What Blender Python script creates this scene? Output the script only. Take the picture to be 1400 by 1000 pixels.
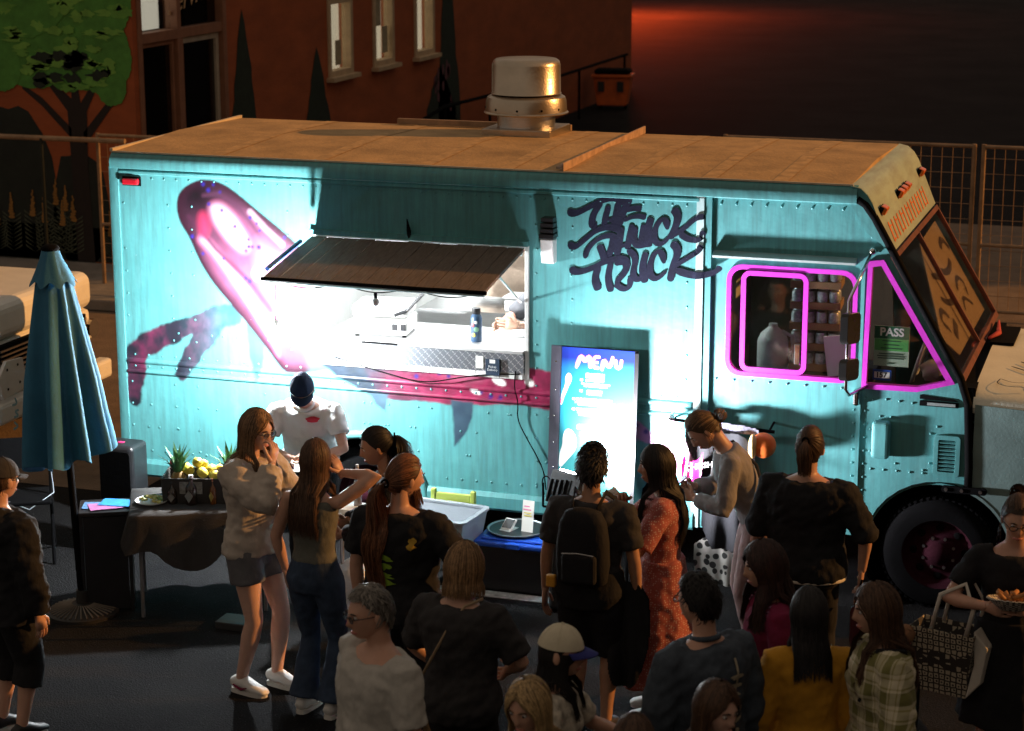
import bpy, bmesh, math, random
import numpy as np
from mathutils import Vector, Matrix, noise
from mathutils.geometry import tessellate_polygon
from mathutils.bvhtree import BVHTree

for o in list(bpy.data.objects): bpy.data.objects.remove(o)
S = bpy.context.scene
C = S.collection
R = math.radians
rnd = random.Random(7)

# ------------------------------------------------------------------ camera, night sky, light, exposure
cd = bpy.data.cameras.new('camera'); cam = bpy.data.objects.new('camera', cd); C.objects.link(cam)
cam.location = (4.0, -13.22, 4.8); cam.rotation_euler = (R(90-13.52), R(0.09), R(18.37))
cd.sensor_width = 36; cd.lens = 36*2850/1400; cd.clip_end = 600
cd.dof.use_dof = True; cd.dof.focus_distance = 13.3; cd.dof.aperture_fstop = 3.5
S.camera = cam
W = bpy.data.worlds.new('World'); S.world = W; W.use_nodes = True
bg = W.node_tree.nodes['Background']
bg.inputs[0].default_value = (1.0, .82, .66, 1); bg.inputs[1].default_value = .24
sl = bpy.data.lights.new('sodium_sun', 'SUN'); sun = bpy.data.objects.new('sodium_sun', sl); C.objects.link(sun)
sl.energy = 3.3; sl.angle = R(.6); sl.color = (1, .46, .13)
_a, _e = R(20), R(20)
sun.rotation_euler = Vector((math.cos(_e)*math.cos(_a), math.cos(_e)*math.sin(_a), math.sin(_e))).to_track_quat('Z', 'Y').to_euler()
S.view_settings.view_transform = 'Standard'; S.view_settings.look = 'None'
S.view_settings.exposure = 0; S.view_settings.gamma = 1
S.render.engine = 'CYCLES'
S.cycles.max_bounces = 6; S.cycles.transparent_max_bounces = 10

# ------------------------------------------------------------------ helpers
def link(o, parent=None):
    C.objects.link(o)
    if parent is not None: o.parent = parent
    return o
def tag(o, label, cat, group=None):
    o['label'] = label; o['category'] = cat
    if group: o['group'] = group
    return o
def thing(name, label, cat, loc=(0, 0, 0), rz=0, group=None):
    o = bpy.data.objects.new(name, None); C.objects.link(o)
    o.empty_display_size = .1
    o.location = loc; o.rotation_euler = (0, 0, R(rz))
    return tag(o, label, cat, group)
def struct(o):
    o['kind'] = 'structure'; return o
def stuff(o):
    o['kind'] = 'stuff'; return o

class MB:
    def __init__(s): s.v = []; s.f = []
    def add(s, v, f):
        n = len(s.v); s.v += [tuple(p) for p in v]; s.f += [tuple(i+n for i in q) for q in f]; return s
    def box(s, c, d, rz=0, rot=None):
        x, y, z = d[0]/2, d[1]/2, d[2]/2
        M = rot if rot is not None else Matrix.Rotation(rz, 3, 'Z')
        P = [Vector(c)+M @ Vector((sx*x, sy*y, sz*z)) for sz in (-1, 1) for sy in (-1, 1) for sx in (-1, 1)]
        return s.add(P, [(0,2,3,1),(4,5,7,6),(0,1,5,4),(2,6,7,3),(0,4,6,2),(1,3,7,5)])
    def b(s, x0, x1, y0, y1, z0, z1):
        return s.box(((x0+x1)/2, (y0+y1)/2, (z0+z1)/2), (x1-x0, y1-y0, z1-z0))
    def tube(s, path, rad, n=10, ell=1., up=None, caps=True):
        P = [Vector(p) for p in path]; m = len(P)
        if not hasattr(rad, '__len__'): rad = [rad]*m
        t0 = (P[1]-P[0]).normalized()
        a = Vector(up) if up else (Vector((0, 0, 1)) if abs(t0.z) < .9 else Vector((1, 0, 0)))
        base = len(s.v); V = []; F = []
        for i in range(m):
            t = (P[min(i+1, m-1)]-P[max(i-1, 0)]).normalized()
            e1 = (a-t*a.dot(t))
            if e1.length < 1e-6: e1 = t.orthogonal()
            e1.normalize(); a = e1; e2 = t.cross(e1)
            r = rad[i]
            r1, r2 = r if hasattr(r, '__len__') else (r, r*ell)
            for k in range(n):
                w = 2*math.pi*k/n
                V.append(P[i]+e1*(math.cos(w)*r1)+e2*(math.sin(w)*r2))
        for i in range(m-1):
            for k in range(n):
                F.append((i*n+k, i*n+(k+1) % n, (i+1)*n+(k+1) % n, (i+1)*n+k))
        if caps: F += [tuple(range(n-1, -1, -1)), tuple((m-1)*n+k for k in range(n))]
        return s.add(V, F)
    def rings(s, R_, n=20):              # list of (center, rx, ry) horizontal ellipses or with frame fn
        V = []; F = []; m = len(R_)
        for (c, rx, ry) in R_:
            for k in range(n):
                w = 2*math.pi*k/n; V.append((c[0]+rx*math.cos(w), c[1]+ry*math.sin(w), c[2]))
        for i in range(m-1):
            for k in range(n): F.append((i*n+k, i*n+(k+1) % n, (i+1)*n+(k+1) % n, (i+1)*n+k))
        F += [tuple(range(n-1, -1, -1)), tuple((m-1)*n+k for k in range(n))]
        return s.add(V, F)
    def lathe(s, prof, c=(0, 0, 0), n=32, rot=None, caps=True):
        V = []; F = []; m = len(prof); M = rot or Matrix.Identity(3)
        for r, z in prof:
            for k in range(n):
                w = 2*math.pi*k/n
                V.append(Vector(c)+M @ Vector((r*math.cos(w), r*math.sin(w), z)))
        for i in range(m-1):
            for k in range(n): F.append((i*n+k, i*n+(k+1) % n, (i+1)*n+(k+1) % n, (i+1)*n+k))
        if caps and prof[0][0] > 1e-4: F.append(tuple(range(n-1, -1, -1)))
        if caps and prof[-1][0] > 1e-4: F.append(tuple((m-1)*n+k for k in range(n)))
        return s.add(V, F)
    def plate(s, outer, holes, fn, d0, d1):      # polygon with holes, fn(u, v, d) -> 3D
        loops = [outer]+list(holes)
        tr = tessellate_polygon([[Vector((p[0], p[1], 0)) for p in l] for l in loops])
        pts = [p for l in loops for p in l]; n = len(pts)
        V = [fn(p[0], p[1], d0) for p in pts]+[fn(p[0], p[1], d1) for p in pts]
        F = [tuple(t) for t in tr]+[tuple(i+n for i in reversed(t)) for t in tr]
        k = 0
        for l in loops:
            q = len(l)
            for i in range(q):
                a, b = k+i, k+(i+1) % q; F.append((a, b, b+n, a+n))
            k += q
        return s.add(V, F)
    def xz(s, outer, y0, y1, holes=()):
        return s.plate(outer, holes, lambda u, v, d: (u, d, v), y0, y1)
    def extr(s, prof, y0, y1):                  # open profile (x,z) swept along y
        n = len(prof)
        return s.add([(x, y0, z) for x, z in prof]+[(x, y1, z) for x, z in prof], [(i, i+1, n+i+1, n+i) for i in range(n-1)])
    def extx(s, prof, x0, x1):                  # closed profile (y,z) swept along x
        n = len(prof)
        return s.add([(x0, y, z) for y, z in prof]+[(x1, y, z) for y, z in prof],
                     [(i, (i+1) % n, n+(i+1) % n, n+i) for i in range(n)]+[tuple(range(n-1, -1, -1)), tuple(range(n, 2*n))])
    def ball(s, c, r, n=12, m=8, M=None):
        r = r if hasattr(r, '__len__') else (r, r, r)
        V = []; F = []; M = M or Matrix.Identity(3)
        for i in range(m+1):
            t = math.pi*i/m
            for k in range(n):
                w = 2*math.pi*k/n
                V.append(Vector(c)+M @ Vector((r[0]*math.sin(t)*math.cos(w), r[1]*math.sin(t)*math.sin(w), -r[2]*math.cos(t))))
        for i in range(m):
            for k in range(n): F.append((i*n+k, i*n+(k+1) % n, (i+1)*n+(k+1) % n, (i+1)*n+k))
        return s.add(V, F)
    def build(s, name, mat, parent=None, smooth=False, bevel=0, seg=2, clean=True):
        me = bpy.data.meshes.new(name); me.from_pydata(s.v, [], s.f)
        bm = bmesh.new(); bm.from_mesh(me)
        if clean: bmesh.ops.remove_doubles(bm, verts=bm.verts, dist=1e-5)
        bmesh.ops.recalc_face_normals(bm, faces=bm.faces)
        bm.to_mesh(me); bm.free()
        if smooth: me.polygons.foreach_set('use_smooth', [True]*len(me.polygons))
        me.materials.append(mat)
        o = link(bpy.data.objects.new(name, me), parent)
        if bevel:
            md = o.modifiers.new('bevel', 'BEVEL'); md.width = bevel; md.segments = seg; md.limit_method = 'ANGLE'; md.angle_limit = R(35)
        if smooth == 'auto':
            me.set_sharp_from_angle(angle=R(40))
        return o

def copy_tree(o, parent=None):
    c = o.copy(); C.objects.link(c); c.parent = parent
    for ch in list(o.children): copy_tree(ch, c)
    return c

# ------------------------------------------------------------------ materials
def nd(nt, t, **k):
    n = nt.nodes.new(t)
    for a, v in k.items(): setattr(n, a, v)
    return n
_mc = {}
def mat(name, col, rough=.6, metal=0., var=.2, scale=6., bump=.15, bscale=60., dist=.01, emis=None, es=0, sheen=0., spec=.5, coat=0., stretch=None):
    if name in _mc: return _mc[name]
    m = bpy.data.materials.new(name); m.use_nodes = True; nt = m.node_tree; L = nt.links.new
    p = nt.nodes['Principled BSDF']
    tc = nd(nt, 'ShaderNodeTexCoord')
    src = tc.outputs['Object']
    if stretch:
        mp = nd(nt, 'ShaderNodeMapping'); mp.inputs['Scale'].default_value = stretch; L(src, mp.inputs[0]); src = mp.outputs[0]
    n1 = nd(nt, 'ShaderNodeTexNoise'); n1.inputs['Scale'].default_value = scale; n1.inputs['Detail'].default_value = 6; n1.inputs['Roughness'].default_value = .65
    L(src, n1.inputs[0])
    r = nd(nt, 'ShaderNodeValToRGB'); r.color_ramp.elements[0].position = .3; r.color_ramp.elements[1].position = .72
    c = list(col)
    r.color_ramp.elements[0].color = [max(0, x*(1-var)) for x in c]+[1]
    r.color_ramp.elements[1].color = [min(1, x*(1+var*.8)) for x in c]+[1]
    L(n1.outputs[0], r.inputs[0]); L(r.outputs[0], p.inputs['Base Color'])
    p.inputs['Roughness'].default_value = rough; p.inputs['Metallic'].default_value = metal
    p.inputs['Specular IOR Level'].default_value = spec
    if coat: p.inputs['Coat Weight'].default_value = coat
    if sheen: p.inputs['Sheen Weight'].default_value = sheen
    if bump:
        n2 = nd(nt, 'ShaderNodeTexNoise'); n2.inputs['Scale'].default_value = bscale; n2.inputs['Detail'].default_value = 4
        L(src, n2.inputs[0]); b = nd(nt, 'ShaderNodeBump'); b.inputs['Strength'].default_value = bump; b.inputs['Distance'].default_value = dist
        L(n2.outputs[0], b.inputs['Height']); L(b.outputs[0], p.inputs['Normal'])
    if emis:
        p.inputs['Emission Color'].default_value = (*emis, 1); p.inputs['Emission Strength'].default_value = es
    _mc[name] = m; return m
def glass(name, tint=(.8, .85, .85), refl=.12, rough=.03):
    if name in _mc: return _mc[name]
    m = bpy.data.materials.new(name); m.use_nodes = True; nt = m.node_tree; L = nt.links.new
    nt.nodes.remove(nt.nodes['Principled BSDF'])
    t = nd(nt, 'ShaderNodeBsdfTransparent'); t.inputs[0].default_value = (*tint, 1)
    g = nd(nt, 'ShaderNodeBsdfGlossy'); g.inputs['Roughness'].default_value = rough
    mx = nd(nt, 'ShaderNodeMixShader'); fr = nd(nt, 'ShaderNodeLayerWeight'); fr.inputs[0].default_value = .25
    ad = nd(nt, 'ShaderNodeMath', operation='MULTIPLY_ADD'); ad.inputs[1].default_value = .5; ad.inputs[2].default_value = refl
    L(fr.outputs['Fresnel'], ad.inputs[0]); L(ad.outputs[0], mx.inputs[0])
    L(t.outputs[0], mx.inputs[1]); L(g.outputs[0], mx.inputs[2]); L(mx.outputs[0], nt.nodes['Material Output'].inputs[0])
    _mc[name] = m; return m

TEAL = (.085, .32, .33)
def teal_material(name, mural=False, col=TEAL):
    m = bpy.data.materials.new(name); m.use_nodes = True; nt = m.node_tree; L = nt.links.new
    p = nt.nodes['Principled BSDF']; tc = nd(nt, 'ShaderNodeTexCoord')
    def noise_(sc, st=None, det=6):
        n = nd(nt, 'ShaderNodeTexNoise'); n.inputs['Scale'].default_value = sc; n.inputs['Detail'].default_value = det; n.inputs['Roughness'].default_value = .65
        if st:
            mp = nd(nt, 'ShaderNodeMapping'); mp.inputs['Scale'].default_value = st; L(tc.outputs['Object'], mp.inputs[0]); L(mp.outputs[0], n.inputs[0])
        else: L(tc.outputs['Object'], n.inputs[0])
        return n
    def ramp(n, a, b, c0, c1):
        r = nd(nt, 'ShaderNodeValToRGB'); e = r.color_ramp.elements; e[0].position = a; e[1].position = b; e[0].color = c0; e[1].color = c1
        L(n.outputs[0], r.inputs[0]); return r
    def mix(f, a, b, bt='MIX'):
        x = nd(nt, 'ShaderNodeMix', data_type='RGBA', blend_type=bt)
        for s, i in ((f, 0), (a, 6), (b, 7)):
            if hasattr(s, 'outputs'): L(s.outputs[0], x.inputs[i])
            elif hasattr(s, 'is_output'): L(s, x.inputs[i])
            else: x.inputs[i].default_value = s
        return x.outputs[2]
    big = ramp(noise_(1.6), .3, .75, (*[c*.85 for c in col], 1), (*[min(1, c*1.15+.02) for c in col], 1))
    streak = ramp(noise_(3., (9, 1, .7)), .40, .72, (0, 0, 0, 1), (.85, .85, .85, 1))
    c1 = mix(streak, big, (col[0]*.7+.01, col[1]*.62, col[2]*.62, 1))
    pale = ramp(noise_(2.3, (1.5, 1, .8)), .6, .8, (0, 0, 0, 1), (.22, .22, .22, 1))
    c1 = mix(pale, c1, (.3, .55, .56, 1))
    if mural:
        at = nd(nt, 'ShaderNodeAttribute', attribute_name='mural')
        fac = at.outputs['Alpha']
        x = nd(nt, 'ShaderNodeMix', data_type='RGBA'); L(fac, x.inputs[0]); L(c1, x.inputs[6]); L(at.outputs['Color'], x.inputs[7]); c1 = x.outputs[2]
    scr = ramp(noise_(26., (1, 1, 1.6), 8), .70, .74, (0, 0, 0, 1), (.6, .6, .6, 1))
    c1 = mix(scr, c1, (.55, .6, .58, 1))
    L(c1, p.inputs['Base Color']); p.inputs['Roughness'].default_value = .42
    b = nd(nt, 'ShaderNodeBump'); b.inputs['Strength'].default_value = .18; b.inputs['Distance'].default_value = .03
    L(noise_(5., None, 3).outputs[0], b.inputs['Height']); L(b.outputs[0], p.inputs['Normal'])
    return m
m_teal = teal_material('teal paint')
m_mural = teal_material('teal paint with airbrushed mural', True)
m_paleteal = teal_material('pale weathered paint', col=(.36, .47, .40))
m_black = mat('black rubber', (.0035, .0035, .004), .9, var=.3, spec=.08)
m_blackp = mat('black plastic', (.014, .014, .016), .38, var=.3, bump=.05)
m_steel = mat('brushed steel', (.55, .55, .55), .3, 1., var=.12, scale=14, stretch=(1, 1, 12))
m_alu = mat('aluminium trim', (.42, .5, .5), .4, .6, var=.15)
m_white = mat('white enamel', (.75, .75, .73), .35, var=.06)
m_galv = mat('galvanised fan metal', (.5, .42, .32), .3, .9, var=.12, scale=5)
m_mag = mat('magenta gasket paint', (.55, .035, .5), .4, var=.15)
m_chrome = mat('chrome', (.75, .75, .75), .12, 1., var=.05, bump=.02)
m_wood = mat('weathered awning plank', (.15, .11, .085), .75, var=.45, scale=9, bump=.5, bscale=40, stretch=(14, 1.2, 1))
m_amber = mat('amber lens', (.8, .16, .01), .25, var=.2, coat=.5)
m_redlens = mat('red lens', (.45, .01, .02), .25, var=.2, coat=.5)
m_roof = mat('tan roof coating', (.46, .29, .13), .85, var=.35, scale=2.5, bump=.5, bscale=35)
m_dark = mat('dark interior', (.03, .028, .026), .8)
m_inwall = mat('interior lining', (.62, .62, .6), .4, var=.08)
m_ink = mat('ink blue paint', (.008, .009, .024), .75, var=.35, scale=14, spec=.15)
m_paper = mat('paper', (.78, .77, .72), .8, var=.05, bump=0)
m_glass = glass('window glass', (.9, .92, .92), .05)

# ------------------------------------------------------------------ ground, pavement, building, fences
def asphalt():
    m = bpy.data.materials.new('asphalt'); m.use_nodes = True; nt = m.node_tree; L = nt.links.new; p = nt.nodes['Principled BSDF']
    tc = nd(nt, 'ShaderNodeTexCoord')
    def N(s, d=8):
        n = nd(nt, 'ShaderNodeTexNoise'); n.inputs['Scale'].default_value = s; n.inputs['Detail'].default_value = d; n.inputs['Roughness'].default_value = .7; L(tc.outputs['Object'], n.inputs[0]); return n
    def Rm(n, a, b, c0, c1):
        r = nd(nt, 'ShaderNodeValToRGB'); e = r.color_ramp.elements; e[0].position = a; e[1].position = b; e[0].color = (*c0, 1); e[1].color = (*c1, 1); L(n.outputs[0], r.inputs[0]); return r
    a = Rm(N(.5), .35, .7, (.011, .011, .012), (.022, .0215, .021))
    g = Rm(N(110, 3), .64, .70, (0, 0, 0), (1, 1, 1))
    x = nd(nt, 'ShaderNodeMix', data_type='RGBA'); L(g.outputs[0], x.inputs[0]); L(a.outputs[0], x.inputs[6]); x.inputs[7].default_value = (.17, .17, .18, 1)
    L(x.outputs[2], p.inputs['Base Color']); p.inputs['Roughness'].default_value = .82; p.inputs['Specular IOR Level'].default_value = .02
    v = nd(nt, 'ShaderNodeTexVoronoi'); v.inputs['Scale'].default_value = 90; L(tc.outputs['Object'], v.inputs[0])
    b = nd(nt, 'ShaderNodeBump'); b.inputs['Strength'].default_value = .7; b.inputs['Distance'].default_value = .006
    L(v.outputs['Distance'], b.inputs['Height']); L(b.outputs[0], p.inputs['Normal']); return m
m_asph = asphalt()
g = MB(); g.add([(-160, -60, 0), (160, -60, 0), (160, 260, 0), (-160, 260, 0)], [(0, 1, 2, 3)])
struct(g.build('ground', m_asph))
m_line = mat('worn white road paint', (.5, .5, .48), .8, var=.5, scale=18)
struct(MB().b(-1.6, 1.1, -.66, -.55, .001, .005).build('painted_line', m_line))
m_conc = mat('concrete', (.25, .22, .19), .9, var=.3, scale=3, bump=.4)
struct(MB().b(-22, -6.3, 6.75, 8.7, 0, .13).build('pavement', m_conc, bevel=.02))

m_orange = mat('orange brown painted brick', (.34, .078, .020), .8, var=.25, scale=1.2, bump=.35, bscale=14, stretch=(1, 1, 3))
m_frame = mat('brown window frame', (.25, .11, .06), .6)
m_creamf = mat('cream window frame', (.5, .36, .22), .6)
bl = thing('orange_building', 'orange brown corner building with tree mural and glazed entrance behind the truck', 'building', (-7.95, 8.7, 0))
bx = -7.95
def BL(x, y, z): return (x+7.95, y-8.7, z)
def yz(mb, outer, x0, x1, holes=()): return mb.plate(outer, holes, lambda u, v, d: BL(d, u, v), x0, x1)
door_h = [(8.80, .15), (11.15, .15), (11.15, 4.4), (8.80, 4.4)]
wins = [(14.4, 15.3), (16.1, 16.95), (17.83, 18.72)]
holes = [door_h]+[[(a, 1.82), (b, 1.82), (b, 3.9), (a, 3.9)] for a, b in wins]
yz(MB(), [(8.7, 0), (31, 0), (31, 6.5), (8.7, 6.5)], bx, bx-.3, holes).build('side_wall', m_orange, bl)
MB().add([BL(-22, 8.7, 0), BL(-8.26, 8.7, 0), BL(-8.26, 8.7, 6.5), BL(-22, 8.7, 6.5), BL(-22, 8.9, 0), BL(-8.26, 8.9, 0), BL(-8.26, 8.9, 6.5), BL(-22, 8.9, 6.5)],
         [(0, 1, 2, 3), (4, 7, 6, 5), (0, 3, 7, 4), (1, 5, 6, 2), (3, 2, 6, 7)]).build('front_wall', m_orange, bl)
MB().b(-.32, -.004, -.002, .09, 0, 6.5).build('corner_pier', m_orange, bl)
m_lit = mat('lit blind', (.7, .64, .5), .8, emis=(1., .85, .6), es=.75, var=.06)
m_litw = mat('lit office wall', (.7, .68, .6), .8, emis=(1., .9, .72), es=.8, var=.06)
m_drk = mat('dark room', (.012, .011, .012), .3)
m_dglass = glass('dark door glass', (.25, .25, .27), .1)
def winframe(y0, y1, z0, z1, w, parent, name, m, x0=bx-.12, x1=bx+.03):
    return yz(MB(), [(y0, z0), (y1, z0), (y1, z1), (y0, z1)], x0, x1, [[(y0+w, z0+w), (y1-w, z0+w), (y1-w, z1-w), (y0+w, z1-w)]]).build(name, m, parent, bevel=.008)
m_poster = mat('posted notice', (.35, .3, .2), .8, var=.4, scale=30)
for i, (a, b) in enumerate(wins):
    fr = winframe(a+.003, b-.003, 1.823, 3.897, .09, bl, 'window', m_creamf)
    yz(MB(), [(a+.08, 2.86), (b-.08, 2.86), (b-.08, 2.94), (a+.08, 2.94)], bx-.1, bx+.02).build('sash_bar', m_creamf, fr)
    yz(MB(), [(a+.05, 1.87), (b-.05, 1.87), (b-.05, 3.85), (a+.05, 3.85)], bx-.06, bx-.065).build('pane', m_glass, fr)
    MB().add([BL(bx-.2, a, 1.8), BL(bx-.2, b, 1.8), BL(bx-.2, b, 3.9), BL(bx-.2, a, 3.9)], [(0, 1, 2, 3)]).build('lit_blind', m_lit, fr)
    MB().box(BL(bx+.05, (a+b)/2, 1.80), (.14, b-a+.12, .06)).build('sill', m_creamf, fr)
    for yy, zz, h in ([(a+.5, 2.15, .36)], [(a+.35, 2.62, .4), (a+.62, 2.2, .4)], [])[i]:
        MB().box(BL(bx-.05, yy, zz), (.004, .22, h)).build('notice', m_poster, fr)
# entrance
ent = winframe(8.803, 11.147, .153, 4.397, .1, bl, 'entrance_frame', m_frame, bx-.2, bx+.02)
for (y0, y1, z0, z1) in ((8.9, 11.05, 2.74, 2.86), (9.83, 9.97, .25, 2.74), (9.83, 9.93, 2.86, 4.3)):
    yz(MB(), [(y0, z0), (y1, z0), (y1, z1), (y0, z1)], bx-.16, bx+.0).build('mullion', m_frame, ent, bevel=.006)
MB().add([BL(bx-.25, 8.9, 2.86), BL(bx-.25, 9.83, 2.86), BL(bx-.25, 9.83, 4.3), BL(bx-.25, 8.9, 4.3)], [(0, 1, 2, 3)]).build('lit_panel', m_litw, ent)
MB().add([BL(bx-.6, 8.7, .1), BL(bx-.6, 11.2, .1), BL(bx-.6, 11.2, 4.4), BL(bx-.6, 8.7, 4.4)], [(0, 1, 2, 3)]).build('dark_hall', m_drk, ent)
for (y0, y1, z0, z1) in ((8.9, 9.83, .25, 2.74), (9.97, 11.05, .25, 2.74), (9.93, 11.05, 2.86, 4.3), (8.9, 9.83, 2.86, 4.3)):
    yz(MB(), [(y0, z0), (y1, z0), (y1, z1), (y0, z1)], bx-.09, bx-.095).build('pane', m_dglass if y0 > 8.95 or z0 < 1 else m_glass, ent)
winframe(9.98, 11.04, .26, 2.73, .07, ent, 'door_leaf', mat('pale door frame', (.42, .36, .28), .5), bx-.13, bx-.05)
winframe(8.91, 9.82, .26, 2.73, .05, ent, 'door_leaf', m_frame, bx-.13, bx-.05)

def text_mesh(txt, size, fn, name, m, parent, ext=0., shear=0., align='CENTER', spacing=1., offset=0.):
    cu = bpy.data.curves.new(name, 'FONT'); cu.body = txt; cu.size = size; cu.align_x = align; cu.shear = shear; cu.space_character = spacing; cu.offset = offset
    cu.resolution_u = 3
    o = bpy.data.objects.new(name, cu); C.objects.link(o)
    dg = bpy.context.evaluated_depsgraph_get(); me = bpy.data.meshes.new_from_object(o.evaluated_get(dg))
    bpy.data.objects.remove(o)
    for v in me.vertices: v.co = Vector(fn(v.co.x, v.co.y))
    me.name = name; me.materials.clear(); me.materials.append(m)
    return link(bpy.data.objects.new(name, me), parent)
m_gold = mat('gold sign lettering', (.6, .4, .22), .5)
text_mesh('Services', .42, lambda u, v: BL(bx-.08, 10.42+u*.95, 3.12+v+u*.16), 'lettering', m_gold, ent, shear=.3)

struct(MB().add([(-30, .7, .004), (-3.75, .7, .004), (-3.75, 2.5, .004), (14, 2.5, .004), (14, 15.5, .004), (-6.3, 15.5, .004), (-6.3, 6.73, .004), (-30, 6.73, .004)], [(0, 1, 2, 7), (2, 3, 4, 5, 6, 7)]).build('yard', mat('lit brown yard', (.17, .115, .075), .9, var=.35, scale=2.5, bump=.8, bscale=50)))  # brown of the lamp-lit asphalt put into a lighter sheet over it
# painted mural: flat paint on the walls
m_leafd = mat('mural dark green', (.08, .26, .04), .8, var=.3); m_leafl = mat('mural light green', (.17, .38, .06), .8, var=.25)
m_trunk = mat('mural trunk brown', (.018, .010, .008), .8); m_cyp = mat('mural cypress green', (.012, .022, .012), .8, var=.4, scale=9)
m_bed = mat('mural shadow green', (.012, .016, .011), .8, var=.4, scale=4); m_lup = mat('mural orange flower', (.32, .15, .03), .8); m_lleaf = mat('mural grey leaf', (.07, .08, .05), .8)
def jag(cx, cz, rx, rz, n, j, rn):
    return [(cx+rx*math.cos(2*math.pi*k/n)*(1+rn.uniform(-j, j)), cz+rz*math.sin(2*math.pi*k/n)*(1+rn.uniform(-j, j))) for k in range(n)]
def wallA(polys, off, name, m, par):
    mb = MB()
    for P in polys: mb.plate(P, [], lambda u, v, d: BL(u, d, v), 8.7-off, 8.7-off+.002)
    return mb.build(name, m, par, clean=False)
rn = random.Random(3)
mt = wallA([jag(-9.6, .9, .55, 1.1, 26, .06, rn), jag(-8.75, .75, .38, .75, 20, .08, rn), jag(-10.6, .8, .6, 1.0, 20, .08, rn), [(-22, .14), (-8.3, .14), (-8.3, .55), (-22, .75)]], .004, 'painted_hedge', m_bed, bl)
tr = [[(-8.82, .14), (-8.58, .14), (-8.62, 1.3), (-8.6, 1.95), (-8.45, 2.25), (-8.5, 2.3), (-8.68, 2.05), (-8.72, 2.4), (-8.78, 2.4), (-8.8, 2.1), (-9.05, 2.3), (-9.1, 2.25), (-8.86, 1.95), (-8.84, 1.3)],
      [(-8.66, 1.7), (-8.3, 2.1), (-8.1, 2.2), (-8.1, 2.15), (-8.28, 2.0), (-8.64, 1.55)], [(-8.82, 1.75), (-9.2, 2.1), (-9.45, 2.25), (-9.46, 2.2), (-9.2, 2.0), (-8.82, 1.62)]]
wallA(tr, .008, 'painted_trunk', m_trunk, bl)
cr = []
for (x, z, rx, rz) in ((-8.75, 3.0, .72, .8), (-9.3, 2.7, .55, .5), (-8.35, 2.6, .38, .45), (-8.9, 3.6, .6, .5), (-9.75, 2.45, .3, .3), (-8.25, 2.25, .2, .22), (-8.35, 3.3, .42, .5), (-9.4, 3.3, .6, .5)):
    cr.append(jag(x, z, rx, rz, 60, .045, rn))
for k, P in enumerate(cr): wallA([P], .011+.0015*k, 'painted_crown', m_leafd, bl)
lf = []
for k in range(70):
    a = rn.uniform(0, 6.28); r = rn.random()**.5
    lf.append(jag(-8.85+math.cos(a)*r*.85, 2.95+math.sin(a)*r*.75, rn.uniform(.07, .17), rn.uniform(.03, .07), 18, .55, rn))
wallA(lf[:40], .024, 'painted_leaves', m_leafl, bl); wallA(lf[40:58], .026, 'painted_leaves', mat('mural mid green', (.13, .33, .05), .8, var=.25), bl)
wallA([jag(-8.3-rn.random()*.9, 2.28+rn.random()*.35, .12, .06, 16, .5, rn) for _ in range(12)], .028, 'painted_leaf_shade', m_cyp, bl)
fl = []; le = []
for (x, h) in ((-9.25, .62), (-9.08, .85), (-8.95, .78), (-8.85, .66), (-9.0, .6), (-9.4, .7), (-8.35, .5), (-9.7, .66), (-9.9, .55)):
    for k in range(9):
        w = .045*(1-k/10); z = h-.02+k*.035
        fl.append(jag(x+rn.uniform(-.01, .01), z, w, .022, 7, .2, rn))
    for k in range(9):
        z = .22+k*(h-.22)/9
        for sg in (-1, 1): le.append([(x, z), (x+sg*.13, z+.09), (x+sg*.12, z+.06)])
stuff(wallA(fl, .014, 'painted_flowers', m_lup, bl)); stuff(wallA(le, .012, 'painted_flower_leaves', m_lleaf, bl))
for (y, w, top) in ((11.62, .58, 2.98), (14.0, .66, 2.30), (19.4, .6, 3.6), (19.0, 1.0, 1.6)):
    P = [(y-w, .14), (y+w, .14)]
    for k in range(1, 15): t = k/14; P.append((y+w*(1-t)**.75*(1+rn.uniform(-.1, .1)), .3+(top-.3)*t))
    for k in range(13, 0, -1): t = k/14; P.append((y-w*(1-t)**.75*(1+rn.uniform(-.1, .1)), .3+(top-.3)*t))
    mb = MB(); mb.plate(P, [], lambda u, v, d: BL(d, u, v), bx+.004, bx+.006); mb.build('painted_cypress', m_cyp, bl, clean=False)
pts = [jag(18.9+rn.uniform(-.5, .6), 1.0+rn.uniform(-.3, .8), .05, .1, 8, .3, rn) for _ in range(14)]
mb = MB()
for P in pts: mb.plate(P, [], lambda u, v, d: BL(d, u, v), bx+.008, bx+.01)
mb.build('painted_blossoms', mat('mural mauve blossom', (.13, .045, .06), .8), bl, clean=False)
hr = thing('handrail', 'dark metal handrail sloping along the ramp beside the orange wall', 'handrail', (-7.5, 13, 0))
MB().tube([(0, 0, .55), (0, 5, 1.05), (0, 9.5, .95), (0, 16, .95)], .03, 8).build('rail', m_black, hr)
for yy, h in ((.2, .57), (2.5, .8), (5, 1.05), (7.2, 1.0), (9.5, .95), (12.5, .95), (15.8, .95)): MB().tube([(0, yy, 0), (0, yy, h)], .025, 8).build('post', m_black, hr)

# added unseen block on the right, keeps the sun off the back of the yard
nb = thing('added_shade_block', 'added unseen brick block that shades the back of the yard', 'building', (16, 20, 0))
MB().b(0, 10, 0, 70, 0, 16).build('wall', mat('dark brick', (.12, .06, .045), .85, var=.3, scale=4), nb); MB().b(-.2, 10.2, -.2, 70.2, 16.003, 16.4).build('parapet', m_conc, nb)
for k in range(10):
    for z in (2.2, 6.2, 10.2): w_ = MB().b(-.05, .02, 2+k*6.6, 4+k*6.6, z, z+2).build('window', m_drk, nb); MB().b(-.12, -.052, 1.9+k*6.6, 4.1+k*6.6, z-.12, z-.005).build('sill', m_conc, w_)

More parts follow.
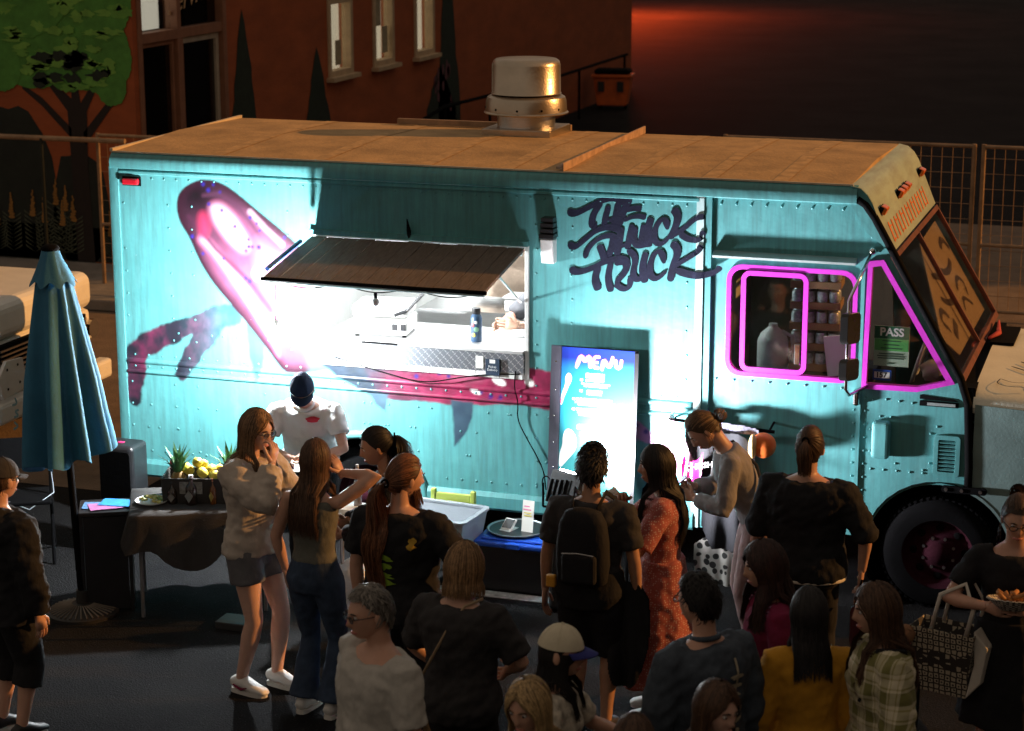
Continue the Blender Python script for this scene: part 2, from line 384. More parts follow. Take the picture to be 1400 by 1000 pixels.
nb2 = thing('added_corner_shade_block', 'added unseen brick block that shades the front of the crowd', 'building', (16, -40, 0))  # second added unseen block, keeps the sun off the front crowd
MB().b(0, 10, 0, 41.4, 0, 12).build('wall', mat('dark brick', (0, 0, 0)), nb2); MB().b(-.2, 10.2, -.2, 41.6, 12.003, 12.4).build('parapet', m_conc, nb2)
for k in range(6):
    for z in (2.2, 6.2): w_ = MB().b(-.05, .02, 2+k*6.8, 4+k*6.8, z, z+2).build('window', m_drk, nb2); MB().b(-.12, -.052, 1.9+k*6.8, 4.1+k*6.8, z-.12, z-.005).build('sill', m_conc, w_)

# temporary mesh fences
m_rust = mat('rusty galvanised tube', (.34, .22, .13), .6, .4, var=.4)
def fence_panel(label, x0, x1, y, ztop, zbot=.1):
    t = thing('mesh_fence_panel', label, 'fence', (x0, y, 0), group='temporary mesh fence panels')
    w = x1-x0
    for x in (0, w): MB().tube([(x, 0, 0), (x, 0, ztop)], .024, 8).build('post', m_rust, t)
    for z in (zbot, .82, ztop-.024): MB().tube([(0, -.001, z), (w, -.001, z)], .02, 8).build('rail', m_rust, t)
    mb = MB(); nx = int(w/.11)
    for i in range(1, nx): mb.tube([(w*i/nx, .012, zbot), (w*i/nx, .012, ztop-.03)], .0035, 4)
    for k in range(1, int((ztop-zbot)/.165)+1): mb.tube([(0, .017, zbot+k*.165), (w, .017, zbot+k*.165)], .0035, 4)
    stuff(mb.build('wire_mesh', m_rust, t)); return t
fence_panel('rusty mesh fence panel emerging from behind the windscreen', -1.0, 1.70, 9.3, 1.90)
fence_panel('rusty mesh fence panel at the far right edge of the picture', 1.80, 4.6, 9.3, 1.90)
fence_panel('mesh fence panel in front of the glazed entrance', -7.85, -5.4, 7.6, 1.86)
pr = tag(MB().tube([(-12, 7.45, 1.79), (-7.45, 7.5, 1.79)], .03, 10).build('pipe_rail', m_rust), 'long pale pipe rail in front of the painted tree trunk', 'rail')
for xx in (-11.5, -9.6, -8.5): MB().tube([(xx, 7.47, .13), (xx, 7.47, 1.79)], .02, 8).build('post', m_bed, pr)
m_bin = mat('orange plastic bin', (.6, .11, .015), .5)
bn = thing('wheeled_bin', 'small orange bin standing far back beside the building corner', 'bin', (-7.35, 27.4, 0), 8)
bn.scale = (.82, .82, .82)
MB().plate([(-.36, .1), (.36, .1), (.46, .78), (-.46, .78)], [], lambda u, v, d: (u, d, v), -.3, .3).build('body', m_bin, bn, bevel=.03)
MB().b(-.5, .5, -.36, .34, .783, .86).build('rim', m_bin, bn, bevel=.02)
MB().b(-.44, .44, -.3, .3, .862, .98).build('rubbish_bag', m_black, bn, bevel=.12, seg=4)
for sx in (-.25, .22): MB().b(sx-.08, sx+.08, -.37, -.361, .45, .7).build('panel', m_dark, bn)
for sx in (-.3, .3): MB().tube([(sx-.03, .1, .09), (sx+.03, .1, .09)], .09, 14).build('wheel', m_black, bn)
rs = thing('added_red_sign', 'hidden lit red sign added for the red glow on the far ground', 'sign', (-14.5, 53, 0))  # added out of sight to throw a red glow on the ground
MB().tube([(0, 0, 0), (0, 0, 3.4)], .06, 8).build('post', m_black, rs)
MB().b(-.9, .9, -.08, .08, 3.4, 4.1).build('face', mat('lit red sign face', (.5, .03, .01), .5, emis=(1, .09, .02), es=4), rs, bevel=.02)
rl = bpy.data.lights.new('added_red_light', 'AREA'); rl.size = 2.4; rl.energy = 4200; rl.color = (1, .08, .012)
ro = link(bpy.data.objects.new('added_red_light', rl), rs); ro.location = (0, -.1, 3.35)

# ------------------------------------------------------------------ the food truck
tk = thing('food_truck', 'teal step van food truck with squid mural and open serving hatch', 'truck', (0, 0, 0))
X0, X1, ZB, ZT = -3.40, .93, .47, 2.68
OX0, OX1, OZ0, OZ1 = -1.84, -.30, 1.39, 2.27
WRX, WRZ, WFX = -1.51, .39, 2.54
def chaikin(P, n=2):
    for _ in range(n):
        Q = []
        for i in range(len(P)):
            a, b = P[i], P[(i+1) % len(P)]
            Q += [(a[0]*.75+b[0]*.25, a[1]*.75+b[1]*.25), (a[0]*.25+b[0]*.75, a[1]*.25+b[1]*.75)]
        P = Q
    return P
def sdf(P, X, Z):
    d = np.full(X.shape, 9.); ins = np.zeros(X.shape, bool); n = len(P)
    for i in range(n):
        ax, az = P[i]; bx_, bz = P[(i+1) % n]; ex, ez = bx_-ax, bz-az
        t = np.clip(((X-ax)*ex+(Z-az)*ez)/(ex*ex+ez*ez+1e-12), 0, 1)
        d = np.minimum(d, np.hypot(X-ax-t*ex, Z-az-t*ez))
        c = ((az > Z) != (bz > Z)); ins ^= c & (X < (bx_-ax)*(Z-az)/(bz-az+1e-12)+ax)
    return np.where(ins, -d, d)
mantle = [(-2.92,2.44),(-2.89,2.54),(-2.79,2.61),(-2.68,2.64),(-2.56,2.62),(-2.45,2.56),(-2.29,2.44),(-2.12,2.32),(-1.97,2.2),(-1.8,1.98),(-1.64,1.68),(-1.64,1.36),(-1.93,1.28),(-2.1,1.27),(-2.16,1.33),(-2.26,1.46),(-2.4,1.62),(-2.52,1.75),(-2.66,1.9),(-2.76,2.06),(-2.82,2.21),(-2.9,2.32)]
arm1 = [(-2.41,1.63),(-2.52,1.74),(-2.67,1.7),(-2.84,1.61),(-3.1,1.54),(-3.29,1.43),(-3.36,1.36),(-3.395,1.25),(-3.395,1.12),(-3.38,1.01),(-3.32,.93),(-3.28,.98),(-3.27,1.05),(-3.24,1.13),(-3.22,1.21),(-3.21,1.33),(-3.16,1.34),(-3.02,1.41),(-2.9,1.48),(-2.78,1.53),(-2.59,1.58)]
arm2 = [(-2.81,1.56),(-2.83,1.45),(-2.89,1.38),(-2.94,1.27),(-2.96,1.2),(-2.93,1.15),(-2.88,1.18),(-2.85,1.24),(-2.8,1.29),(-2.76,1.37),(-2.67,1.44),(-2.63,1.51),(-2.58,1.58),(-2.6,1.66)]
arm3 = [(-2.40,1.64),(-2.38,1.41),(-2.36,1.28),(-2.32,1.19),(-2.28,1.3),(-2.26,1.44),(-2.29,1.6)]
low = [(-1.9,1.44),(-1.64,1.44),(-1.14,1.44),(-.71,1.44),(-.32,1.44),(-.14,1.44),(.08,1.38),(.34,1.2),(.55,1.11),(.68,.96),(.55,.98),(.34,1.04),(.14,1.12),(-.14,1.16),(-.39,1.18),(-.66,1.14),(-.93,1.14),(-1.15,1.14),(-1.37,1.13),(-1.54,1.2),(-1.76,1.3)]
fin1 = [(-1.47,1.18),(-1.31,1.18),(-1.33,1.03),(-1.41,1.1)]
fin2 = [(-.84,1.17),(-.67,1.17),(-.68,1.06),(-.74,.94),(-.82,.84),(-.825,1.0)]
inner = [(-2.67,2.46),(-2.57,2.49),(-2.46,2.41),(-2.38,2.29),(-2.32,2.18),(-2.38,2.1),(-2.48,2.15),(-2.58,2.25),(-2.65,2.35)]
inner2 = [(-2.78,2.2),(-2.67,2.11),(-2.53,1.94),(-2.37,1.73),(-2.23,1.53),(-2.12,1.33),(-2.2,1.63),(-2.38,1.89),(-2.55,2.09),(-2.70,2.25)]
dots = [(-2.66,2.46,1),(-2.56,2.42,1),(-2.46,2.31,1.1),(-2.36,2.22,1),(-2.34,2.38,1),(-2.29,2.34,.8),(-2.27,2.29,.7),(-2.36,2.17,1.2),(-2.33,2.17,1),(-2.38,2.14,1),(-2.28,2.17,1.4),(-2.8,2.22,1.2),(-2.72,2.1,.9),(-2.56,2.07,.8),(-2.52,2.0,.8),(-2.36,1.92,1.5),(-2.39,1.94,1.2),(-2.08,2.25,.8),(-2.7,2.6,1.2),(-2.66,2.56,1.3),(-2.62,2.6,.9),(-2.57,2.55,.8),(-.93,1.36,1.5),(-.86,1.34,1.2),(-.55,1.22,1.4),(-.48,1.22,1.2),(-.62,1.24,1),(-1.1,1.32,1.3),(.56,1.06,1.4),(.5,1.1,1)]
def seg(pts):
    out = []
    for a, b in zip(pts[:-1], pts[1:]): out += list(np.linspace(a, b, max(1, int(round((b-a)/.0095))), endpoint=False))
    return np.array(out+[pts[-1]])
xs = seg([X0, OX0, OX1, X1]); zs = seg([ZB, OZ0, OZ1, ZT])
GX, GZ = np.meshgrid(xs, zs)
nzf = lambda sx, sz, o=0: np.array([noise.fractal(Vector((x*sx+o, z*sz, o)), 1., 2., 4) for x, z in zip(GX.ravel(), GZ.ravel())]).reshape(GX.shape)
N1 = nzf(3.5, 3.5); N2 = nzf(11, 9, 5.)
col = np.zeros(GX.shape+(3,)); al = np.zeros(GX.shape)
def lay(c, a):
    global col, al
    c = np.asarray(c, float); c = np.broadcast_to(c, col.shape)
    na = al+(1-al)*a
    k = np.where(na > 1e-6, a/np.maximum(na, 1e-6), 0)[..., None]
    col = col*(1-k)+c*k; al = na
def soft(d, w): return np.clip(.5-d/w, 0, 1)
def mixc(a, b, t): t = np.clip(t, 0, 1)[..., None]; return np.array(a)*(1-t)+np.array(b)*t
d = sdf(arm3, GX, GZ)+N2*.012; lay(mixc((.03, .13, .15), (.05, .05, .09), N1+.4), soft(d, .02)*.85)
for P in (arm2, arm1):
    d = sdf(chaikin(P, 1), GX, GZ)+N2*.016-.012
    c = mixc((.016, .006, .018), (.12, .010, .045), N2*.6+.35+N1*.9)
    c = c*(1-np.clip((GX+2.95)/.42, 0, .85))[..., None]+np.array((.03, .10, .13))*np.clip((GX+2.95)/.42, 0, .85)[..., None]
    lay(c*(1+.35*N2[..., None]), soft(d, .018)*.96)
d = sdf(chaikin(mantle), GX, GZ)
t = np.clip((np.hypot(GX+2.78, (GZ-2.54)*1.0))/.50, 0, 1)
c = mixc((.006, .002, .005), (.12, .038, .075), t**1.4)*(1+.45*N1)[..., None]
rim = np.clip(1+(d+.012)/.07, 0, 1); c = c*(1-rim[..., None])+np.array((.022, .005, .012))*rim[..., None]
lay(np.clip(c, .003, 1), soft(d, .012)*np.clip(1.25-np.clip((GX+2.05)/.35, 0, 1)*.9, 0, 1))
for P, cc, w in ((inner, (.42, .26, .34), .06), (inner2, (.42, .22, .31), .055)):
    dd = sdf(chaikin(P), GX, GZ); lay(mixc((.32, .06, .14), cc, np.clip(-dd/.05+.4, 0, 1)), soft(dd, w)*.95)
dd = sdf(chaikin([(-2.52,2.36),(-2.44,2.26),(-2.36,2.13),(-2.40,2.11),(-2.48,2.24)]), GX, GZ); lay((.2, .06, .12), soft(dd, .05)*.85)
def curve(pts, w, cc, a):
    dd = np.full(GX.shape, 9.)
    for (ax, az), (bx_, bz) in zip(pts[:-1], pts[1:]):
        ex, ez = bx_-ax, bz-az; t_ = np.clip(((GX-ax)*ex+(GZ-az)*ez)/(ex*ex+ez*ez), 0, 1); dd = np.minimum(dd, np.hypot(GX-ax-t_*ex, GZ-az-t_*ez))
    lay(cc, soft(dd-w, w*1.6)*a)
curve([(-2.82, 2.36), (-2.74, 2.28), (-2.62, 2.14), (-2.48, 2.02), (-2.36, 1.92), (-2.2, 1.72)], .016, (.05, .012, .03), .85)
curve([(-2.70, 2.52), (-2.58, 2.54), (-2.44, 2.46), (-2.32, 2.32), (-2.22, 2.18)], .014, (.06, .018, .04), .8)
curve([(-2.34, 2.42), (-2.22, 2.3), (-2.1, 2.2)], .018, (.42, .28, .36), .7)
dd = sdf(chaikin([(-2.3,2.24),(-2.2,2.2),(-2.05,2.05),(-1.95,1.9),(-2.05,1.85),(-2.2,1.95),(-2.32,2.05)]), GX, GZ); lay((.34, .12, .2), soft(dd, .12)*.8)
dd = np.hypot(GX+2.28, GZ-1.98); lay((.5, .42, .46), soft(dd-.045, .05))
dd = sdf(chaikin([(-2.74,2.36),(-2.70,2.4),(-2.66,2.3),(-2.72,2.2)]), GX, GZ); lay((.55, .03, .1), soft(dd, .09)*.7)
d = sdf(chaikin(low), GX, GZ)+N2*.01
c = mixc((.012, .022, .038), (.24, .014, .06), (GX+1.35)/.55+N1*.5); c = c*(1+.5*N2[..., None])
c = np.where((GX > .0)[..., None], mixc((.05, .01, .035), (.42, .2, .42), (GX-.3)/.3), c)
lay(np.clip(c, .003, 1), soft(d, .014))
lay((.45, .12, .2), soft(np.hypot((GX+.75)/2.6, GZ-1.36)-.05, .07)*.75)
for (x, z, a, b) in ((-.49, 1.33, .05, .028), (-.27, 1.34, .035, .028), (-.66, 1.245, .04, .02)):
    lay((.9, .88, .86), soft(np.hypot((GX-x)/a, (GZ-z+(GX-x)*.3)/b)-1, .3))
for P in (fin1, fin2): lay(mixc((.02, .04, .07), (.05, .10, .14), N1+.5), soft(sdf(P, GX, GZ)+N2*.012, .016))
for (x, z, r) in dots: lay((.022, .014, .17), soft(np.hypot(GX-x, GZ-z)-.012*r, .014))
nx, nz = len(xs), len(zs)
V = np.stack([GX, np.zeros_like(GX), GZ], -1).reshape(-1, 3)
F = []
for j in range(nz-1):
    zc = (zs[j]+zs[j+1])/2
    for i in range(nx-1):
        xc = (xs[i]+xs[i+1])/2
        if OX0 < xc < OX1 and OZ0 < zc < OZ1: continue
        if math.hypot(xc-WRX, zc-WRZ) < .46: continue
        F.append((j*nx+i, j*nx+i+1, (j+1)*nx+i+1, (j+1)*nx+i))
me = bpy.data.meshes.new('side_panel'); me.from_pydata(V.tolist(), [], F)
ca = me.color_attributes.new('mural', 'FLOAT_COLOR', 'POINT')
ca.data.foreach_set('color', np.concatenate([np.clip(col, 0, 1), al[..., None]], -1).astype(np.float32).ravel())
me.materials.append(m_mural)
link(bpy.data.objects.new('side_panel', me), tk)

# shell
MB().xz([(-3.45, .45), (-3.45, 2.74), (1.9, 2.74), (2.0, 2.62), (2.63, 1.55), (2.68, .45)], 2.14, 2.18).build('far_side_wall', m_teal, tk)
MB().b(-3.45, -3.41, .05, 2.14, .45, 2.74).build('rear_wall', m_teal, tk)
MB().b(-3.40, 2.6, .55, 2.13, .40, .46).build('floor', m_dark, tk)
prof = [(.0, 2.682), (-.02, 2.69), (-.022, 2.735), (-.008, 2.77), (.025, 2.795), (.06, 2.797), (.06, 2.70), (.02, 2.682)]
MB().extx(prof, -3.43, 1.93).build('roof_rail', m_teal, tk, smooth='auto')
prof2 = [(.03, 2.799), (1.1, 2.83), (2.17, 2.799), (2.17, 2.75), (1.1, 2.76), (.03, 2.75)]
rf = MB().extx(prof2, -3.44, 1.885).build('roof', m_roof, tk)
m_edge = mat('pale roof flashing', (.6, .5, .36), .5)
MB().b(-3.43, 1.9, .018, .034, 2.795, 2.806).build('flashing', m_edge, rf)
MB().b(-3.45, -3.425, .03, 2.17, 2.80, 2.822).build('rear_flashing', m_edge, rf)
for x in (-2.62, -1.83, -1.04, -.45, .42, .95, 1.42):
    mb = MB()
    for k in range(8):
        y0, y1 = .05+k*2.1/8, .05+(k+1)*2.1/8; zz = lambda y: 2.8+.03*(1-abs(y-1.1)/1.08)
        mb.add([(x-.05, y0, zz(y0)+.003), (x+.05, y0, zz(y0)+.003), (x+.05, y1, zz(y1)+.003), (x-.05, y1, zz(y1)+.003)], [(0, 1, 2, 3)])
    mb.build('roof_seam', mat('roof seam tape', (.49, .31, .14), .85, var=.35, scale=12), rf)
mb = MB(); mb.extx([(0, 0), (2.14, 0), (2.14, .055), (0, .055)], 0, .012)
o = mb.build('roof_ridge', mat('rusty flashing', (.42, .27, .18), .7, var=.4, scale=10), rf); o.location = (-.05, .02, 2.805); 
MB().b(-.09, -.05, .02, 2.16, 2.82, 2.836).build('ridge_flange', mat('rusty flashing', (0, 0, 0)), rf)
MB().b(-2.05, -.62, 2.11, 2.15, 2.806, 2.85).build('far_edge_angle', m_rust, rf)
# rear corner post
pp = [(-3.46, .08), (-3.46, .03), (-3.445, -.004), (-3.41, -.014), (-3.37, -.012), (-3.37, .02), (-3.41, .08)]
MB().plate(pp, [], lambda u, v, d: (u, v, d), .45, 2.70).build('corner_post', m_teal, tk, smooth='auto')
MB().ball((-3.405, .04, 2.70), (.055, .055, .08)).build('corner_cap', m_teal, tk, smooth=True)
# rub rails, sills, seams
for z, h in ((1.272, .022), (1.195, .018)):
    prof = [(-.0005, z-h), (-.014, z-h*.6), (-.02, z), (-.014, z+h*.6), (-.0005, z+h)]; rx_ = np.arange(-3.36, .885, .012); V = []; CA = []
    for x in rx_:
        i = int(np.argmin(abs(xs-x)))
        for (y, zz) in prof: V.append((x, y, zz)); j = int(np.argmin(abs(zs-zz))); CA.append((*np.clip(col[j, i], 0, 1), al[j, i]))
    me = bpy.data.meshes.new('rub_rail'); me.from_pydata(V, [], [(i*5+k, i*5+k+1, i*5+k+6, i*5+k+5) for i in range(len(rx_)-1) for k in range(4)])
    me.color_attributes.new('mural', 'FLOAT_COLOR', 'POINT').data.foreach_set('color', np.array(CA, np.float32).ravel()); me.materials.append(m_mural)
    me.polygons.foreach_set('use_smooth', [True]*len(me.polygons)); link(bpy.data.objects.new('rub_rail', me), tk)
MB().extx([(-.012, .40), (-.03, .42), (-.03, .50), (-.012, .53), (.02, .53), (.02, .40)], -1.02, .9).build('sill', m_teal, tk)
MB().extx([(-.012, .40), (-.03, .42), (-.03, .50), (-.012, .53), (.02, .53), (.02, .40)], -3.36, -2.0).build('sill', m_teal, tk)
MB().extx([(-.001, 2.645), (-.016, 2.652), (-.016, 2.668), (-.001, 2.678)], -3.36, .9).build('drip_moulding', m_teal, tk)
MB().b(.885, .935, -.012, .03, .42, 2.675).build('door_post', mat('pale door post', (.4, .56, .56), .4, var=.2), tk)
MB().b(.935, .985, .0, .06, .42, 2.68).build('post_return', m_teal, tk)
mb = MB()
rv = lambda x, z, y=-.001, r=.0085: mb.ball((x, y, z), (r, r*.6, r), 6, 4)
for x in np.arange(-3.3, .88, .098): rv(x, 2.62)
for z in np.arange(.62, 2.6, .165):
    for x in (-3.335, -2.98, -2.80, -2.05, -.22, .03, .83):
        if rnd.random() < .85: rv(x+rnd.uniform(-.004, .004), z)
for x in np.arange(-3.3, .85, .11):
    if abs(x-WRX) > .55: rv(x, .60)
    rv(x, 1.235)
    if x < -1.9 or x > -.25: rv(x, 1.32)
for _ in range(60): rv(rnd.uniform(-3.3, .85), rnd.choice((.78, .95, 1.1, 1.5)) if True else 0)
stuff(mb.build('rivets', m_teal, tk, smooth=True, clean=False))
# rear arch
mb = MB(); mb.tube([(WRX+.475*math.cos(a), -.006, WRZ+.475*math.sin(a)) for a in np.linspace(R(-8), R(188), 40)], .032, 10, ell=.9); mb.build('wheel_arch', m_teal, tk, smooth=True)
def well(cx, r, y1): 
    mb = MB(); A = np.linspace(0, 2*math.pi, 33)[:-1]
    mb.add([(cx+r*math.cos(a), .004, WRZ+r*math.sin(a)) for a in A]+[(cx+r*math.cos(a), y1, WRZ+r*math.sin(a)) for a in A], [(i, (i+1) % 32, 32+(i+1) % 32, 32+i) for i in range(32)]+[tuple(range(32, 64))])
    mb.build('wheel_well', m_black, tk)
well(WRX, .47, .5); well(WFX, .49, .5)
m_rim = mat('plum painted wheel', (.032, .006, .012), .9, var=.3, scale=10, spec=.1)
def wheel(cx, y, flip=1, far=False):
    Mx = Matrix.Rotation(R(90), 3, 'X')
    t = MB().lathe([(.235, -.11), (.30, -.115), (.345, -.10), (.372, -.07), (.38, 0), (.372, .07), (.345, .10), (.30, .115), (.235, .11)], (cx, y, .38), 48, Mx, caps=False).build('wheel', m_black, tk, smooth=True)
    if far: return
    rim = MB().lathe([(.24, .10), (.225, .085), (.21, .04), (.19, .02), (.15, .035), (.10, .06), (.07, .075), (.065, .10), (0, .105)], (cx, y, .38), 40, Mx, caps=False).build('rim', m_rim, t, smooth=True)
    for k in range(8):
        a = 2*math.pi*k/8
        MB().ball((cx+.165*math.cos(a), y-.034, .38+.165*math.sin(a)), (.027, .006, .027), 10, 6).build('rim_hole', m_black, t, smooth=True)
    mb = MB()
    for k in range(8):
        a = 2*math.pi*(k+.5)/8; mb.tube([(cx+.105*math.cos(a), y-.05, .38+.105*math.sin(a)), (cx+.105*math.cos(a), y-.075, .38+.105*math.sin(a))], .011, 6)
    stuff(mb.build('wheel_nuts', m_steel, t))
    mb = MB()
    for k in range(56):
        a = 2*math.pi*k/56
        mb.box((cx+.376*math.cos(a), y, .38+.376*math.sin(a)), (.012, .17, .022), rot=Matrix.Rotation(-a, 3, 'Y'))
    stuff(mb.build('tread', m_black, t))
wheel(WFX, .14); wheel(WRX, .20); wheel(WFX, 2.0, far=True); wheel(WRX, 2.0, far=True)
MB().tube([(WFX, .1, .38), (WFX, 2.0, .38)], .05).build('axle', m_black, tk); MB().tube([(WRX, .2, .38), (WRX, 2.0, .38)], .05).build('axle', m_black, tk)
MB().b(-3.2, 2.5, .5, 1.6, .3, .40).build('chassis', m_black, tk)

# cab side
arc = [(WFX+.47*math.cos(a), WRZ+.47*math.sin(a)) for a in np.linspace(R(70), R(176), 16)]
outer = [(.985, .46), (.985, 2.69), (1.88, 2.69), (1.95, 2.67), (2.0, 2.62), (2.03, 2.57), (2.62, 1.57), (2.66, 1.43), (2.70, 1.0)]+arc+[(2.07, .46)]
def rrect(x0, x1, z0, z1, r, n=5):
    P = []
    for cx, cz, a0 in ((x1-r, z1-r, 0), (x0+r, z1-r, 90), (x0+r, z0+r, 180), (x1-r, z0+r, 270)):
        for k in range(n+1): a = R(a0+90*k/n); P.append((cx+r*math.cos(a), cz+r*math.sin(a)))
    return P
vent_o = [(2.015, 2.315), (2.115, 2.33), (2.60, 1.545), (2.36, 1.475), (2.0, 1.47)]
vent_i = [(2.045, 2.28), (2.10, 2.29), (2.545, 1.56), (2.355, 1.508), (2.032, 1.505)]
win_o = rrect(1.09, 1.955, 1.495, 2.245, .1); win_i = rrect(1.12, 1.925, 1.525, 2.215, .08)
MB().xz(outer, .03, .05, [rrect(1.1, 1.945, 1.505, 2.235, .09), [(2.025, 2.30), (2.11, 2.315), (2.58, 1.55), (2.36, 1.487), (2.012, 1.482)]]).build('cab_side', m_teal, tk)
MB().xz(win_o, .012, .06, [win_i]).build('window_gasket', m_mag, tk, smooth='auto')
MB().xz(vent_o, .010, .06, [vent_i]).build('vent_gasket', m_mag, tk)
o = MB().xz(rrect(1.19, 1.635, 1.53, 2.21, .06), .002, .03, [rrect(1.222, 1.603, 1.562, 2.178, .03)]).build('sliding_window', m_mag, tk, smooth='auto')
MB().xz(rrect(1.21, 1.615, 1.55, 2.19, .03), .014, .017).build('pane', m_glass, o)
MB().b(1.555, 1.595, -.004, .012, 1.60, 1.74).build('latch', m_chrome, o, bevel=.005)
MB().xz(win_i, .035, .038).build('cab_glass', glass('cab glass', (.9, .91, .91), .04), tk)
MB().xz(vent_i, .03, .033).build('vent_glass', glass('cab glass'), tk)
MB().extx([(.03, 2.285), (-.03, 2.29), (-.032, 2.305), (.0, 2.32), (.03, 2.33)], 1.0, 1.94).build('window_drip_rail', m_alu, tk)
MB().b(1.975, 2.0, .012, .03, .5, 2.25).build('door_edge', m_teal, tk)
mb = MB(); P = [(1.93, 2.715), (1.985, 2.68), (2.045, 2.60), (2.635, 1.585), (2.69, 1.42), (2.715, 1.0), (2.715, .84)]
mb.tube([(x, .01, z) for x, z in P], .026, 8); mb.build('pillar_gasket', m_black, tk, smooth=True)
MB().tube([(1.0, -.0, 2.695), (1.9, -.0, 2.695)], .014, 8).build('cab_gutter', m_teal, tk)
mb = MB()
for x in np.arange(1.04, 1.9, .1): mb.ball((x, .028, 2.64), .009, 6, 4)
for k in range(12): t = k/11; mb.ball((1.98+.56*t, .028, 2.56-.98*t), .009, 6, 4)
for z in np.arange(.6, 1.45, .09): mb.ball((2.03, .028, z), .009, 6, 4); mb.ball((1.955, .028, z), .008, 6, 4)
for x in np.arange(2.08, 2.6, .085): mb.ball((x, .028, 1.40+rnd.uniform(-.01, .01)), .009, 6, 4); mb.ball((x, .028, .93), .009, 6, 4)
for x in np.arange(1.03, 1.95, .12): mb.ball((x, .028, 1.46), .009, 6, 4)
for (x, z) in ((2.13, 1.29), (2.2, 1.29), (2.07, 1.2), (2.07, 1.05), (2.24, .98), (2.46, 1.2), (2.46, 1.0), (2.42, .95), (2.5, 1.25)): mb.ball((x, .028, z), .009, 6, 4)
stuff(mb.build('cab_rivets', m_teal, tk, smooth=True))
MB().b(2.087, 2.205, -.06, .03, 1.02, 1.272).build('fuel_door', m_teal, tk, bevel=.025, seg=3)
v = MB().xz(rrect(2.485, 2.655, .925, 1.20, .025), .005, .03, [rrect(2.515, 2.625, .955, 1.17, .01)]).build('vent_grille', m_teal, tk, bevel=.006)
MB().b(2.515, 2.625, .028, .0295, .955, 1.17).build('vent_backing', m_black, v)
for k in range(8): MB().box((2.57, .015, .972+k*.026), (.11, .018, .006), rot=Matrix.Rotation(R(35), 3, 'X')).build('slat', m_teal, v)
v = MB().b(2.38, 2.63, .016, .03, 1.385, 1.42).build('badge', m_black, tk, bevel=.004)
MB().b(2.43, 2.61, .011, .0155, 1.393, 1.412).build('badge_plate', m_alu, v)
MB().xz([(2.38, 1.455), (2.60, 1.44), (2.63, 1.425), (2.38, 1.43)], .022, .03).build('trim_strip', m_black, tk)
o = MB().xz(rrect(2.55, 2.84, .83, .875, .02), -.03, -.01).build('hinge_strap', m_black, tk)
for x in (2.58, 2.68, 2.8): MB().tube([(x, -.03, .852), (x, -.042, .852)], .012, 8).build('bolt', m_steel, o)
# front cap, windscreen
cap = [(1.885, 2.80), (1.95, 2.785), (1.995, 2.745), (2.03, 2.69), (2.165, 2.37)]
MB().extr(cap, .0, 2.18).build('front_cap', m_paleteal, tk, smooth=True)
MB().plate([(1.885, 2.80), (1.95, 2.785), (1.995, 2.745), (2.03, 2.69), (2.16, 2.38), (2.0, 2.5), (1.885, 2.69)], [], lambda u, v, d: (u, d, v), .005, .02).build('cap_cheek', m_teal, tk)
Pn = Vector((.86, 0, .505)).normalized(); A0 = Vector((2.17, 0, 2.36)); A1 = Vector((2.655, 0, 1.56)); dn = (A1-A0)
def WS(u, t, off=0.): return A0+dn*t+Vector((0, u, 0))+Pn*off      # u across (m), t down 0..1
m_rustf = mat('orange red windscreen frame', (.13, .03, .02), .6, var=.5, scale=9)
def wplate(name, pts, m, o0, o1, holes=(), par=tk): return MB().plate(pts, holes, lambda u, v, d: WS(u, v, d), o0, o1).build(name, m, par, clean=False)
wf = wplate('windscreen_frame', [(.02, 0), (2.16, 0), (2.16, 1), (.02, 1)], m_rustf, -.02, .012, [[(.055, .035), (1.07, .035), (1.07, .955), (.055, .955)], [(1.095, .035), (2.13, .035), (2.13, .955), (1.095, .955)]])
for a, b in ((.05, 1.075), (1.09, 2.135)): wplate('windscreen_pane', [(a, .04), (b, .04), (b, .94), (a, .94)], glass('windscreen glass', (.94, .93, .9), .05), -.004, 0, par=wf)
m_creamp = mat('cream reflection paint', (.5, .36, .22), .7, var=.08)
sh = wplate('painted_reflection', [(1.2, .12), (2.08, .10), (2.08, .90), (.55, .9), (.30, .70), (.62, .5)], m_creamp, -.05, -.045)  # bright reflection in the glass, painted as a cream lettered card
def strokes(mb, S_, fn, w0=1., nib=None, it=2):
    for pts, w in S_:
        P = [Vector((p[0], p[1], 0)) for p in pts]
        for _ in range(it):
            Q = [P[0]]
            for a, b in zip(P[:-1], P[1:]): Q += [a*.75+b*.25, a*.25+b*.75]
            P = Q+[P[-1]]
        n = len(P); V = []
        for i in range(n):
            t = (P[min(i+1, n-1)]-P[max(i-1, 0)]).normalized(); nn = Vector((-t.y, t.x, 0))
            k = i/(n-1); ww = w*w0*.5*(min(1, .45+k*4)*min(1, .55+(1-k)*4))
            if nib is not None: dn_ = Vector((math.cos(nib), math.sin(nib), 0)); ww = w*w0*.5*min(1, .3+k*5)*min(1, .35+(1-k)*5)*(.62+.5*abs(t.cross(dn_).z))
            V += [fn(*(P[i]+nn*ww)[:2]), fn(*(P[i]-nn*ww)[:2])]
        mb.add(V, [(2*i, 2*i+1, 2*i+3, 2*i+2) for i in range(n-1)])
    return mb
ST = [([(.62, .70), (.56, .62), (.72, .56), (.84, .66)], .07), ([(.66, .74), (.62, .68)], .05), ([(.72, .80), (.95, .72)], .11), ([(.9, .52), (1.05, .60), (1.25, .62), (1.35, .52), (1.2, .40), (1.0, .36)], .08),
      ([(1.3, .38), (1.6, .46), (1.85, .40)], .08), ([(1.55, .60), (1.75, .52), (1.9, .6), (1.8, .7)], .06), ([(1.75, .28), (1.95, .22), (2.05, .34)], .08), ([(1.45, .75), (1.6, .66), (1.8, .78)], .05)]
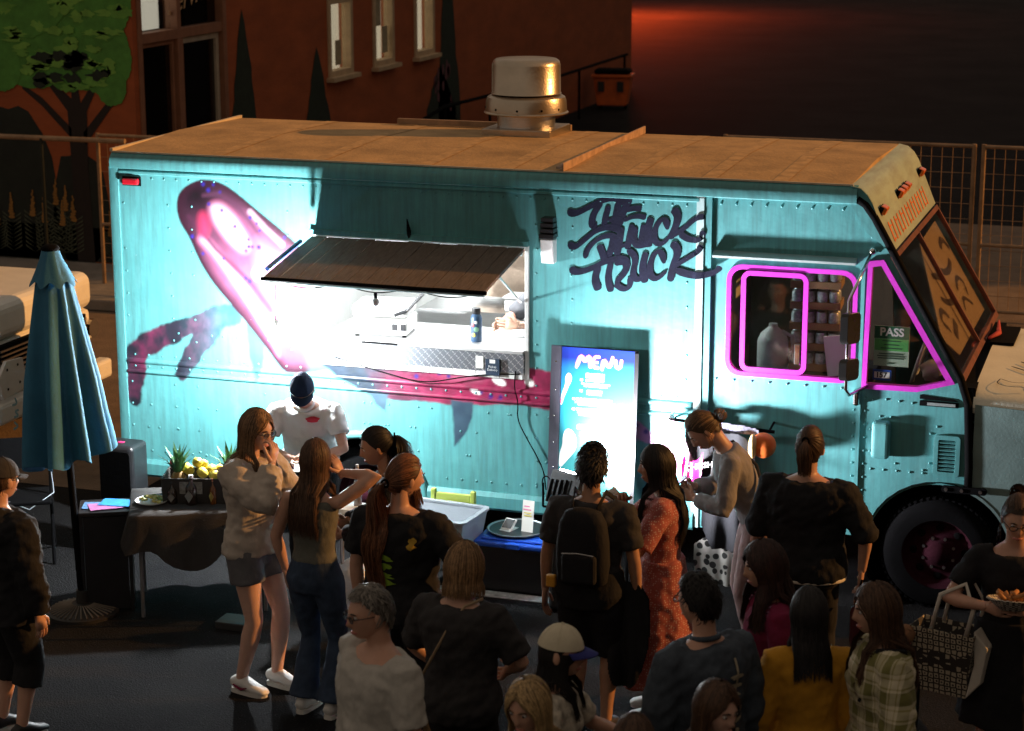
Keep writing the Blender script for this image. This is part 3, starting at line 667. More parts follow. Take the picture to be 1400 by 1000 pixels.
strokes(MB(), ST, lambda u, v: WS(u, v, -.043), .7).build('reflection_lettering', mat('reflected lettering brown', (.05, .022, .015), .7), sh, clean=False)
ST = []
for k in range(14):
    u = .25+k*.125; ST.append(([(u, .48), (u+.01, .88)], .04))
    if k % 2 == 0: ST.append(([(u, .57), (u+.09, .58)], .03))
    if k % 3 == 0: ST.append(([(u, .84), (u+.09, .84)], .03))
cA, cB = Vector((2.03, 0, 2.69)), Vector((2.165, 0, 2.37)); cn = Vector((.92, 0, .39)).normalized()
stuff(strokes(MB(), ST, lambda u, v: cA+(cB-cA)*v+Vector((0, u, 0))+cn*.003).build('cap_lettering', mat('faded orange lettering', (.62, .17, .04), .7, var=.3), tk, clean=False))
for y in (.18, .92, 1.08, 1.24, 1.98):
    c = cA+(cB-cA)*.22+cn*.02
    o = MB().box((c.x, y, c.z), (.05, .10, .055), rot=Matrix.Rotation(R(25), 3, 'Y')).build('marker_light', m_amber, tk, bevel=.012)
    MB().box((c.x-.02, y, c.z-.01), (.03, .12, .075), rot=Matrix.Rotation(R(25), 3, 'Y')).build('marker_base', m_black, o)
o = MB().b(-3.325, -3.20, -.045, -.003, 2.575, 2.62).build('clearance_light', m_redlens, tk, bevel=.01)
MB().b(-3.335, -3.19, -.012, -.001, 2.565, 2.63).build('lamp_base', m_black, o)
# nose / hood
m_hood = mat('cream hood paint', (.74, .73, .60), .5, var=.12, scale=3)
arc2 = [(WFX+.47*math.cos(a), WRZ+.47*math.sin(a)) for a in np.linspace(R(2), R(67), 10)]
MB().xz([(2.735, 1.42)]+[(2.735, .83)]+arc2[::-1]+[(3.95, .42), (3.95, 1.30), (3.6, 1.38)], .01, .03).build('hood_side', mat('grey green hood side', (.16, .24, .23), .5, var=.25, scale=3), tk)
hp = [(.012, 1.40), (.03, 1.45), (.09, 1.49), (.25, 1.525), (1.1, 1.56), (1.95, 1.525), (2.1, 1.49), (2.14, 1.45), (2.16, 1.40), (2.14, 1.36), (.03, 1.36)]
hv = []; mb = MB()
for i, x in enumerate((2.72, 3.0, 3.4, 3.8, 3.95)):
    dz = (0, -.01, -.04, -.11, -.3)[i]; hv += [(x, y, z+dz) for y, z in hp]
n = len(hp); mb.add(hv, [(i*n+k, i*n+(k+1) % n, (i+1)*n+(k+1) % n, (i+1)*n+k) for i in range(4) for k in range(n)]+[tuple(range(n)), tuple(4*n+k for k in range(n))])
hd = mb.build('hood', m_hood, tk, smooth='auto')
MB().b(2.735, 3.95, 2.12, 2.15, .5, 1.40).build('hood_far_side', m_teal, tk); MB().b(3.94, 3.97, .03, 2.12, .42, 1.25).build('nose', m_teal, tk)
MB().b(2.60, 2.73, .05, 2.12, 1.30, 1.52).build('cowl', m_black, tk)
MB().b(2.70, 2.86, 1.2, 1.75, 1.555, 1.575).build('cowl_vent', m_black, hd)
MB().tube([(2.69, 1.25, 1.59), (2.74, 1.4, 1.60), (2.72, 1.6, 1.585), (2.70, 1.8, 1.60)], [.012, .02, .016, .008], 7).build('red_ribbon', mat('red rag', (.5, .06, .05), .8), hd, smooth=True)
ST = [([(2.95, .75), (3.1, .6), (3.2, .62)], .02), ([(2.9, .62), (3.1, .45), (3.3, .5)], .018), ([(3.0, .98), (3.15, .8), (3.3, .82)], .018), ([(2.86, .3), (2.95, .22), (3.05, .26), (3.1, .2)], .008), ([(2.86, .3), (2.84, .18), (2.95, .12), (3.1, .16)], .008), ([(3.0, 1.3), (3.2, 1.1)], .02)]
strokes(MB(), ST, lambda u, v: (u, v, 1.563-abs(v-1.1)*.04-(0 if u < 3 else (u-3)*.05)+.004), 1.).build('hood_scribble', mat('black marker', (.02, .018, .016), .7), hd, clean=False)
# mirrors
mr = MB().tube([(2.03, .02, 2.36), (1.97, -.2, 2.18), (1.94, -.24, 2.10), (1.94, -.24, 1.52), (1.96, -.22, 1.48), (2.04, .02, 1.49)], .011, 8).build('mirror_bracket', m_chrome, tk, smooth=True)
def mirror(z0, z1):
    mb = MB(); mb.plate(rrect(-.06, .06, z0, z1, .03), [], lambda u, v, d: (1.965+u*.55+d, -.27+u*.8, v), -.03, .02)
    o = mb.build('mirror_head', mat('dark mirror shell', (.05, .05, .05), .25, .6, bump=.02), mr, bevel=.012)
mirror(1.83, 2.03); mirror(1.59, 1.73)
MB().ball((2.04, .01, 2.385), .025).build('bracket_bolt', m_chrome, mr, smooth=True); MB().b(1.955, 1.995, -.03, .03, 1.36, 1.47).build('door_handle', m_chrome, tk, bevel=.012)
# wall light
wl = MB().plate([(0, 2.19), (-.07, 2.19), (-.085, 2.25), (-.10, 2.36), (0, 2.36)], [], lambda u, v, d: (d, u, v), -.165, -.075).build('wall_light', m_white, tk, bevel=.008)
for k in range(4): MB().b(-.172+k*.003, -.068-k*.003, -.105+k*.006, -.001, 2.364+k*.036, 2.364+k*.036+.03).build('louvre', m_blackp, wl, bevel=.004)
# roof fan
fn_ = MB().b(-1.16, -.62, 1.58, 2.10, 2.80, 2.865).build('roof_fan', m_galv, tk, bevel=.006)
fc = (-.89, 1.84, 0)
MB().lathe([(.22, 2.866), (.22, 3.0), (.2, 3.0)], fc, 40).build('fan_neck', m_steel, fn_, smooth='auto')
MB().lathe([(.30, 2.965), (.318, 2.968), (.322, 2.975), (.31, 2.985), (.305, 3.06), (.295, 3.09), (.27, 3.105), (.2, 3.105)], fc, 56).build('fan_skirt', m_galv, fn_, smooth='auto')
MB().lathe([(.262, 3.115), (.268, 3.118), (.262, 3.125), (.26, 3.33), (.25, 3.36), (.23, 3.375), (.1, 3.38), (0, 3.38)], fc, 56).build('fan_hood', m_galv, fn_, smooth='auto')
for a in (-120, -85, -50, -20, 200):
    MB().ball((fc[0]+.307*math.cos(R(a)), fc[1]+.307*math.sin(R(a)), 3.01), .009).build('bolt', m_black, fn_)
# logo lettering
LG = [([(90,225),(150,250),(270,190),(400,125),(500,115),(560,165)],55),([(370,150),(300,250),(285,335),(330,350)],50),([(425,180),(385,330),(400,350)],45),([(505,150),(470,330),(480,370)],50),([(420,300),(500,280)],35),([(600,120),(545,220),(505,340)],55),([(580,112),(690,88),(775,98)],48),([(560,215),(640,200),(690,205)],45),([(540,300),(640,258),(725,275)],40),
 ([(95,485),(155,515),(230,450),(330,370),(440,345),(545,385)],52),([(230,600),(255,520),(340,440),(440,412),(480,440)],45),([(465,430),(445,540),(400,610)],52),([(525,350),(515,440),(490,580)],52),([(615,330),(590,430),(575,530)],45),([(520,505),(590,485)],35),([(640,350),(625,470),(660,505),(730,490)],42),([(705,330),(675,500)],40),([(765,275),(730,400),(745,510)],55),([(895,370),(885,300),(845,285),(790,370),(790,470),(850,490),(910,430)],42),
 ([(940,203),(980,260),(960,350),(915,445)],52),([(890,440),(1000,385),(1120,275),(1190,262)],50),([(990,400),(1060,450),(1160,455),(1180,375)],44),([(350,490),(375,560),(395,620)],46),
 ([(112,675),(160,715),(280,685),(400,620),(530,595),(590,640)],52),([(345,660),(310,770),(345,855)],52),([(445,630),(415,760),(445,868)],46),([(470,640),(560,620),(575,690),(480,800)],52),([(475,800),(540,850),(595,835),(600,750)],42),([(575,530),(650,590),(612,740),(660,775),(720,740)],44),([(725,550),(690,680),(718,795)],50),([(870,640),(850,550),(800,545),(755,640),(755,740),(810,770),(890,700)],44),([(930,470),(985,540),(935,670),(915,785)],52),([(930,675),(1050,600),(1140,545),(1165,490)],50),([(950,690),(1080,735),(1190,735),(1290,700),(1308,660)],52)]
def LGf(u, v, k=0):                     # tracing grid -> metres on the side panel
    a = u/1400; b = v/992
    x = -.079+1.194*a+.003*b+.017*a*b; z = 2.731+.054*a-.849*b+.024*a*b
    return (x, (-.0045 if x < .88 else (-.0165 if x < .937 else -.006))-k*.00012, z)
mb = MB()
for k, s_ in enumerate(LG): strokes(mb, [s_], lambda u, v: LGf(u, v, k), 1.16, R(-35), 2)
mb.build('graffiti_logo', m_ink, tk, clean=False)

# ------------------------------------------------------------------ serving hatch, awning, interior
HY0, HZ0, HY1, HZ1 = -.02, 2.285, -.885, 2.14
def AW(x, t, off=0): # on awning slope
    nrm = Vector((0, (HZ0-HZ1), -(HY1-HY0))).normalized()
    p = Vector((x, HY0+(HY1-HY0)*t, HZ0+(HZ1-HZ0)*t)); return p+Vector((0, -nrm.y, nrm.z))*off
aw = MB()
for x in (-1.80, -1.07, -.34): aw.tube([AW(x, .02, -.03), AW(x, .97, -.03)], .016, 6)
for t in (.06, .96): aw.tube([AW(-1.84, t, -.03), AW(-.30, t, -.03)], .016, 6)
aw = aw.build('awning', m_alu, tk)
NP = 13; pw = (1.56)/NP
for i in range(NP):
    xa = -1.85+i*pw; e = .97+rnd.uniform(-.004, .012)
    mb = MB(); k0 = rnd.uniform(-.002, .003)
    P = [AW(xa+.003, .03, 0+k0), AW(xa+pw-.003, .03, 0+k0), AW(xa+pw-.003, e, 0), AW(xa+.003, e, 0)]; Q = [AW(xa+.003, .03, -.02+k0), AW(xa+pw-.003, .03, -.02+k0), AW(xa+pw-.003, e, -.02), AW(xa+.003, e, -.02)]
    mb.add(P+Q, [(0, 1, 2, 3), (7, 6, 5, 4), (0, 4, 5, 1), (1, 5, 6, 2), (2, 6, 7, 3), (3, 7, 4, 0)]); mb.build('plank', m_wood, aw)
MB().tube([AW(-1.86, .98, -.012), AW(-.28, .98, -.012)], .014, 6).build('front_edge', m_black, aw)
MB().tube([AW(-1.87, .20, .012), AW(-1.87, .84, .012)], .016, 8).build('blue_strap', mat('blue strap', (.02, .09, .35), .5), aw)
MB().b(-1.88, -.27, -.035, -.002, 2.29, 2.325).build('hinge_rail', m_teal, aw)
MB().tube([(-1.13, -.02, 2.30), (-1.125, -.045, 2.36), (-1.135, -.05, 2.44)], [.014, .016, .004], 7).build('hook', m_black, aw)
for x in (-1.83, -.33): MB().tube([AW(x, .55, -.03), (x, -.01, 1.90)], .009, 8).build('gas_strut', m_chrome, aw)
# string of bulbs under the front edge
mb = MB(); pts = [AW(-1.82+1.5*t, .9, -.03)+Vector((0, -.01, -.05*math.sin(math.pi*((t*3) % 1)))) for t in np.linspace(0, 1, 31)]
mb.tube(pts, .004, 5); fl_ = mb.build('light_string', m_black, aw)
for t in (.5,):
    p = AW(-1.82+1.5*t, .9, -.03)+Vector((0, -.01, -.05))
    MB().tube([p, p-Vector((0, 0, .035))], .012, 8).build('bulb_socket', m_black, fl_)
    MB().ball(p-Vector((0, 0, .062)), (.024, .024, .03)).build('bulb', m_white, fl_, smooth=True)
# hatch frame, counter
fr = MB().xz([(OX0-.03, OZ0-.03), (OX1+.03, OZ0-.03), (OX1+.03, OZ1+.03), (OX0-.03, OZ1+.03)], -.012, .05, [[(OX0, OZ0), (OX1, OZ0), (OX1, OZ1), (OX0, OZ1)]]).build('hatch_frame', m_white, tk, bevel=.004)
def diamond():
    m = bpy.data.materials.new('diamond tread plate'); m.use_nodes = True; nt = m.node_tree; L = nt.links.new; p = nt.nodes['Principled BSDF']
    p.inputs['Metallic'].default_value = .9; p.inputs['Roughness'].default_value = .32; p.inputs['Base Color'].default_value = (.55, .57, .6, 1)
    tc = nd(nt, 'ShaderNodeTexCoord'); outs = []
    for sg in (1, -1):
        mp = nd(nt, 'ShaderNodeMapping'); mp.inputs['Rotation'].default_value = (0, R(45*sg), 0); mp.inputs['Scale'].default_value = (26, 1, 26); mp.inputs['Location'].default_value = (0 if sg > 0 else .5, 0, 0)
        L(tc.outputs['Object'], mp.inputs[0]); sx = nd(nt, 'ShaderNodeSeparateXYZ'); L(mp.outputs[0], sx.inputs[0])
        def tri(o, k):
            f = nd(nt, 'ShaderNodeMath', operation='PINGPONG'); L(o, f.inputs[0]); f.inputs[1].default_value = k; return f.outputs[0]
        a = nd(nt, 'ShaderNodeMath', operation='MULTIPLY'); L(tri(sx.outputs[0], .5), a.inputs[0]); a.inputs[1].default_value = 3.4
        b = nd(nt, 'ShaderNodeMath', operation='ADD'); L(a.outputs[0], b.inputs[0]); L(tri(sx.outputs[2], .5), b.inputs[1])
        c = nd(nt, 'ShaderNodeMath', operation='LESS_THAN'); L(b.outputs[0], c.inputs[0]); c.inputs[1].default_value = .42; outs.append(c.outputs[0])
    mx = nd(nt, 'ShaderNodeMath', operation='MAXIMUM'); L(outs[0], mx.inputs[0]); L(outs[1], mx.inputs[1])
    bp = nd(nt, 'ShaderNodeBump'); bp.inputs['Distance'].default_value = .006; bp.inputs['Strength'].default_value = 1; L(mx.outputs[0], bp.inputs['Height']); L(bp.outputs[0], p.inputs['Normal'])
    x = nd(nt, 'ShaderNodeMix', data_type='RGBA'); L(mx.outputs[0], x.inputs[0]); x.inputs[6].default_value = (.34, .37, .42, 1); x.inputs[7].default_value = (.8, .82, .85, 1); L(x.outputs[2], p.inputs['Base Color'])
    return m
MB().b(OX0+.002, OX1-.002, -.03, .0, 1.405, 1.535).build('tread_plate', diamond(), tk)
for i in range(9): MB().b(OX0+.004+i*.17, OX0+.004+i*.17+.164, -.026, -.002, 1.362, 1.403).build('ticket_rail', m_white, tk)
ct = MB().b(OX0+.002, OX1-.002, -.045, .62, 1.54, 1.565).build('counter', mat('steel counter', (.62, .62, .62), .35, .5, var=.1, scale=6), tk, bevel=.004)
MB().b(OX0+.35, OX0+.62, -.048, -.0455, 1.543, 1.558).build('counter_slot', m_black, ct)
MB().b(OX0, OX1, .58, .62, .5, 1.54).build('counter_cupboard', m_inwall, tk)
MB().b(-3.38, .9, 2.10, 2.13, .47, 2.70).build('interior_wall', m_inwall, tk)
MB().b(-2.2, -2.17, .03, 2.1, .47, 2.70).build('interior_partition', m_inwall, tk); MB().b(.86, .88, .9, 2.1, .47, 2.70).build('cab_partition', m_inwall, tk)
MB().b(-2.16, .85, .03, 2.09, 2.66, 2.70).build('interior_ceiling', m_inwall, tk)
MB().b(-1.7, -.1, 1.6, 2.09, .47, 1.45).build('back_bench', m_steel, tk)
MB().b(-1.35, -.35, 1.95, 2.09, 1.5, 1.95).build('splash_panel', mat('greasy steel', (.33, .25, .19), .4, .8, var=.3), tk)
lt = MB().tube([(-1.9, .75, 2.62), (.2, .75, 2.62)], .022, 8).build('ceiling_tube', mat('tube light', (.9, .9, .9), .5, emis=(.92, .97, 1.), es=6), tk)
def area(name, loc, dirv, sx, sy, e, colr, par, spread=180):
    l = bpy.data.lights.new(name, 'AREA'); l.shape = 'RECTANGLE'; l.size = sx; l.size_y = sy; l.energy = e; l.color = colr; l.spread = R(spread)
    o = link(bpy.data.objects.new(name, l), par); o.location = loc; o.rotation_euler = Vector(dirv).to_track_quat('-Z', 'Y').to_euler(); return o
area('tube_light', (-.85, .75, 2.59), (0, 0, -1), 2.0, .05, 90, (.92, .97, 1), tk)
# things inside the hatch
gr = thing('panini_grill', 'white countertop appliance with black handle on the hatch counter', 'appliance', (-1.42, .22, 1.566), 8)
MB().b(-.2, .2, -.16, .16, .015, .13).build('base', m_white, gr, bevel=.015); MB().b(-.2, .2, -.15, .16, .14, .23).build('lid', m_white, gr, bevel=.025)
MB().tube([(.12, -.2, .17), (.2, -.2, .2), (.26, .08, .27)], .014, 8).build('handle', m_blackp, gr)
for sx in (-.17, .17):
    for sy in (-.13, .13): MB().tube([(sx, sy, 0), (sx, sy, .016)], .015, 8).build('foot', m_black, gr)
for k in (0, 1): MB().b(.09+k*.06, .13+k*.06, -.163, -.16, .05, .1).build('dial', m_blackp, gr)
bo = thing('water_bottle', 'blue steel water bottle covered in stickers on the hatch counter', 'bottle', (-.71, .16, 1.566))
MB().lathe([(.036, 0), (.04, .006), (.04, .165), (.034, .185), (.026, .195)], n=24).build('body', mat('bottle blue', (.04, .09, .17), .4), bo, smooth='auto')
MB().lathe([(.028, .196), (.03, .2), (.03, .235), (.0, .24)], n=20).build('cap', m_blackp, bo, smooth='auto')
for a, z, r, c in ((-100, .05, .016, (.6, .5, .1)), (-70, .09, .018, (.2, .4, .25)), (-110, .12, .015, (.5, .1, .12)), (-75, .14, .012, (.7, .7, .7))):
    MB().ball((.0385*math.cos(R(a)), .0385*math.sin(R(a)), z), (r, .004, r), M=Matrix.Rotation(R(a+90), 3, 'Z')).build('sticker', mat('sticker%d' % z.__hash__(), c, .5), bo, smooth=True)
sg = tag(MB().box((-.52, -.05, 1.44), (.10, .006, .115)).build('pickup_notice', mat('navy notice', (.012, .03, .06), .5)), 'small navy pickup notice hung on the tread plate', 'sign')
MB().b(-.54, -.50, -.0545, -.0535, 1.468, 1.495).build('white_square', m_white, sg)
text_mesh('Pickup', .022, lambda u, v: (-.52+u, -.0545, 1.437+v), 'lettering', m_white, sg); text_mesh('Delivery', .022, lambda u, v: (-.52+u, -.0545, 1.415+v), 'lettering', m_white, sg)
tag(MB().box((-.62, -.033, 1.465), (.055, .004, .085)).build('price_card', m_paper), 'little white card stuck beside the navy pickup notice', 'card')
tb = thing('food_container', 'pale plastic tub at the back of the hatch kitchen', 'container', (-.85, 1.75, 1.452))
MB().b(-.16, .16, -.1, .1, 0, .1).build('body', m_white, tb, bevel=.015); MB().b(-.17, .17, -.11, .11, .103, .12).build('lid', m_inwall, tb, bevel=.005)
# cab interior
MB().xz([(.99, .5), (.99, 2.65), (1.9, 2.65), (1.95, 2.55), (2.1, .5)], 1.3, 1.33).build('cab_lining', mat('cab lining', (.14, .09, .06), .8), tk)
MB().b(2.25, 2.62, .1, 2.1, 1.2, 1.46).build('dashboard', m_dark, tk, bevel=.04)
sw = MB().tube([(2.33+.16*math.cos(a)*.35, .45+.19*math.cos(a+1.57), 1.62+.19*math.sin(a+1.57)) for a in np.linspace(0, 6.283, 25)], .014, 8, caps=False).build('steering_wheel', mat('grey wheel rim', (.35, .33, .28), .5), tk, smooth=True)
m_card = mat('cardboard', (.34, .2, .1), .85, var=.2); m_can = mat('printed can', (.45, .5, .5), .35, .4, var=.7, scale=22)
for k in range(5):
    t = thing('can_case', ('bottom', 'second lowest', 'middle', 'second highest', 'top')[k]+' cardboard tray in the stack of cans behind the cab window', 'can tray', (1.60, .55, 1.46+k*.142), 4, 'trays of cans in the cab')
    MB().b(-.17, .17, -.12, .12, 0, .05).build('tray', m_card, t, bevel=.003)
    for i in range(4):
        for j in range(2): MB().lathe([(.034, .012), (.037, .02), (.037, .105), (.03, .122), (0, .122)], (-.125+i*.083, -.08+j*.09, 0), 14).build('can', m_can, t, smooth='auto')
MB().b(1.3, 2.0, .35, .9, 1.38, 1.455).build('cab_shelf', m_dark, tk)
jg = thing('plastic_jug', 'translucent white jug behind the sliding cab window', 'jug', (1.33, .42, 1.456))
MB().lathe([(.09, 0), (.105, .02), (.105, .2), (.085, .25), (.05, .28), (.03, .3), (.03, .32), (0, .32)], n=24).build('body', mat('milky plastic', (.45, .46, .42), .5), jg, smooth='auto')
MB().tube([(.1, 0, .1), (.14, 0, .14), (.13, 0, .24), (.06, 0, .27)], .014, 8).build('handle', mat('milky plastic', (0, 0, 0)), jg, smooth=True)
tag(MB().box((1.84, .25, 1.63), (.24, .02, .27), rot=Matrix.Rotation(R(-8), 3, 'Y')).build('paper_sheet', m_paper), 'large blank paper sheet leaning inside the cab door window', 'paper')
ps = tag(MB().b(2.066, 2.292, .062, .068, 1.622, 1.888).build('pass_certificate', mat('certificate paper', (.42, .55, .42), .7, var=.1)), 'green PASS inspection certificate in the triangular cab window', 'certificate')
MB().b(2.066, 2.292, .0590, .0605, 1.805, 1.888).build('green_header', mat('certificate green', (.01, .12, .05), .6), ps)
MB().b(2.07, 2.288, .0590, .0605, 1.725, 1.803).build('green_band', mat('certificate mid green', (.10, .42, .10), .6), ps)
text_mesh('PASS', .075, lambda u, v: (2.179+u, .0575, 1.825+v), 'lettering', m_paper, ps, offset=.002)
mb = MB()
for k, (w, z) in enumerate(((.12, 1.79), (.1, 1.765), (.14, 1.742), (.16, 1.705), (.18, 1.69), (.17, 1.675), (.05, 1.642))): mb.b(2.179-w/2, 2.179+w/2, .0575, .0583, z-.003, z+.003)
mb.build('small_print', mat('print grey', (.03, .08, .05), .6), ps)
st = tag(MB().b(2.066, 2.186, .052, .057, 1.527, 1.597).build('permit_sticker', mat('permit blue', (.02, .08, .38), .5)), 'small blue permit sticker reading 157 below the certificate', 'sticker')
MB().b(2.076, 2.176, .0495, .0505, 1.542, 1.583).build('white_field', m_paper, st); text_mesh('157', .048, lambda u, v: (2.122+u, .0485, 1.547+v), 'lettering', m_blackp, st, offset=.0015)
bgp = MB(); bgp.ball((2.42, .3, 1.56), (.09, .07, .07), 12, 8)
for i, v_ in enumerate(bgp.v): n_ = noise.noise(Vector(v_)*22)*.03; bgp.v[i] = (v_[0]+n_, v_[1]+n_, v_[2]+n_)
tag(bgp.build('crumpled_bag', mat('crumpled plastic', (.42, .36, .28), .25), None, smooth=True), 'crumpled plastic bag on the dashboard behind the triangular window', 'bag')

# ------------------------------------------------------------------ lit lamps: two work floods
fl1 = thing('work_light', 'glaring white work lamp hung below the left end of the awning', 'lamp', (-1.84, -.70, 1.72))
MB().ball((0, 0, 0), (.042, .042, .05), 20, 14).build('bulb', mat('lit globe', (.9, .9, .9), .4, emis=(.93, .98, 1.), es=70), fl1, smooth=True)
MB().tube([(0, 0, .048), (0, 0, .10)], .02, 12).build('socket', m_white, fl1); MB().tube([(0, 0, .10), (.005, -.01, .25), (.02, -.02, .43)], .004, 6).build('cord', m_white, fl1)
m_emit = mat('flood lens', (.9, .9, .9), .4, emis=(.93, .98, 1.), es=60)
pl_ = bpy.data.lights.new('globe_light', 'POINT'); pl_.energy = 600; pl_.shadow_soft_size = .045; pl_.color = (.93, .98, 1); link(bpy.data.objects.new('globe_light', pl_), fl1).location = (-.05, .02, 0)
fl2 = thing('flood_light', 'square LED flood light on a stand blazing at the foot of the menu board', 'lamp', (.23, -.76, .05))
MB().box((0, 0, .80), (.28, .06, .20), rot=Matrix.Rotation(R(-28), 3, 'Z') @ Matrix.Rotation(R(-20), 3, 'X')).build('housing', m_blackp, fl2, bevel=.012)
for k in range(7): MB().box((-.1+k*.033, -.047+.018*0, .79), (.006, .03, .15), rot=Matrix.Rotation(R(-28), 3, 'Z') @ Matrix.Rotation(R(-20), 3, 'X')).build('cooling_fin', m_blackp, fl2)
MB().box((.018, .038, .812), (.25, .004, .17), rot=Matrix.Rotation(R(-28), 3, 'Z') @ Matrix.Rotation(R(-20), 3, 'X')).build('lens', m_emit, fl2)
MB().tube([(-.16, 0, .66), (-.16, 0, .82)], .008, 6).build('yoke_arm', m_black, fl2); MB().tube([(.16, 0, .66), (.16, 0, .82)], .008, 6).build('yoke_arm', m_black, fl2); MB().tube([(-.16, 0, .66), (.16, 0, .66)], .008, 6).build('yoke_bar', m_black, fl2)
area('flood', (.03, .075, .82), (.62, .58, .53), .22, .16, 165, (.96, .94, 1), fl2, 128)
m_case = mat('black flight case', (.02, .02, .021), .55)
cs = thing('black_case', 'black upright case carrying the flood light beside the blue lidded tote', 'case', (.25, -.72, 0))
MB().b(-.13, .13, -.1, .1, .02, .59).build('body', m_case, cs, bevel=.03, seg=3); MB().b(-.14, .14, -.11, .11, .595, .69).build('lid', m_case, cs, bevel=.015)
for sx in (-.1, .1):
    for sy in (-.07, .07): MB().b(sx-.02, sx+.02, sy-.02, sy+.02, 0, .02).build('foot', m_black, cs)

# ------------------------------------------------------------------ street furniture and stall goods
# menu board
mn = thing('menu_board', 'tall blue and teal menu board standing against the truck', 'sign', (.23, -.15, 0))
BT, BB = Vector((0, .05, 1.64)), Vector((0, -.05, .58))
def MN(u, v, off=0.): return BB+(BT-BB)*v+Vector((u, -off, 0))
def mplate(name, pts, m, o0, o1, par, holes=()): return MB().plate(pts, holes, lambda u, v, d: MN(u, v, d), o0, o1).build(name, m, par, clean=False)
mplate('frame', [(-.30, 0), (.30, 0), (.30, 1), (-.30, 1)], m_blackp, -.012, 0, mn)
mplate('left_channel', [(-.305, 0), (-.235, 0), (-.235, 1.002), (-.305, 1.002)], mat('dark anodised channel', (.10, .10, .13), .35, .6), 0, .018, mn)
mplate('right_edge', [(.275, 0), (.303, 0), (.303, .985), (.275, .985)], m_blackp, 0, .012, mn)
for v in (.08, .22, .38, .55, .72, .9): o = MB().ball(MN(-.27, v, .018), (.008, .004, .008)).build('screw', m_chrome, mn, smooth=True)
def menu_print():
    m = bpy.data.materials.new('menu print'); m.use_nodes = True; nt = m.node_tree; L = nt.links.new; p = nt.nodes['Principled BSDF']
    tc = nd(nt, 'ShaderNodeTexCoord'); sx = nd(nt, 'ShaderNodeSeparateXYZ'); L(tc.outputs['Object'], sx.inputs[0])
    mr_ = nd(nt, 'ShaderNodeMapRange'); mr_.inputs[1].default_value = .58; mr_.inputs[2].default_value = 1.64; L(sx.outputs[2], mr_.inputs[0])
    r = nd(nt, 'ShaderNodeValToRGB'); e = r.color_ramp.elements; e[0].position = 0; e[0].color = (.05, .32, .33, 1); e[1].position = 1; e[1].color = (.008, .03, .26, 1)
    for q, c in ((.3, (.03, .26, .28)), (.62, (.012, .19, .29)), (.86, (.01, .12, .30)), (.93, (.008, .02, .2))): x = e.new(q); x.color = (*c, 1)
    L(mr_.outputs[0], r.inputs[0]); L(r.outputs[0], p.inputs['Base Color']); p.inputs['Roughness'].default_value = .35; return m
po = mplate('poster', [(-.233, .005), (.273, .005), (.273, .995), (-.233, .995)], menu_print(), .001, .004, mn)
m_pink = mat('print pink', (.75, .2, .38), .5, bump=0); m_pw = mat('print white', (.8, .8, .8), .5, bump=0, var=.03); m_py = mat('print yellow', (.7, .6, .15), .5, bump=0)
ST = [([(-.09, .865), (-.065, .945), (-.045, .90), (-.02, .945), (-.015, .87)], .02), ([(.035, .935), (.0, .935), (-.002, .875), (.03, .875)], .015), ([(.0, .905), (.025, .905)], .012), ([(.045, .86), (.05, .935), (.085, .87), (.10, .945)], .016), ([(.115, .93), (.115, .885), (.14, .88), (.145, .93)], .015)]
strokes(MB(), [([(a*1.35, (b-.9)*1.15+.905) for a, b in p], w*1.5) for p, w in ST], lambda u, v: MN(u-.01, v, .0055)).build('menu_title_outline', m_pink, po, clean=False)
strokes(MB(), [([(a*1.35, (b-.9)*1.15+.905) for a, b in p], w*.8) for p, w in ST], lambda u, v: MN(u-.01, v, .007)).build('menu_title', m_pw, po, clean=False)
def bar(u0, u1, v0, v1, m, name, off=.0055): return mplate(name, [(u0, v0), (u1, v0), (u1, v1), (u0, v1)], m, off-.001, off, po)
bar(-.06, .07, .808, .838, m_pink, 'heading_band')
rr = random.Random(5); mb = MB()
def words(u0, u1, v, h):
    u = u0
    while u < u1-.01:
        w = rr.uniform(.012, .035); w = min(w, u1-u); mb.plate([(u, v), (u+w, v), (u+w, v+h), (u, v+h)], [], lambda a, b, d: MN(a, b, d), .0045, .0055); u += w+.006
for (u0, u1, v, h) in ((-.04, .05, .817, .012), (-.06, .07, .785, .014), (-.09, .11, .765, .008), (-.07, .09, .75, .008), (-.05, .06, .715, .014), (-.05, .06, .70, .007), (-.12, .13, .66, .015), (-.13, .15, .643, .008), (-.11, .12, .63, .008), (-.12, .15, .595, .015), (-.11, .13, .578, .008), (-.1, .13, .563, .008),
                        (-.09, .10, .445, .01), (-.09, .10, .43, .01), (-.08, .09, .412, .01), (-.09, .09, .285, .009), (-.1, .09, .27, .009), (-.05, .06, .255, .009)): words(u0, u1, v, h)
stuff(mb.build('menu_text_lines', m_pw, po, clean=False))
bar(-.11, .13, .475, .505, m_pw, 'heading_band'); bar(-.08, .09, .325, .355, m_pw, 'heading_band')
for v in (.785, .715, .66, .595): bar(-.10 if v > .7 else -.15, -.08 if v > .7 else -.13, v, v+.014, m_py, 'bullet')
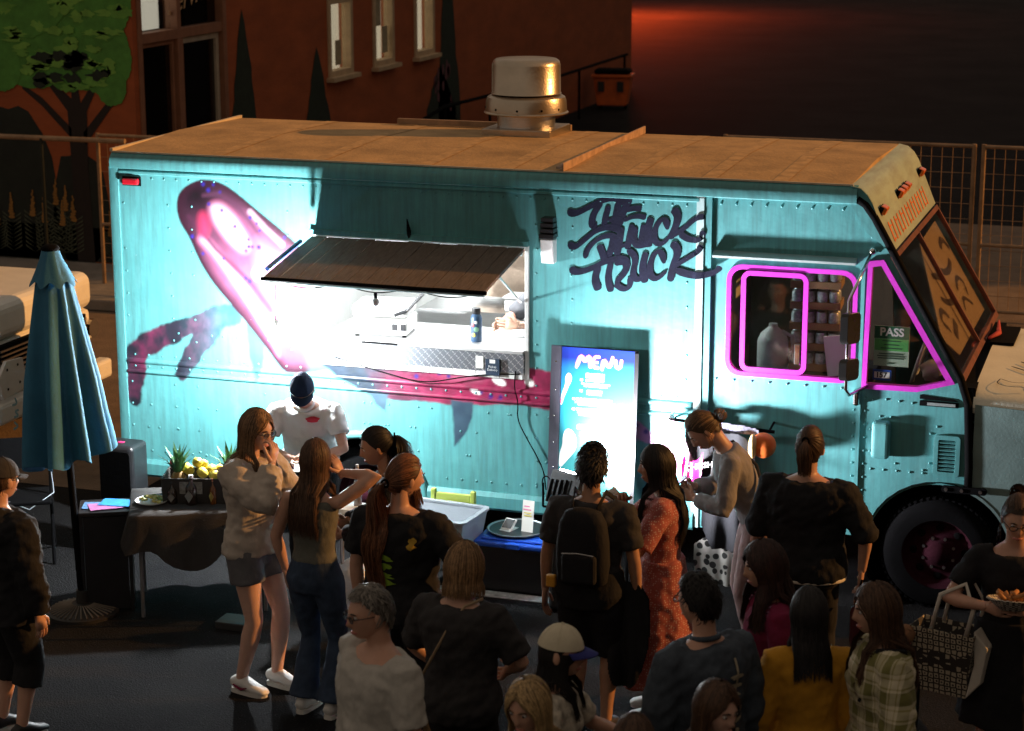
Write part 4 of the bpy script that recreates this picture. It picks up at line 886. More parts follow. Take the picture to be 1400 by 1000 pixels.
for P, c in (([(-.23, .60), (-.20, .70), (-.165, .77), (-.155, .80), (-.17, .83), (-.19, .83), (-.205, .8), (-.20, .76), (-.232, .68)], m_pw), ([(-.232, .62), (-.20, .69), (-.17, .76), (-.18, .765), (-.21, .71), (-.232, .66)], m_pink), ([(-.23, .2), (-.17, .27), (-.11, .34), (-.11, .42), (-.15, .47), (-.19, .47), (-.21, .42), (-.21, .36), (-.23, .31)], m_pw),
             ([(.27, .38), (.22, .45), (.21, .55), (.20, .62), (.185, .65), (.2, .66), (.235, .64), (.25, .55), (.272, .48)], m_pink), ([(.18, .1), (.25, .12), (.25, .24), (.21, .31), (.18, .31), (.16, .26), (.17, .18)], m_pw)):
    mplate('printed_shape', chaikin(P), c, .005, .006+.0008*(c is m_pink), po)
for sx in (-.27, .27): MB().tube([(sx, -.045, .6), (sx, -.1, 0)], .014, 8).build('leg', m_black, mn)
# blue lidded tote
m_blue = mat('blue tote lid', (.015, .09, .55), .4, var=.1)
tt = thing('storage_tote', 'black storage tote with bright blue lid under the payment tray', 'storage tote', (-.21, -.33, 0))
MB().plate([(-.24, 0), (.24, 0), (.265, .315), (-.265, .315)], [], lambda u, v, d: (u, d, v), -.2, .2).build('body', m_blackp, tt, bevel=.02)
MB().b(-.285, .285, -.225, .225, .315, .352).build('lid', m_blue, tt, bevel=.012); MB().b(-.24, .24, -.18, .18, .3525, .368).build('lid_crown', m_blue, tt, bevel=.008)
MB().b(-.05, .05, -.24, -.2255, .318, .358).build('latch', m_blue, tt, bevel=.006)
ty = tag(MB().lathe([(.0, .003), (.175, .003), (.19, .012), (.197, .02), (.203, .018), (.19, .0), (0, -.002)], n=48).build('round_tray', mat('steel blue tray', (.35, .42, .45), .3, .7), None, smooth='auto'), 'round metal tray on top of the blue tote lid', 'tray'); ty.location = (-.26, -.3, .371)
MB().lathe([(.196, .013), (.207, .02), (.21, .016), (.195, .0)], n=48).build('dark_rim', m_blackp, ty, smooth='auto')
cr_ = thing('card_reader', 'small card reader with dark screen on the round tray', 'card reader', (-.31, -.33, .375), -15)
MB().box((0, 0, .04), (.09, .10, .016), rot=Matrix.Rotation(R(38), 3, 'X')).build('body', m_white, cr_, bevel=.008); MB().box((0, -.006, .049), (.07, .075, .004), rot=Matrix.Rotation(R(38), 3, 'X')).build('screen', mat('reader screen', (.03, .04, .045), .2), cr_); MB().b(-.045, .045, -.06, .06, 0, .012).build('base', m_white, cr_, bevel=.005)
fd = thing('table_flyer', 'white upright flyer with pink print on the round tray', 'flyer', (-.17, -.34, .375), -8)
MB().box((0, 0, .115), (.085, .004, .22), rot=Matrix.Rotation(R(-8), 3, 'X')).build('sheet', m_paper, fd); MB().b(-.05, .05, -.04, .04, 0, .006).build('base', glass('acrylic', (.9, .92, .92), .1), fd)
for k, (z, w, c) in enumerate(((.19, .04, m_pink), (.165, .06, m_pink), (.14, .055, m_py), (.12, .06, m_py))): MB().box((0, -.0035-.14*(z-.115), z), (w, .001, .008), rot=Matrix.Rotation(R(-8), 3, 'X')).build('print', c, fd)
# tub on a green child's chair
m_green = mat('lime green chair paint', (.42, .52, .10), .5, var=.1)
ch = thing('child_chair', "small lime green child's chair by the truck sill", 'chair', (-.74, -.42, 0), 0)
MB().b(-.16, .16, -.17, .15, .30, .325).build('seat', m_green, ch, bevel=.006)
for sx in (-.145, .145):
    MB().b(sx-.018, sx+.018, .15, .19, 0, .60).build('leg', m_green, ch, bevel=.008); MB().b(sx-.018, sx+.018, -.165, -.13, 0, .30).build('leg', m_green, ch, bevel=.006)
MB().b(-.127, .127, .155, .18, .515, .575).build('back_rail', m_green, ch, bevel=.006); MB().b(-.127, .127, .155, .18, .40, .44).build('back_rail', m_green, ch, bevel=.006)
tu = thing('bus_tub', 'grey plastic bus tub resting on the lime green chair', 'tub', (-.76, -.50, .327), -6)
m_tub = mat('grey tub plastic', (.33, .37, .41), .5, var=.06)
def hollow(x, y, h, tx=.03, th=.01):
    mb = MB(); O = [(-x, -y), (x, -y), (x, y), (-x, y)]; V = []
    for (k, z) in ((0, 0), (1, h)): V += [(a+(tx if a > 0 else -tx)*k, b+(tx if b > 0 else -tx)*k, z) for a, b in O]
    for (k, z) in ((1, h), (0, th)): V += [(a+(tx if a > 0 else -tx)*k-(th if a > 0 else -th), b+(tx if b > 0 else -tx)*k-(th if b > 0 else -th), z) for a, b in O]
    F_ = [(3, 2, 1, 0)]+[(r*4+i, r*4+(i+1) % 4, r*4+4+(i+1) % 4, r*4+4+i) for r in range(3) for i in range(4)]+[(12, 13, 14, 15)]
    return mb.add(V, F_)
tb_ = hollow(.25, .17, .19).build('body', m_tub, tu, bevel=.02, seg=3)
rm = MB().plate(rrect(-.30, .30, -.22, .22, .05), [rrect(-.265, .265, -.185, .185, .035)], lambda u, v, d: (u, v, d), .185, .20).build('rim', m_tub, tu, bevel=.005)
tag(MB().lathe([(.018, 0), (.018, .045), (.0, .05)], n=12).build('bottle_cap', mat('white blue cap', (.55, .65, .75), .5), None, smooth='auto'), 'small white cap lying in the grey bus tub', 'cap').location = (-.66, -.55, .34)
# tables
m_cloth = mat('dark grey tablecloth', (.032, .029, .027), .95, var=.2, scale=5, bump=.3, bscale=120)
def cloth_table(loc, rz, hx, hy, h):
    t = thing('folding_table', 'low folding table under the dark grey cloth by the umbrella', 'table', loc, rz)
    MB().b(-hx+.02, hx-.02, -hy+.02, hy-.02, h-.03, h).build('tabletop', m_blackp, t)
    for sx in (-1, 1):
        for sy in (-1, 1): MB().tube([(sx*(hx-.06), sy*(hy-.06), 0), (sx*(hx-.06), sy*(hy-.06), h-.03)], .013, 8).build('leg', mat('grey table leg', (.2, .2, .2), .5, .5), t)
    n = 72; V = []; F_ = []
    for k in range(n):
        a = 2*math.pi*k/n; q = max(abs(math.cos(a)), abs(math.sin(a))); V.append((hx*math.cos(a)/q, hy*math.sin(a)/q))
    rows = [[(x*.6, y*.6, h+.004) for x, y in V], [(x, y, h+.004) for x, y in V]]
    for j in range(1, 9):
        row = []
        for k, (x, y) in enumerate(V):
            drop = .27+.12*math.sin(k*.37+1)+.10*max(0, (abs(x)/hx*abs(y)/hy)-.6)/.4; f = j/8
            o_ = .006+.028*f*(1+.8*math.sin(k*1.05)); l = math.hypot(x/hx, y/hy)
            row.append((x+o_*x/hx*1.2, y+o_*y/hy*1.2, h+.004-drop*f))
        rows.append(row)
    mb = MB(); mb.add([p for r_ in rows for p in r_], [(i*n+k, i*n+(k+1) % n, (i+1)*n+(k+1) % n, (i+1)*n+k) for i in range(len(rows)-1) for k in range(n)]+[tuple(range(n))])
    c = tag(mb.build('tablecloth', m_cloth, None, smooth=True), 'dark grey cloth draped over the low table', 'tablecloth'); c.location = loc; c.rotation_euler.z = R(rz)
cloth_table((-2.13, -1.32, 0), 27, .46, .31, .71)
m_lemon = mat('lemon peel', (.75, .58, .06), .5, var=.12); m_pinel = mat('pineapple leaf', (.06, .18, .05), .5, var=.5)
TZ = .717
ck = thing('fruit_crate', 'dark crate heaped with lemons and pineapple tops on the clothed table', 'crate', (-2.13, -1.30, TZ), 16)
hollow(.235, .13, .17, .01, .012).build('body', mat('dark crate', (.022, .018, .015), .6), ck); MB().b(-.12, .03, -.146, -.1425, .07, .15).build('shipping_label', mat('grey shipping label', (.22, .22, .2), .7, var=.5, scale=40), ck)
for k, (x, y, z) in enumerate(((-.08, 0, .19), (0, .03, .22), (.07, -.02, .20), (.02, -.06, .19), (.13, .03, .19), (-.02, -.02, .25), (-.12, .05, .19), (.1, -.07, .18))):
    l = tag(MB().lathe([(0, -.048), (.012, -.042), (.03, -.025), (.035, 0), (.03, .025), (.012, .042), (0, .05)], n=14).build('lemon', m_lemon, None, smooth=True), 'yellow lemon '+('at the left of', 'topmost behind in', 'right of centre in', 'front centre in', 'far right in', 'highest on', 'farthest left in', 'front right in')[k]+' the fruit crate heap', 'lemon', 'lemons heaped in the crate')
    l.matrix_world = Matrix.Translation((-2.13, -1.30, TZ)) @ Matrix.Rotation(R(16), 4, 'Z') @ Matrix.Translation((x, y, z)) @ Matrix.Rotation(k*1.3, 4, 'Z') @ Matrix.Rotation(1.2, 4, 'X')
for nm, (x, y) in (('pineapple top with spiky leaves at the right of the fruit crate', (.19, .0)), ('pineapple top with spiky leaves at the left of the fruit crate', (-.15, -.03))):
    t = thing('pineapple', nm, 'pineapple', (-2.13+x*.96-y*.27, -1.30+x*.27+y*.96, TZ+.02))
    MB().ball((0, 0, .09), (.055, .055, .09)).build('fruit', mat('pineapple skin', (.3, .17, .04), .7, var=.5, scale=30), t, smooth=True)
    for k in range(16):
        a = k*2.4; r = .04+.07*(k/16); hh = .2-.1*(k/16)
        mb = MB(); c, s_ = math.cos(a), math.sin(a); p0 = Vector((c*.015, s_*.015, .16)); p1 = Vector((c*r*.7, s_*r*.7, .17+hh*.6)); p2 = Vector((c*r*1.5, s_*r*1.5, .17+hh)); w = Vector((-s_, c, 0))*.013
        mb.add([p0-w, p0+w, p1+w, p1-w, p2, p0+Vector((0, 0, -.004)), p1+Vector((c*.004, s_*.004, -.004))], [(0, 1, 2, 3), (3, 2, 4), (0, 3, 6, 5), (1, 5, 6, 2), (3, 4, 6), (2, 6, 4)]); mb.build('leaf', m_pinel, t)
tag(MB().ball((-2.32, -1.30, TZ+.22), (.04, .04, .045)).build('red_apple', mat('red fruit', (.5, .02, .03), .4), None, smooth=True), 'round red fruit at the left end of the crate', 'fruit')
MB  # goods on the cloth
pl = thing('food_plate', 'white plate of chopped pale salad at the table corner', 'plate', (-2.40, -1.50, TZ))
MB().lathe([(0, .004), (.07, .004), (.105, .018), (.108, .02), (.105, .012), (.07, -.001), (0, -.001)], n=36).build('dish', m_white, pl, smooth='auto')
for k in range(26):
    a = rnd.uniform(0, 6.28); r = rnd.uniform(0, .075); MB().box((r*math.cos(a), r*math.sin(a), .014+.02*(1-r/.08)+rnd.uniform(0, .012)), (.028, .02, .014), rot=Matrix.Rotation(rnd.uniform(0, 3), 3, 'Z') @ Matrix.Rotation(rnd.uniform(-.6, .6), 3, 'X')).build('food_piece', mat('salad yellow', (.5, .45, .14), .6, var=.4, scale=20) if k % 3 else mat('salad green', (.16, .26, .05), .6), pl, bevel=.004)
def bottle(label, x, y, z, r, h, c, lab, capc=(.02, .02, .02)):
    t = thing('sauce_bottle', label, 'bottle', (x, y, z), rnd.uniform(-20, 20), 'sauce bottles')
    MB().lathe([(r*.9, 0), (r, .006), (r, h*.55), (r*.8, h*.64), (r*.36, h*.75), (r*.33, h*.9)], n=20).build('glass_body', mat('bottle '+label[:9], c, .12, coat=.4), t, smooth='auto')
    MB().lathe([(r*.42, h*.9), (r*.42, h), (0, h)], n=14).build('cap', mat('cap '+label[:9], capc, .4), t, smooth='auto')
    if lab: MB().plate([(0, h*.1), (r*.75, h*.32), (0, h*.52), (-r*.75, h*.32)], [], lambda u, v, d: (u, d, v), -r-.003, -r+.004).build('diamond_label', mat('label '+label[:9], lab, .6), t)
bottle('squat dark bottle beside the salad plate', -2.26, -1.47, TZ, .032, .15, (.03, .02, .015), (.18, .17, .15))
bottle('dark bottle with pale diamond label in front of the fruit crate', -2.13, -1.455, TZ, .038, .20, (.025, .015, .012), (.2, .2, .19), (.5, .5, .5))
bottle('slim amber sauce bottle with golden label near the beige sweatshirt', -2.00, -1.40, TZ, .022, .17, (.16, .05, .01), (.35, .25, .06), (.4, .12, .04))
bottle('tall clear bottle on the white service table', -.99, -1.36, .765, .026, .30, (.30, .26, .25), None, (.5, .45, .45))
bottle('small teal capped bottle on the white service table', -1.1, -1.52, .765, .025, .10, (.05, .25, .28), None, (.05, .4, .42))
sb = thing('black_stool', 'black boxy stool beside the clothed table', 'stool', (-2.70, -1.58, 0), 27)
MB().b(-.17, .17, -.15, .15, .66, .69).build('top', m_blackp, sb, bevel=.006)
for sx in (-1, 1): MB().b(sx*.155-.012, sx*.155+.012, -.145, .145, 0, .66).build('side', m_blackp, sb)
MB().b(-.14, .14, -.145, -.13, .02, .655).build('front', m_blackp, sb)
for k, (dx, dy, rz, c, nm) in enumerate(((-.03, -.02, 20, (.10, .22, .42), 'pale blue flyer lying lowest on the black stool'), (.02, -.03, 38, (.4, .14, .32), 'pink flyer lying across the black stool'), (.06, .05, 8, (.03, .24, .55), 'bright blue flyer on top of the black stool'))):
    tag(MB().box((-2.70+dx, -1.58+dy, .694+k*.004), (.22, .15, .003), rz=R(rz)).build('flyer', mat('flyer%d' % k, c, .5, var=.3, scale=20)), nm, 'flyer', 'flyers on the stool')
tag(MB().b(-1.83, -1.58, -1.78, -1.6, 0, .05).build('floor_box', m_case, None, bevel=.006), 'flat dark box on the asphalt under the table', 'box')
w2 = thing('service_table', 'white folding table between the white shirted vendor and the customers', 'table', (-1.22, -1.42, 0), -6)
MB().b(-.30, .30, -.24, .24, .735, .762).build('tabletop', m_white, w2, bevel=.006)
for sx in (-.26, .26):
    for sy in (-.2, .2): MB().tube([(sx, sy, 0), (sx, sy, .735)], .013, 8).build('leg', m_steel, w2)
tag(MB().b(-1.07, -.97, -1.50, -1.40, .763, .80).build('napkin_stack', m_paper, None, bevel=.004), 'stack of white napkins on the white service table', 'napkins')
tag(MB().lathe([(.0, .0), (.05, 0), (.085, .03), (.08, .03), (.045, .008), (0, .008)], (-1.33, -1.5, .763), 28).build('pink_bowl', mat('pink bowl', (.6, .1, .3), .5), None, smooth='auto'), 'pink bowl on the white service table', 'bowl')
wb = MB(); wb.ball((-.93, -1.62, .26), (.16, .14, .26), 24, 18)
for i, v_ in enumerate(wb.v): n_ = noise.noise(Vector(v_)*9)*.035; wb.v[i] = (v_[0]+n_, v_[1]+n_*.7, max(0.0, v_[2]+n_*.5))
tag(wb.build('rubbish_bag', mat('white bin liner', (.55, .55, .56), .35, bump=.5, bscale=30), None, smooth=True), 'white bin liner bag standing under the service table', 'bag')
# loudspeaker
sp = thing('loudspeaker', 'black portable loudspeaker standing at the rear corner of the truck', 'loudspeaker', (-3.16, -.50, 0))
MB().b(-.14, .14, -.12, .12, .02, .80).build('cabinet', m_blackp, sp, bevel=.035, seg=4); MB().xz(rrect(-.12, .12, .08, .76, .03), -.126, -.12).build('grille', m_black, sp)
MB().b(-.02, .02, -.03, .0, .799, .804).build('indicator', mat('pink led', (.5, .02, .1), .4, emis=(1, .05, .25), es=.6), sp)
for sx in (-.1, .1): MB().b(sx-.02, sx+.02, -.1, .1, 0, .02).build('foot', m_black, sp)
# umbrella
m_can1 = mat('teal umbrella canvas', (.03, .16, .27), .75, var=.25, scale=3, bump=.2)
um = thing('patio_umbrella', 'closed teal patio umbrella on a round cast base', 'umbrella', (-2.79, -1.776, 0))
TL = Vector((-.115, .02, 0))
def pole(z): t = z/2.45; return Vector((-.115*t, .02*t, z))
MB().tube([pole(.05), pole(2.42)], .024, 12).build('pole', m_black, um)
n = 128; rows = []; prof = [(2.27, .105), (2.2, .12), (2.05, .15), (1.85, .185), (1.6, .23), (1.35, .27), (1.15, .305), (1.06, .32)]
for (z, r) in prof:
    row = []
    for k in range(n):
        a = 2*math.pi*k/n; f = (2.3-z)/1.2; ple = math.cos(a*9+1.0*math.sin(a*2)); am = .045+.20*f
        rr_ = r*(1-am+am*(abs(ple)**.7*(1 if ple > 0 else -1)))*(1+.05*math.sin(a*3+1)+.10*noise.noise(Vector((math.cos(a)*2, math.sin(a)*2, z*1.5)))); zz = z+(.03*math.cos(a*9)+.045*math.cos(a-.5))*(f > .95)
        c = pole(zz); row.append((c.x+rr_*math.cos(a), c.y+rr_*math.sin(a), zz))
    rows.append(row)
mb = MB(); mb.add([p for r_ in rows for p in r_], [(i*n+k, i*n+(k+1) % n, (i+1)*n+(k+1) % n, (i+1)*n+k) for i in range(len(rows)-1) for k in range(n)]); mb.build('canopy', m_can1, um, smooth=True)
rows = []
for (z, r) in ((2.42, .055), (2.36, .075), (2.28, .11), (2.215, .145)):
    row = []
    for k in range(n): a = 2*math.pi*k/n; rr_ = r*(1+.07*math.cos(a*8)*((2.42-z)/.2)); c = pole(z); row.append((c.x+rr_*math.cos(a), c.y+rr_*math.sin(a), z-(.018*math.cos(a*8) if z < 2.25 else 0)))
    rows.append(row)
mb = MB(); mb.add([p for r_ in rows for p in r_], [(i*n+k, i*n+(k+1) % n, (i+1)*n+(k+1) % n, (i+1)*n+k) for i in range(3) for k in range(n)]); mb.build('vent_cap', m_can1, um, smooth=True)
c = pole(2.43); MB().ball(c, (.06, .06, .03)).build('finial', m_black, um, smooth=True)
bs = MB().lathe([(.235, 0), (.235, .02), (.20, .035), (.08, .065), (.045, .075), (.04, .16), (0, .16)], n=48).build('base', mat('cast iron base', (.03, .028, .026), .5, .3), um, smooth='auto')
for k in range(36):
    a = 2*math.pi*k/36; MB().tube([(.07*math.cos(a), .07*math.sin(a), .068), (.215*math.cos(a+.12), .215*math.sin(a+.12), .032)], .006, 5).build('base_rib', mat('cast iron rib', (.16, .13, .10), .4, .5), bs)
ST = [([(-.03, 0), (.02, .02), (-.02, .05)], .016), ([(-.02, .08), (.03, .09), (-.01, .12), (.03, .13)], .016), ([(-.03, .16), (.02, .17), (.0, .21)], .016)]
strokes(MB(), ST, lambda u, v: (-.36+u*.6, -.10+u*.3, 1.25+v)).build('faded_lettering', mat('faded print', (.25, .4, .42), .8), um, clean=False)
# neighbouring white truck
m_vw = mat('cream white truck paint', (.82, .81, .77), .4, var=.06)
wv = thing('white_truck', 'white truck nose with dark grille at the left edge behind the umbrella', 'truck', (-5.15, 1.3, .06))
def WV(x, y, z): return (x, y, z)
MB().b(-3.5, -1.2, -.45, 1.45, .5, 2.1).build('cab', m_vw, wv, bevel=.08); MB().b(-1.25, -.02, -.4, 1.4, .95, 1.28).build('hood', m_vw, wv, bevel=.1, seg=4)
MB().b(-1.25, -.05, -.38, 1.38, .35, .95).build('nose', m_vw, wv, bevel=.05); gl = MB().b(-.05, .0, -.2, 1.2, .55, .93).build('grille', m_black, wv)
for k in range(9): MB().b(-.02, .015, -.19, 1.19, .565+k*.04, .58+k*.04).build('slat', m_steel, gl)
for y in (-.3, 1.3): MB().tube([(-.05, y, .78), (.02, y, .78)], .085, 20).build('headlight', m_chrome, wv)
bp_ = MB().b(-.02, .12, -.42, 1.42, .33, .50).build('bumper', m_vw, wv, bevel=.03); 
np_ = MB().plate([(-.38, .50), (-.1, .52), (-.02, .62), (-.06, .78), (-.3, .80), (-.42, .68)], [], lambda u, v, d: (d, u, v+.05), .10, .13).build('tow_plate', m_white, wv)
for (y, z) in ((-.3, .62), (-.12, .64), (-.3, .78), (-.14, .79)): MB().ball((.132, y, z), (.004, .012, .012)).build('plate_hole', m_black, np_)
for y in (-.3, 1.3):
    for x in (-.6, -3.0): MB().tube([(x, y-.1, .36), (x, y+.1, .36)], .36, 28).build('wheel', m_black, wv)
MB().b(-1.22, -1.17, -.3, 1.3, 1.35, 1.95).build('windscreen', m_drk, wv)
MB().tube([(-.7, -.1, 1.30), (-.3, .3, 1.295)], .012, 6).build('red_hose', m_redlens, wv)
fx = thing('folding_chair', 'black folding chair with a looped white cable by the white truck', 'chair', (-3.75, -.9, 0), 30)
for sx in (-.2, .2): MB().tube([(sx, -.2, 0), (sx, .15, .85)], .013, 8).build('leg', m_black, fx); MB().tube([(sx, .2, 0), (sx, -.15, .45)], .013, 8).build('leg', m_black, fx)
MB().b(-.2, .2, -.2, .18, .44, .465).build('seat', m_black, fx, bevel=.008); MB().box((0, .12, .74), (.4, .02, .22), rot=Matrix.Rotation(R(-22), 3, 'X')).build('backrest', m_black, fx)
MB().tube([(-.2, -.1, .5), (.05, -.22, .42), (.22, -.1, .5), (.2, .1, .7)], .004, 6).build('cable', m_tub, fx, smooth=True)
# cables on the truck side
for nm, P in (('thin black cable trailing from the hatch down to the flood light', [(-.36, -.03, 1.42), (-.37, -.035, 1.3), (-.34, -.03, 1.2), (-.35, -.03, 1.08), (-.28, -.03, .95), (-.2, -.03, .82), (-.15, -.04, .72), (-.13, -.06, .6)]), ('thin black cable sagging below the serving hatch', [(-.33, -.03, 1.40), (-.55, -.035, 1.385), (-.75, -.04, 1.35), (-1.0, -.045, 1.29), (-1.2, -.04, 1.31), (-1.7, -.03, 1.42)]), ('black cable looping up behind the flood light', [(-.13, -.1, .58), (-.12, -.2, .72), (-.03, -.35, .80), (.06, -.5, .78)])):
    Q = [Vector(p) for p in P]
    for _ in range(2):
        q = [Q[0]]
        for a, b in zip(Q[:-1], Q[1:]): q += [a*.75+b*.25, a*.25+b*.75]
        Q = q+[Q[-1]]
    tag(MB().tube(Q, .0045, 6).build('cable', m_black, None, smooth=True), nm, 'cable')
# merchandise rail
mr2 = thing('merchandise_rail', 'dark rail hung with merchandise on the truck below the cab window', 'rail', (1.1, -.1, 0))
MB().tube([(-.36, 0, 1.19), (.36, 0, 1.16)], .012, 8).build('bar', m_black, mr2)
for x in (-.33, .33): MB().tube([(x, 0, 1.175), (x, .13, 1.19)], .008, 6).build('bracket', m_black, mr2)
def drape(name, label, cat, pts, m, y0, wob, seed, par=None, thick=.012, fx_=14., res=.006):
    P = chaikin(pts, 1); tr_ = MB(); x0, x1 = min(p[0] for p in P), max(p[0] for p in P); z0, z1 = min(p[1] for p in P), max(p[1] for p in P)
    nx_, nz_ = max(8, int((x1-x0)/res)), max(8, int((z1-z0)/res)); A, B = np.meshgrid(np.linspace(x0, x1, nx_), np.linspace(z0, z1, nz_)); ins = sdf(P, A, B) < .006
    V = []; F_ = []
    for s_ in (0, 1):
        for j in range(nz_):
            for i in range(nx_):
                x, z = A[j, i], B[j, i]; y = y0+wob*noise.noise(Vector((x*fx_, z*2.5, seed)))*(.3+(z1-z)/(z1-z0+.01))-thick*s_; V.append((x, y, z))
    N_ = nx_*nz_
    for j in range(nz_-1):
        for i in range(nx_-1):
            if ins[j, i] and ins[j+1, i] and ins[j, i+1] and ins[j+1, i+1]: q = (j*nx_+i, j*nx_+i+1, (j+1)*nx_+i+1, (j+1)*nx_+i); F_ += [q, tuple(N_+k for k in reversed(q))]
    o = tr_.add(V, F_).build(name, m, par, smooth=True)
    bm = bmesh.new(); bm.from_mesh(o.data); bmesh.ops.delete(bm, geom=[v for v in bm.verts if not v.link_faces], context='VERTS'); bm.to_mesh(o.data); bm.free()
    if label: tag(o, label, cat)
    return o
m_hotpink = mat('hot pink plastic', (.75, .02, .30), .3, var=.15); m_clear = mat('cloudy pink film', (.55, .33, .45), .25, var=.3, scale=12)
drape('pink_bag', 'cloudy pink plastic bag hanging from a hook at the rail end', 'bag', [(.74, 1.2), (.82, 1.2), (.90, 1.02), (.97, .86), (.86, .78), (.78, .86), (.70, 1.0)], m_clear, -.17, .06, 1.)
drape('pink_pouch', 'hot pink pouch hanging below the cloudy pink bag', 'pouch', [(.88, 1.0), (.90, .92), (.99, .96), (1.01, 1.02), (1.0, .86), (.97, .76), (.90, .76), (.86, .84)], m_hotpink, -.21, .05, 2.)
hk = tag(MB().tube([(.775, -.10, 1.19), (.775, -.13, 1.24), (.775, -.17, 1.24), (.775, -.175, 1.2)], .008, 6).build('hook', m_chrome), 'chrome hook holding the cloudy pink bag', 'hook')
m_tee = mat('black tee', (.014, .015, .02), .85, var=.3); 
ts = drape('hanging_tshirt', 'black printed t-shirt hanging on the merchandise rail', 't-shirt', [(1.0, 1.12), (1.06, 1.15), (1.14, 1.13), (1.22, 1.15), (1.30, 1.11), (1.36, .95), (1.29, .92), (1.28, .32), (1.0, .34), (.99, .92), (.93, .95)], m_tee, -.16, .05, 3., fx_=10.)
text_mesh('THE SHUCK TRUCK', .055, lambda u, v: (1.14+u, -.215-.0*v, .92+v-u*u*.9), 'lettering', mat('tee print', (.5, .5, .52), .7), ts, offset=.001)
drape('patterned_scarf', 'dark floral scarf hanging beside the black t-shirt', 'scarf', [(.86, 1.18), (1.0, 1.18), (1.02, 1.0), (.98, .7), (.9, .7), (.88, 1.0)], mat('floral scarf', (.10, .075, .055), .8, var=.95, scale=26), -.12, .05, 4.)
drape('banner_strip', 'dark printed strip along the top of the merchandise rail', 'banner', [(1.0, 1.21), (1.36, 1.185), (1.36, 1.135), (1.0, 1.15)], mat('speckled print', (.12, .12, .17), .7, var=.95, scale=45), -.125, .01, 5.)
def polka():
    m = bpy.data.materials.new('polka dot cloth'); m.use_nodes = True; nt = m.node_tree; L = nt.links.new; p = nt.nodes['Principled BSDF']
    tc = nd(nt, 'ShaderNodeTexCoord'); v = nd(nt, 'ShaderNodeTexVoronoi'); v.inputs['Scale'].default_value = 16; v.inputs['Randomness'].default_value = .6; L(tc.outputs['Object'], v.inputs[0])
    r = nd(nt, 'ShaderNodeValToRGB'); r.color_ramp.elements[0].position = .36; r.color_ramp.elements[1].position = .4; r.color_ramp.elements[0].color = (.01, .01, .01, 1); r.color_ramp.elements[1].color = (.3, .29, .27, 1)
    L(v.outputs['Distance'], r.inputs[0]); L(r.outputs[0], p.inputs['Base Color']); return m
drape('polka_dot_cloth', 'pale cloth with black polka dots hanging below the black t-shirt', 'cloth', [(.93, .42), (1.4, .40), (1.4, .08), (.95, .06)], polka(), -.10, .05, 6.)
hp_ = thing('orange_hat', 'orange cap with pale brim hung at the right end of the rail', 'cap', (1.40, -.16, 1.02))
MB().ball((0, 0, .06), (.085, .075, .085), 20, 12).build('crown', mat('orange fabric', (.75, .15, .015), .7), hp_, smooth=True); MB().ball((-.06, -.05, .06), (.03, .05, .085), 14, 8).build('brim', mat('pale yellow brim', (.7, .5, .2), .6), hp_, smooth=True)

# ------------------------------------------------------------------ people
DG = bpy.context.evaluated_depsgraph_get
def remesh(mb, voxel, smooth_it=4, name='m'):
    me = bpy.data.meshes.new(name); me.from_pydata(mb.v, [], mb.f)
    bm = bmesh.new(); bm.from_mesh(me); bmesh.ops.recalc_face_normals(bm, faces=bm.faces); bm.to_mesh(me); bm.free()
    o = bpy.data.objects.new(name, me); C.objects.link(o)
    md = o.modifiers.new('r', 'REMESH'); md.mode = 'VOXEL'; md.voxel_size = voxel; md.use_smooth_shade = True
    sm = o.modifiers.new('s', 'SMOOTH'); sm.factor = .5; sm.iterations = smooth_it
    out = bpy.data.meshes.new_from_object(o.evaluated_get(DG()))
    bpy.data.objects.remove(o); bpy.data.meshes.remove(me); return out
def get_co(me):
    a = np.empty(len(me.vertices)*3, np.float32); me.vertices.foreach_get('co', a); return a.reshape(-1, 3)
def folds(me, amp, seed, freq=(9, 9, 14)):
    co = get_co(me); n = np.empty(len(me.vertices)*3, np.float32); me.vertices.foreach_get('normal', n); n = n.reshape(-1, 3)
    d = np.array([noise.noise(Vector((c[0]*freq[0]+c[2]*4+seed, c[1]*freq[1], c[2]*freq[2]+c[0]*5)))+.6*noise.noise(Vector((c[0]*26+c[2]*18, c[1]*26+seed, c[2]*22-c[0]*9))) for c in co])
    co = co+n*(d*amp)[:, None]; me.vertices.foreach_set('co', co.astype(np.float32).ravel()); me.update()
def V3(*a): return Vector(a)
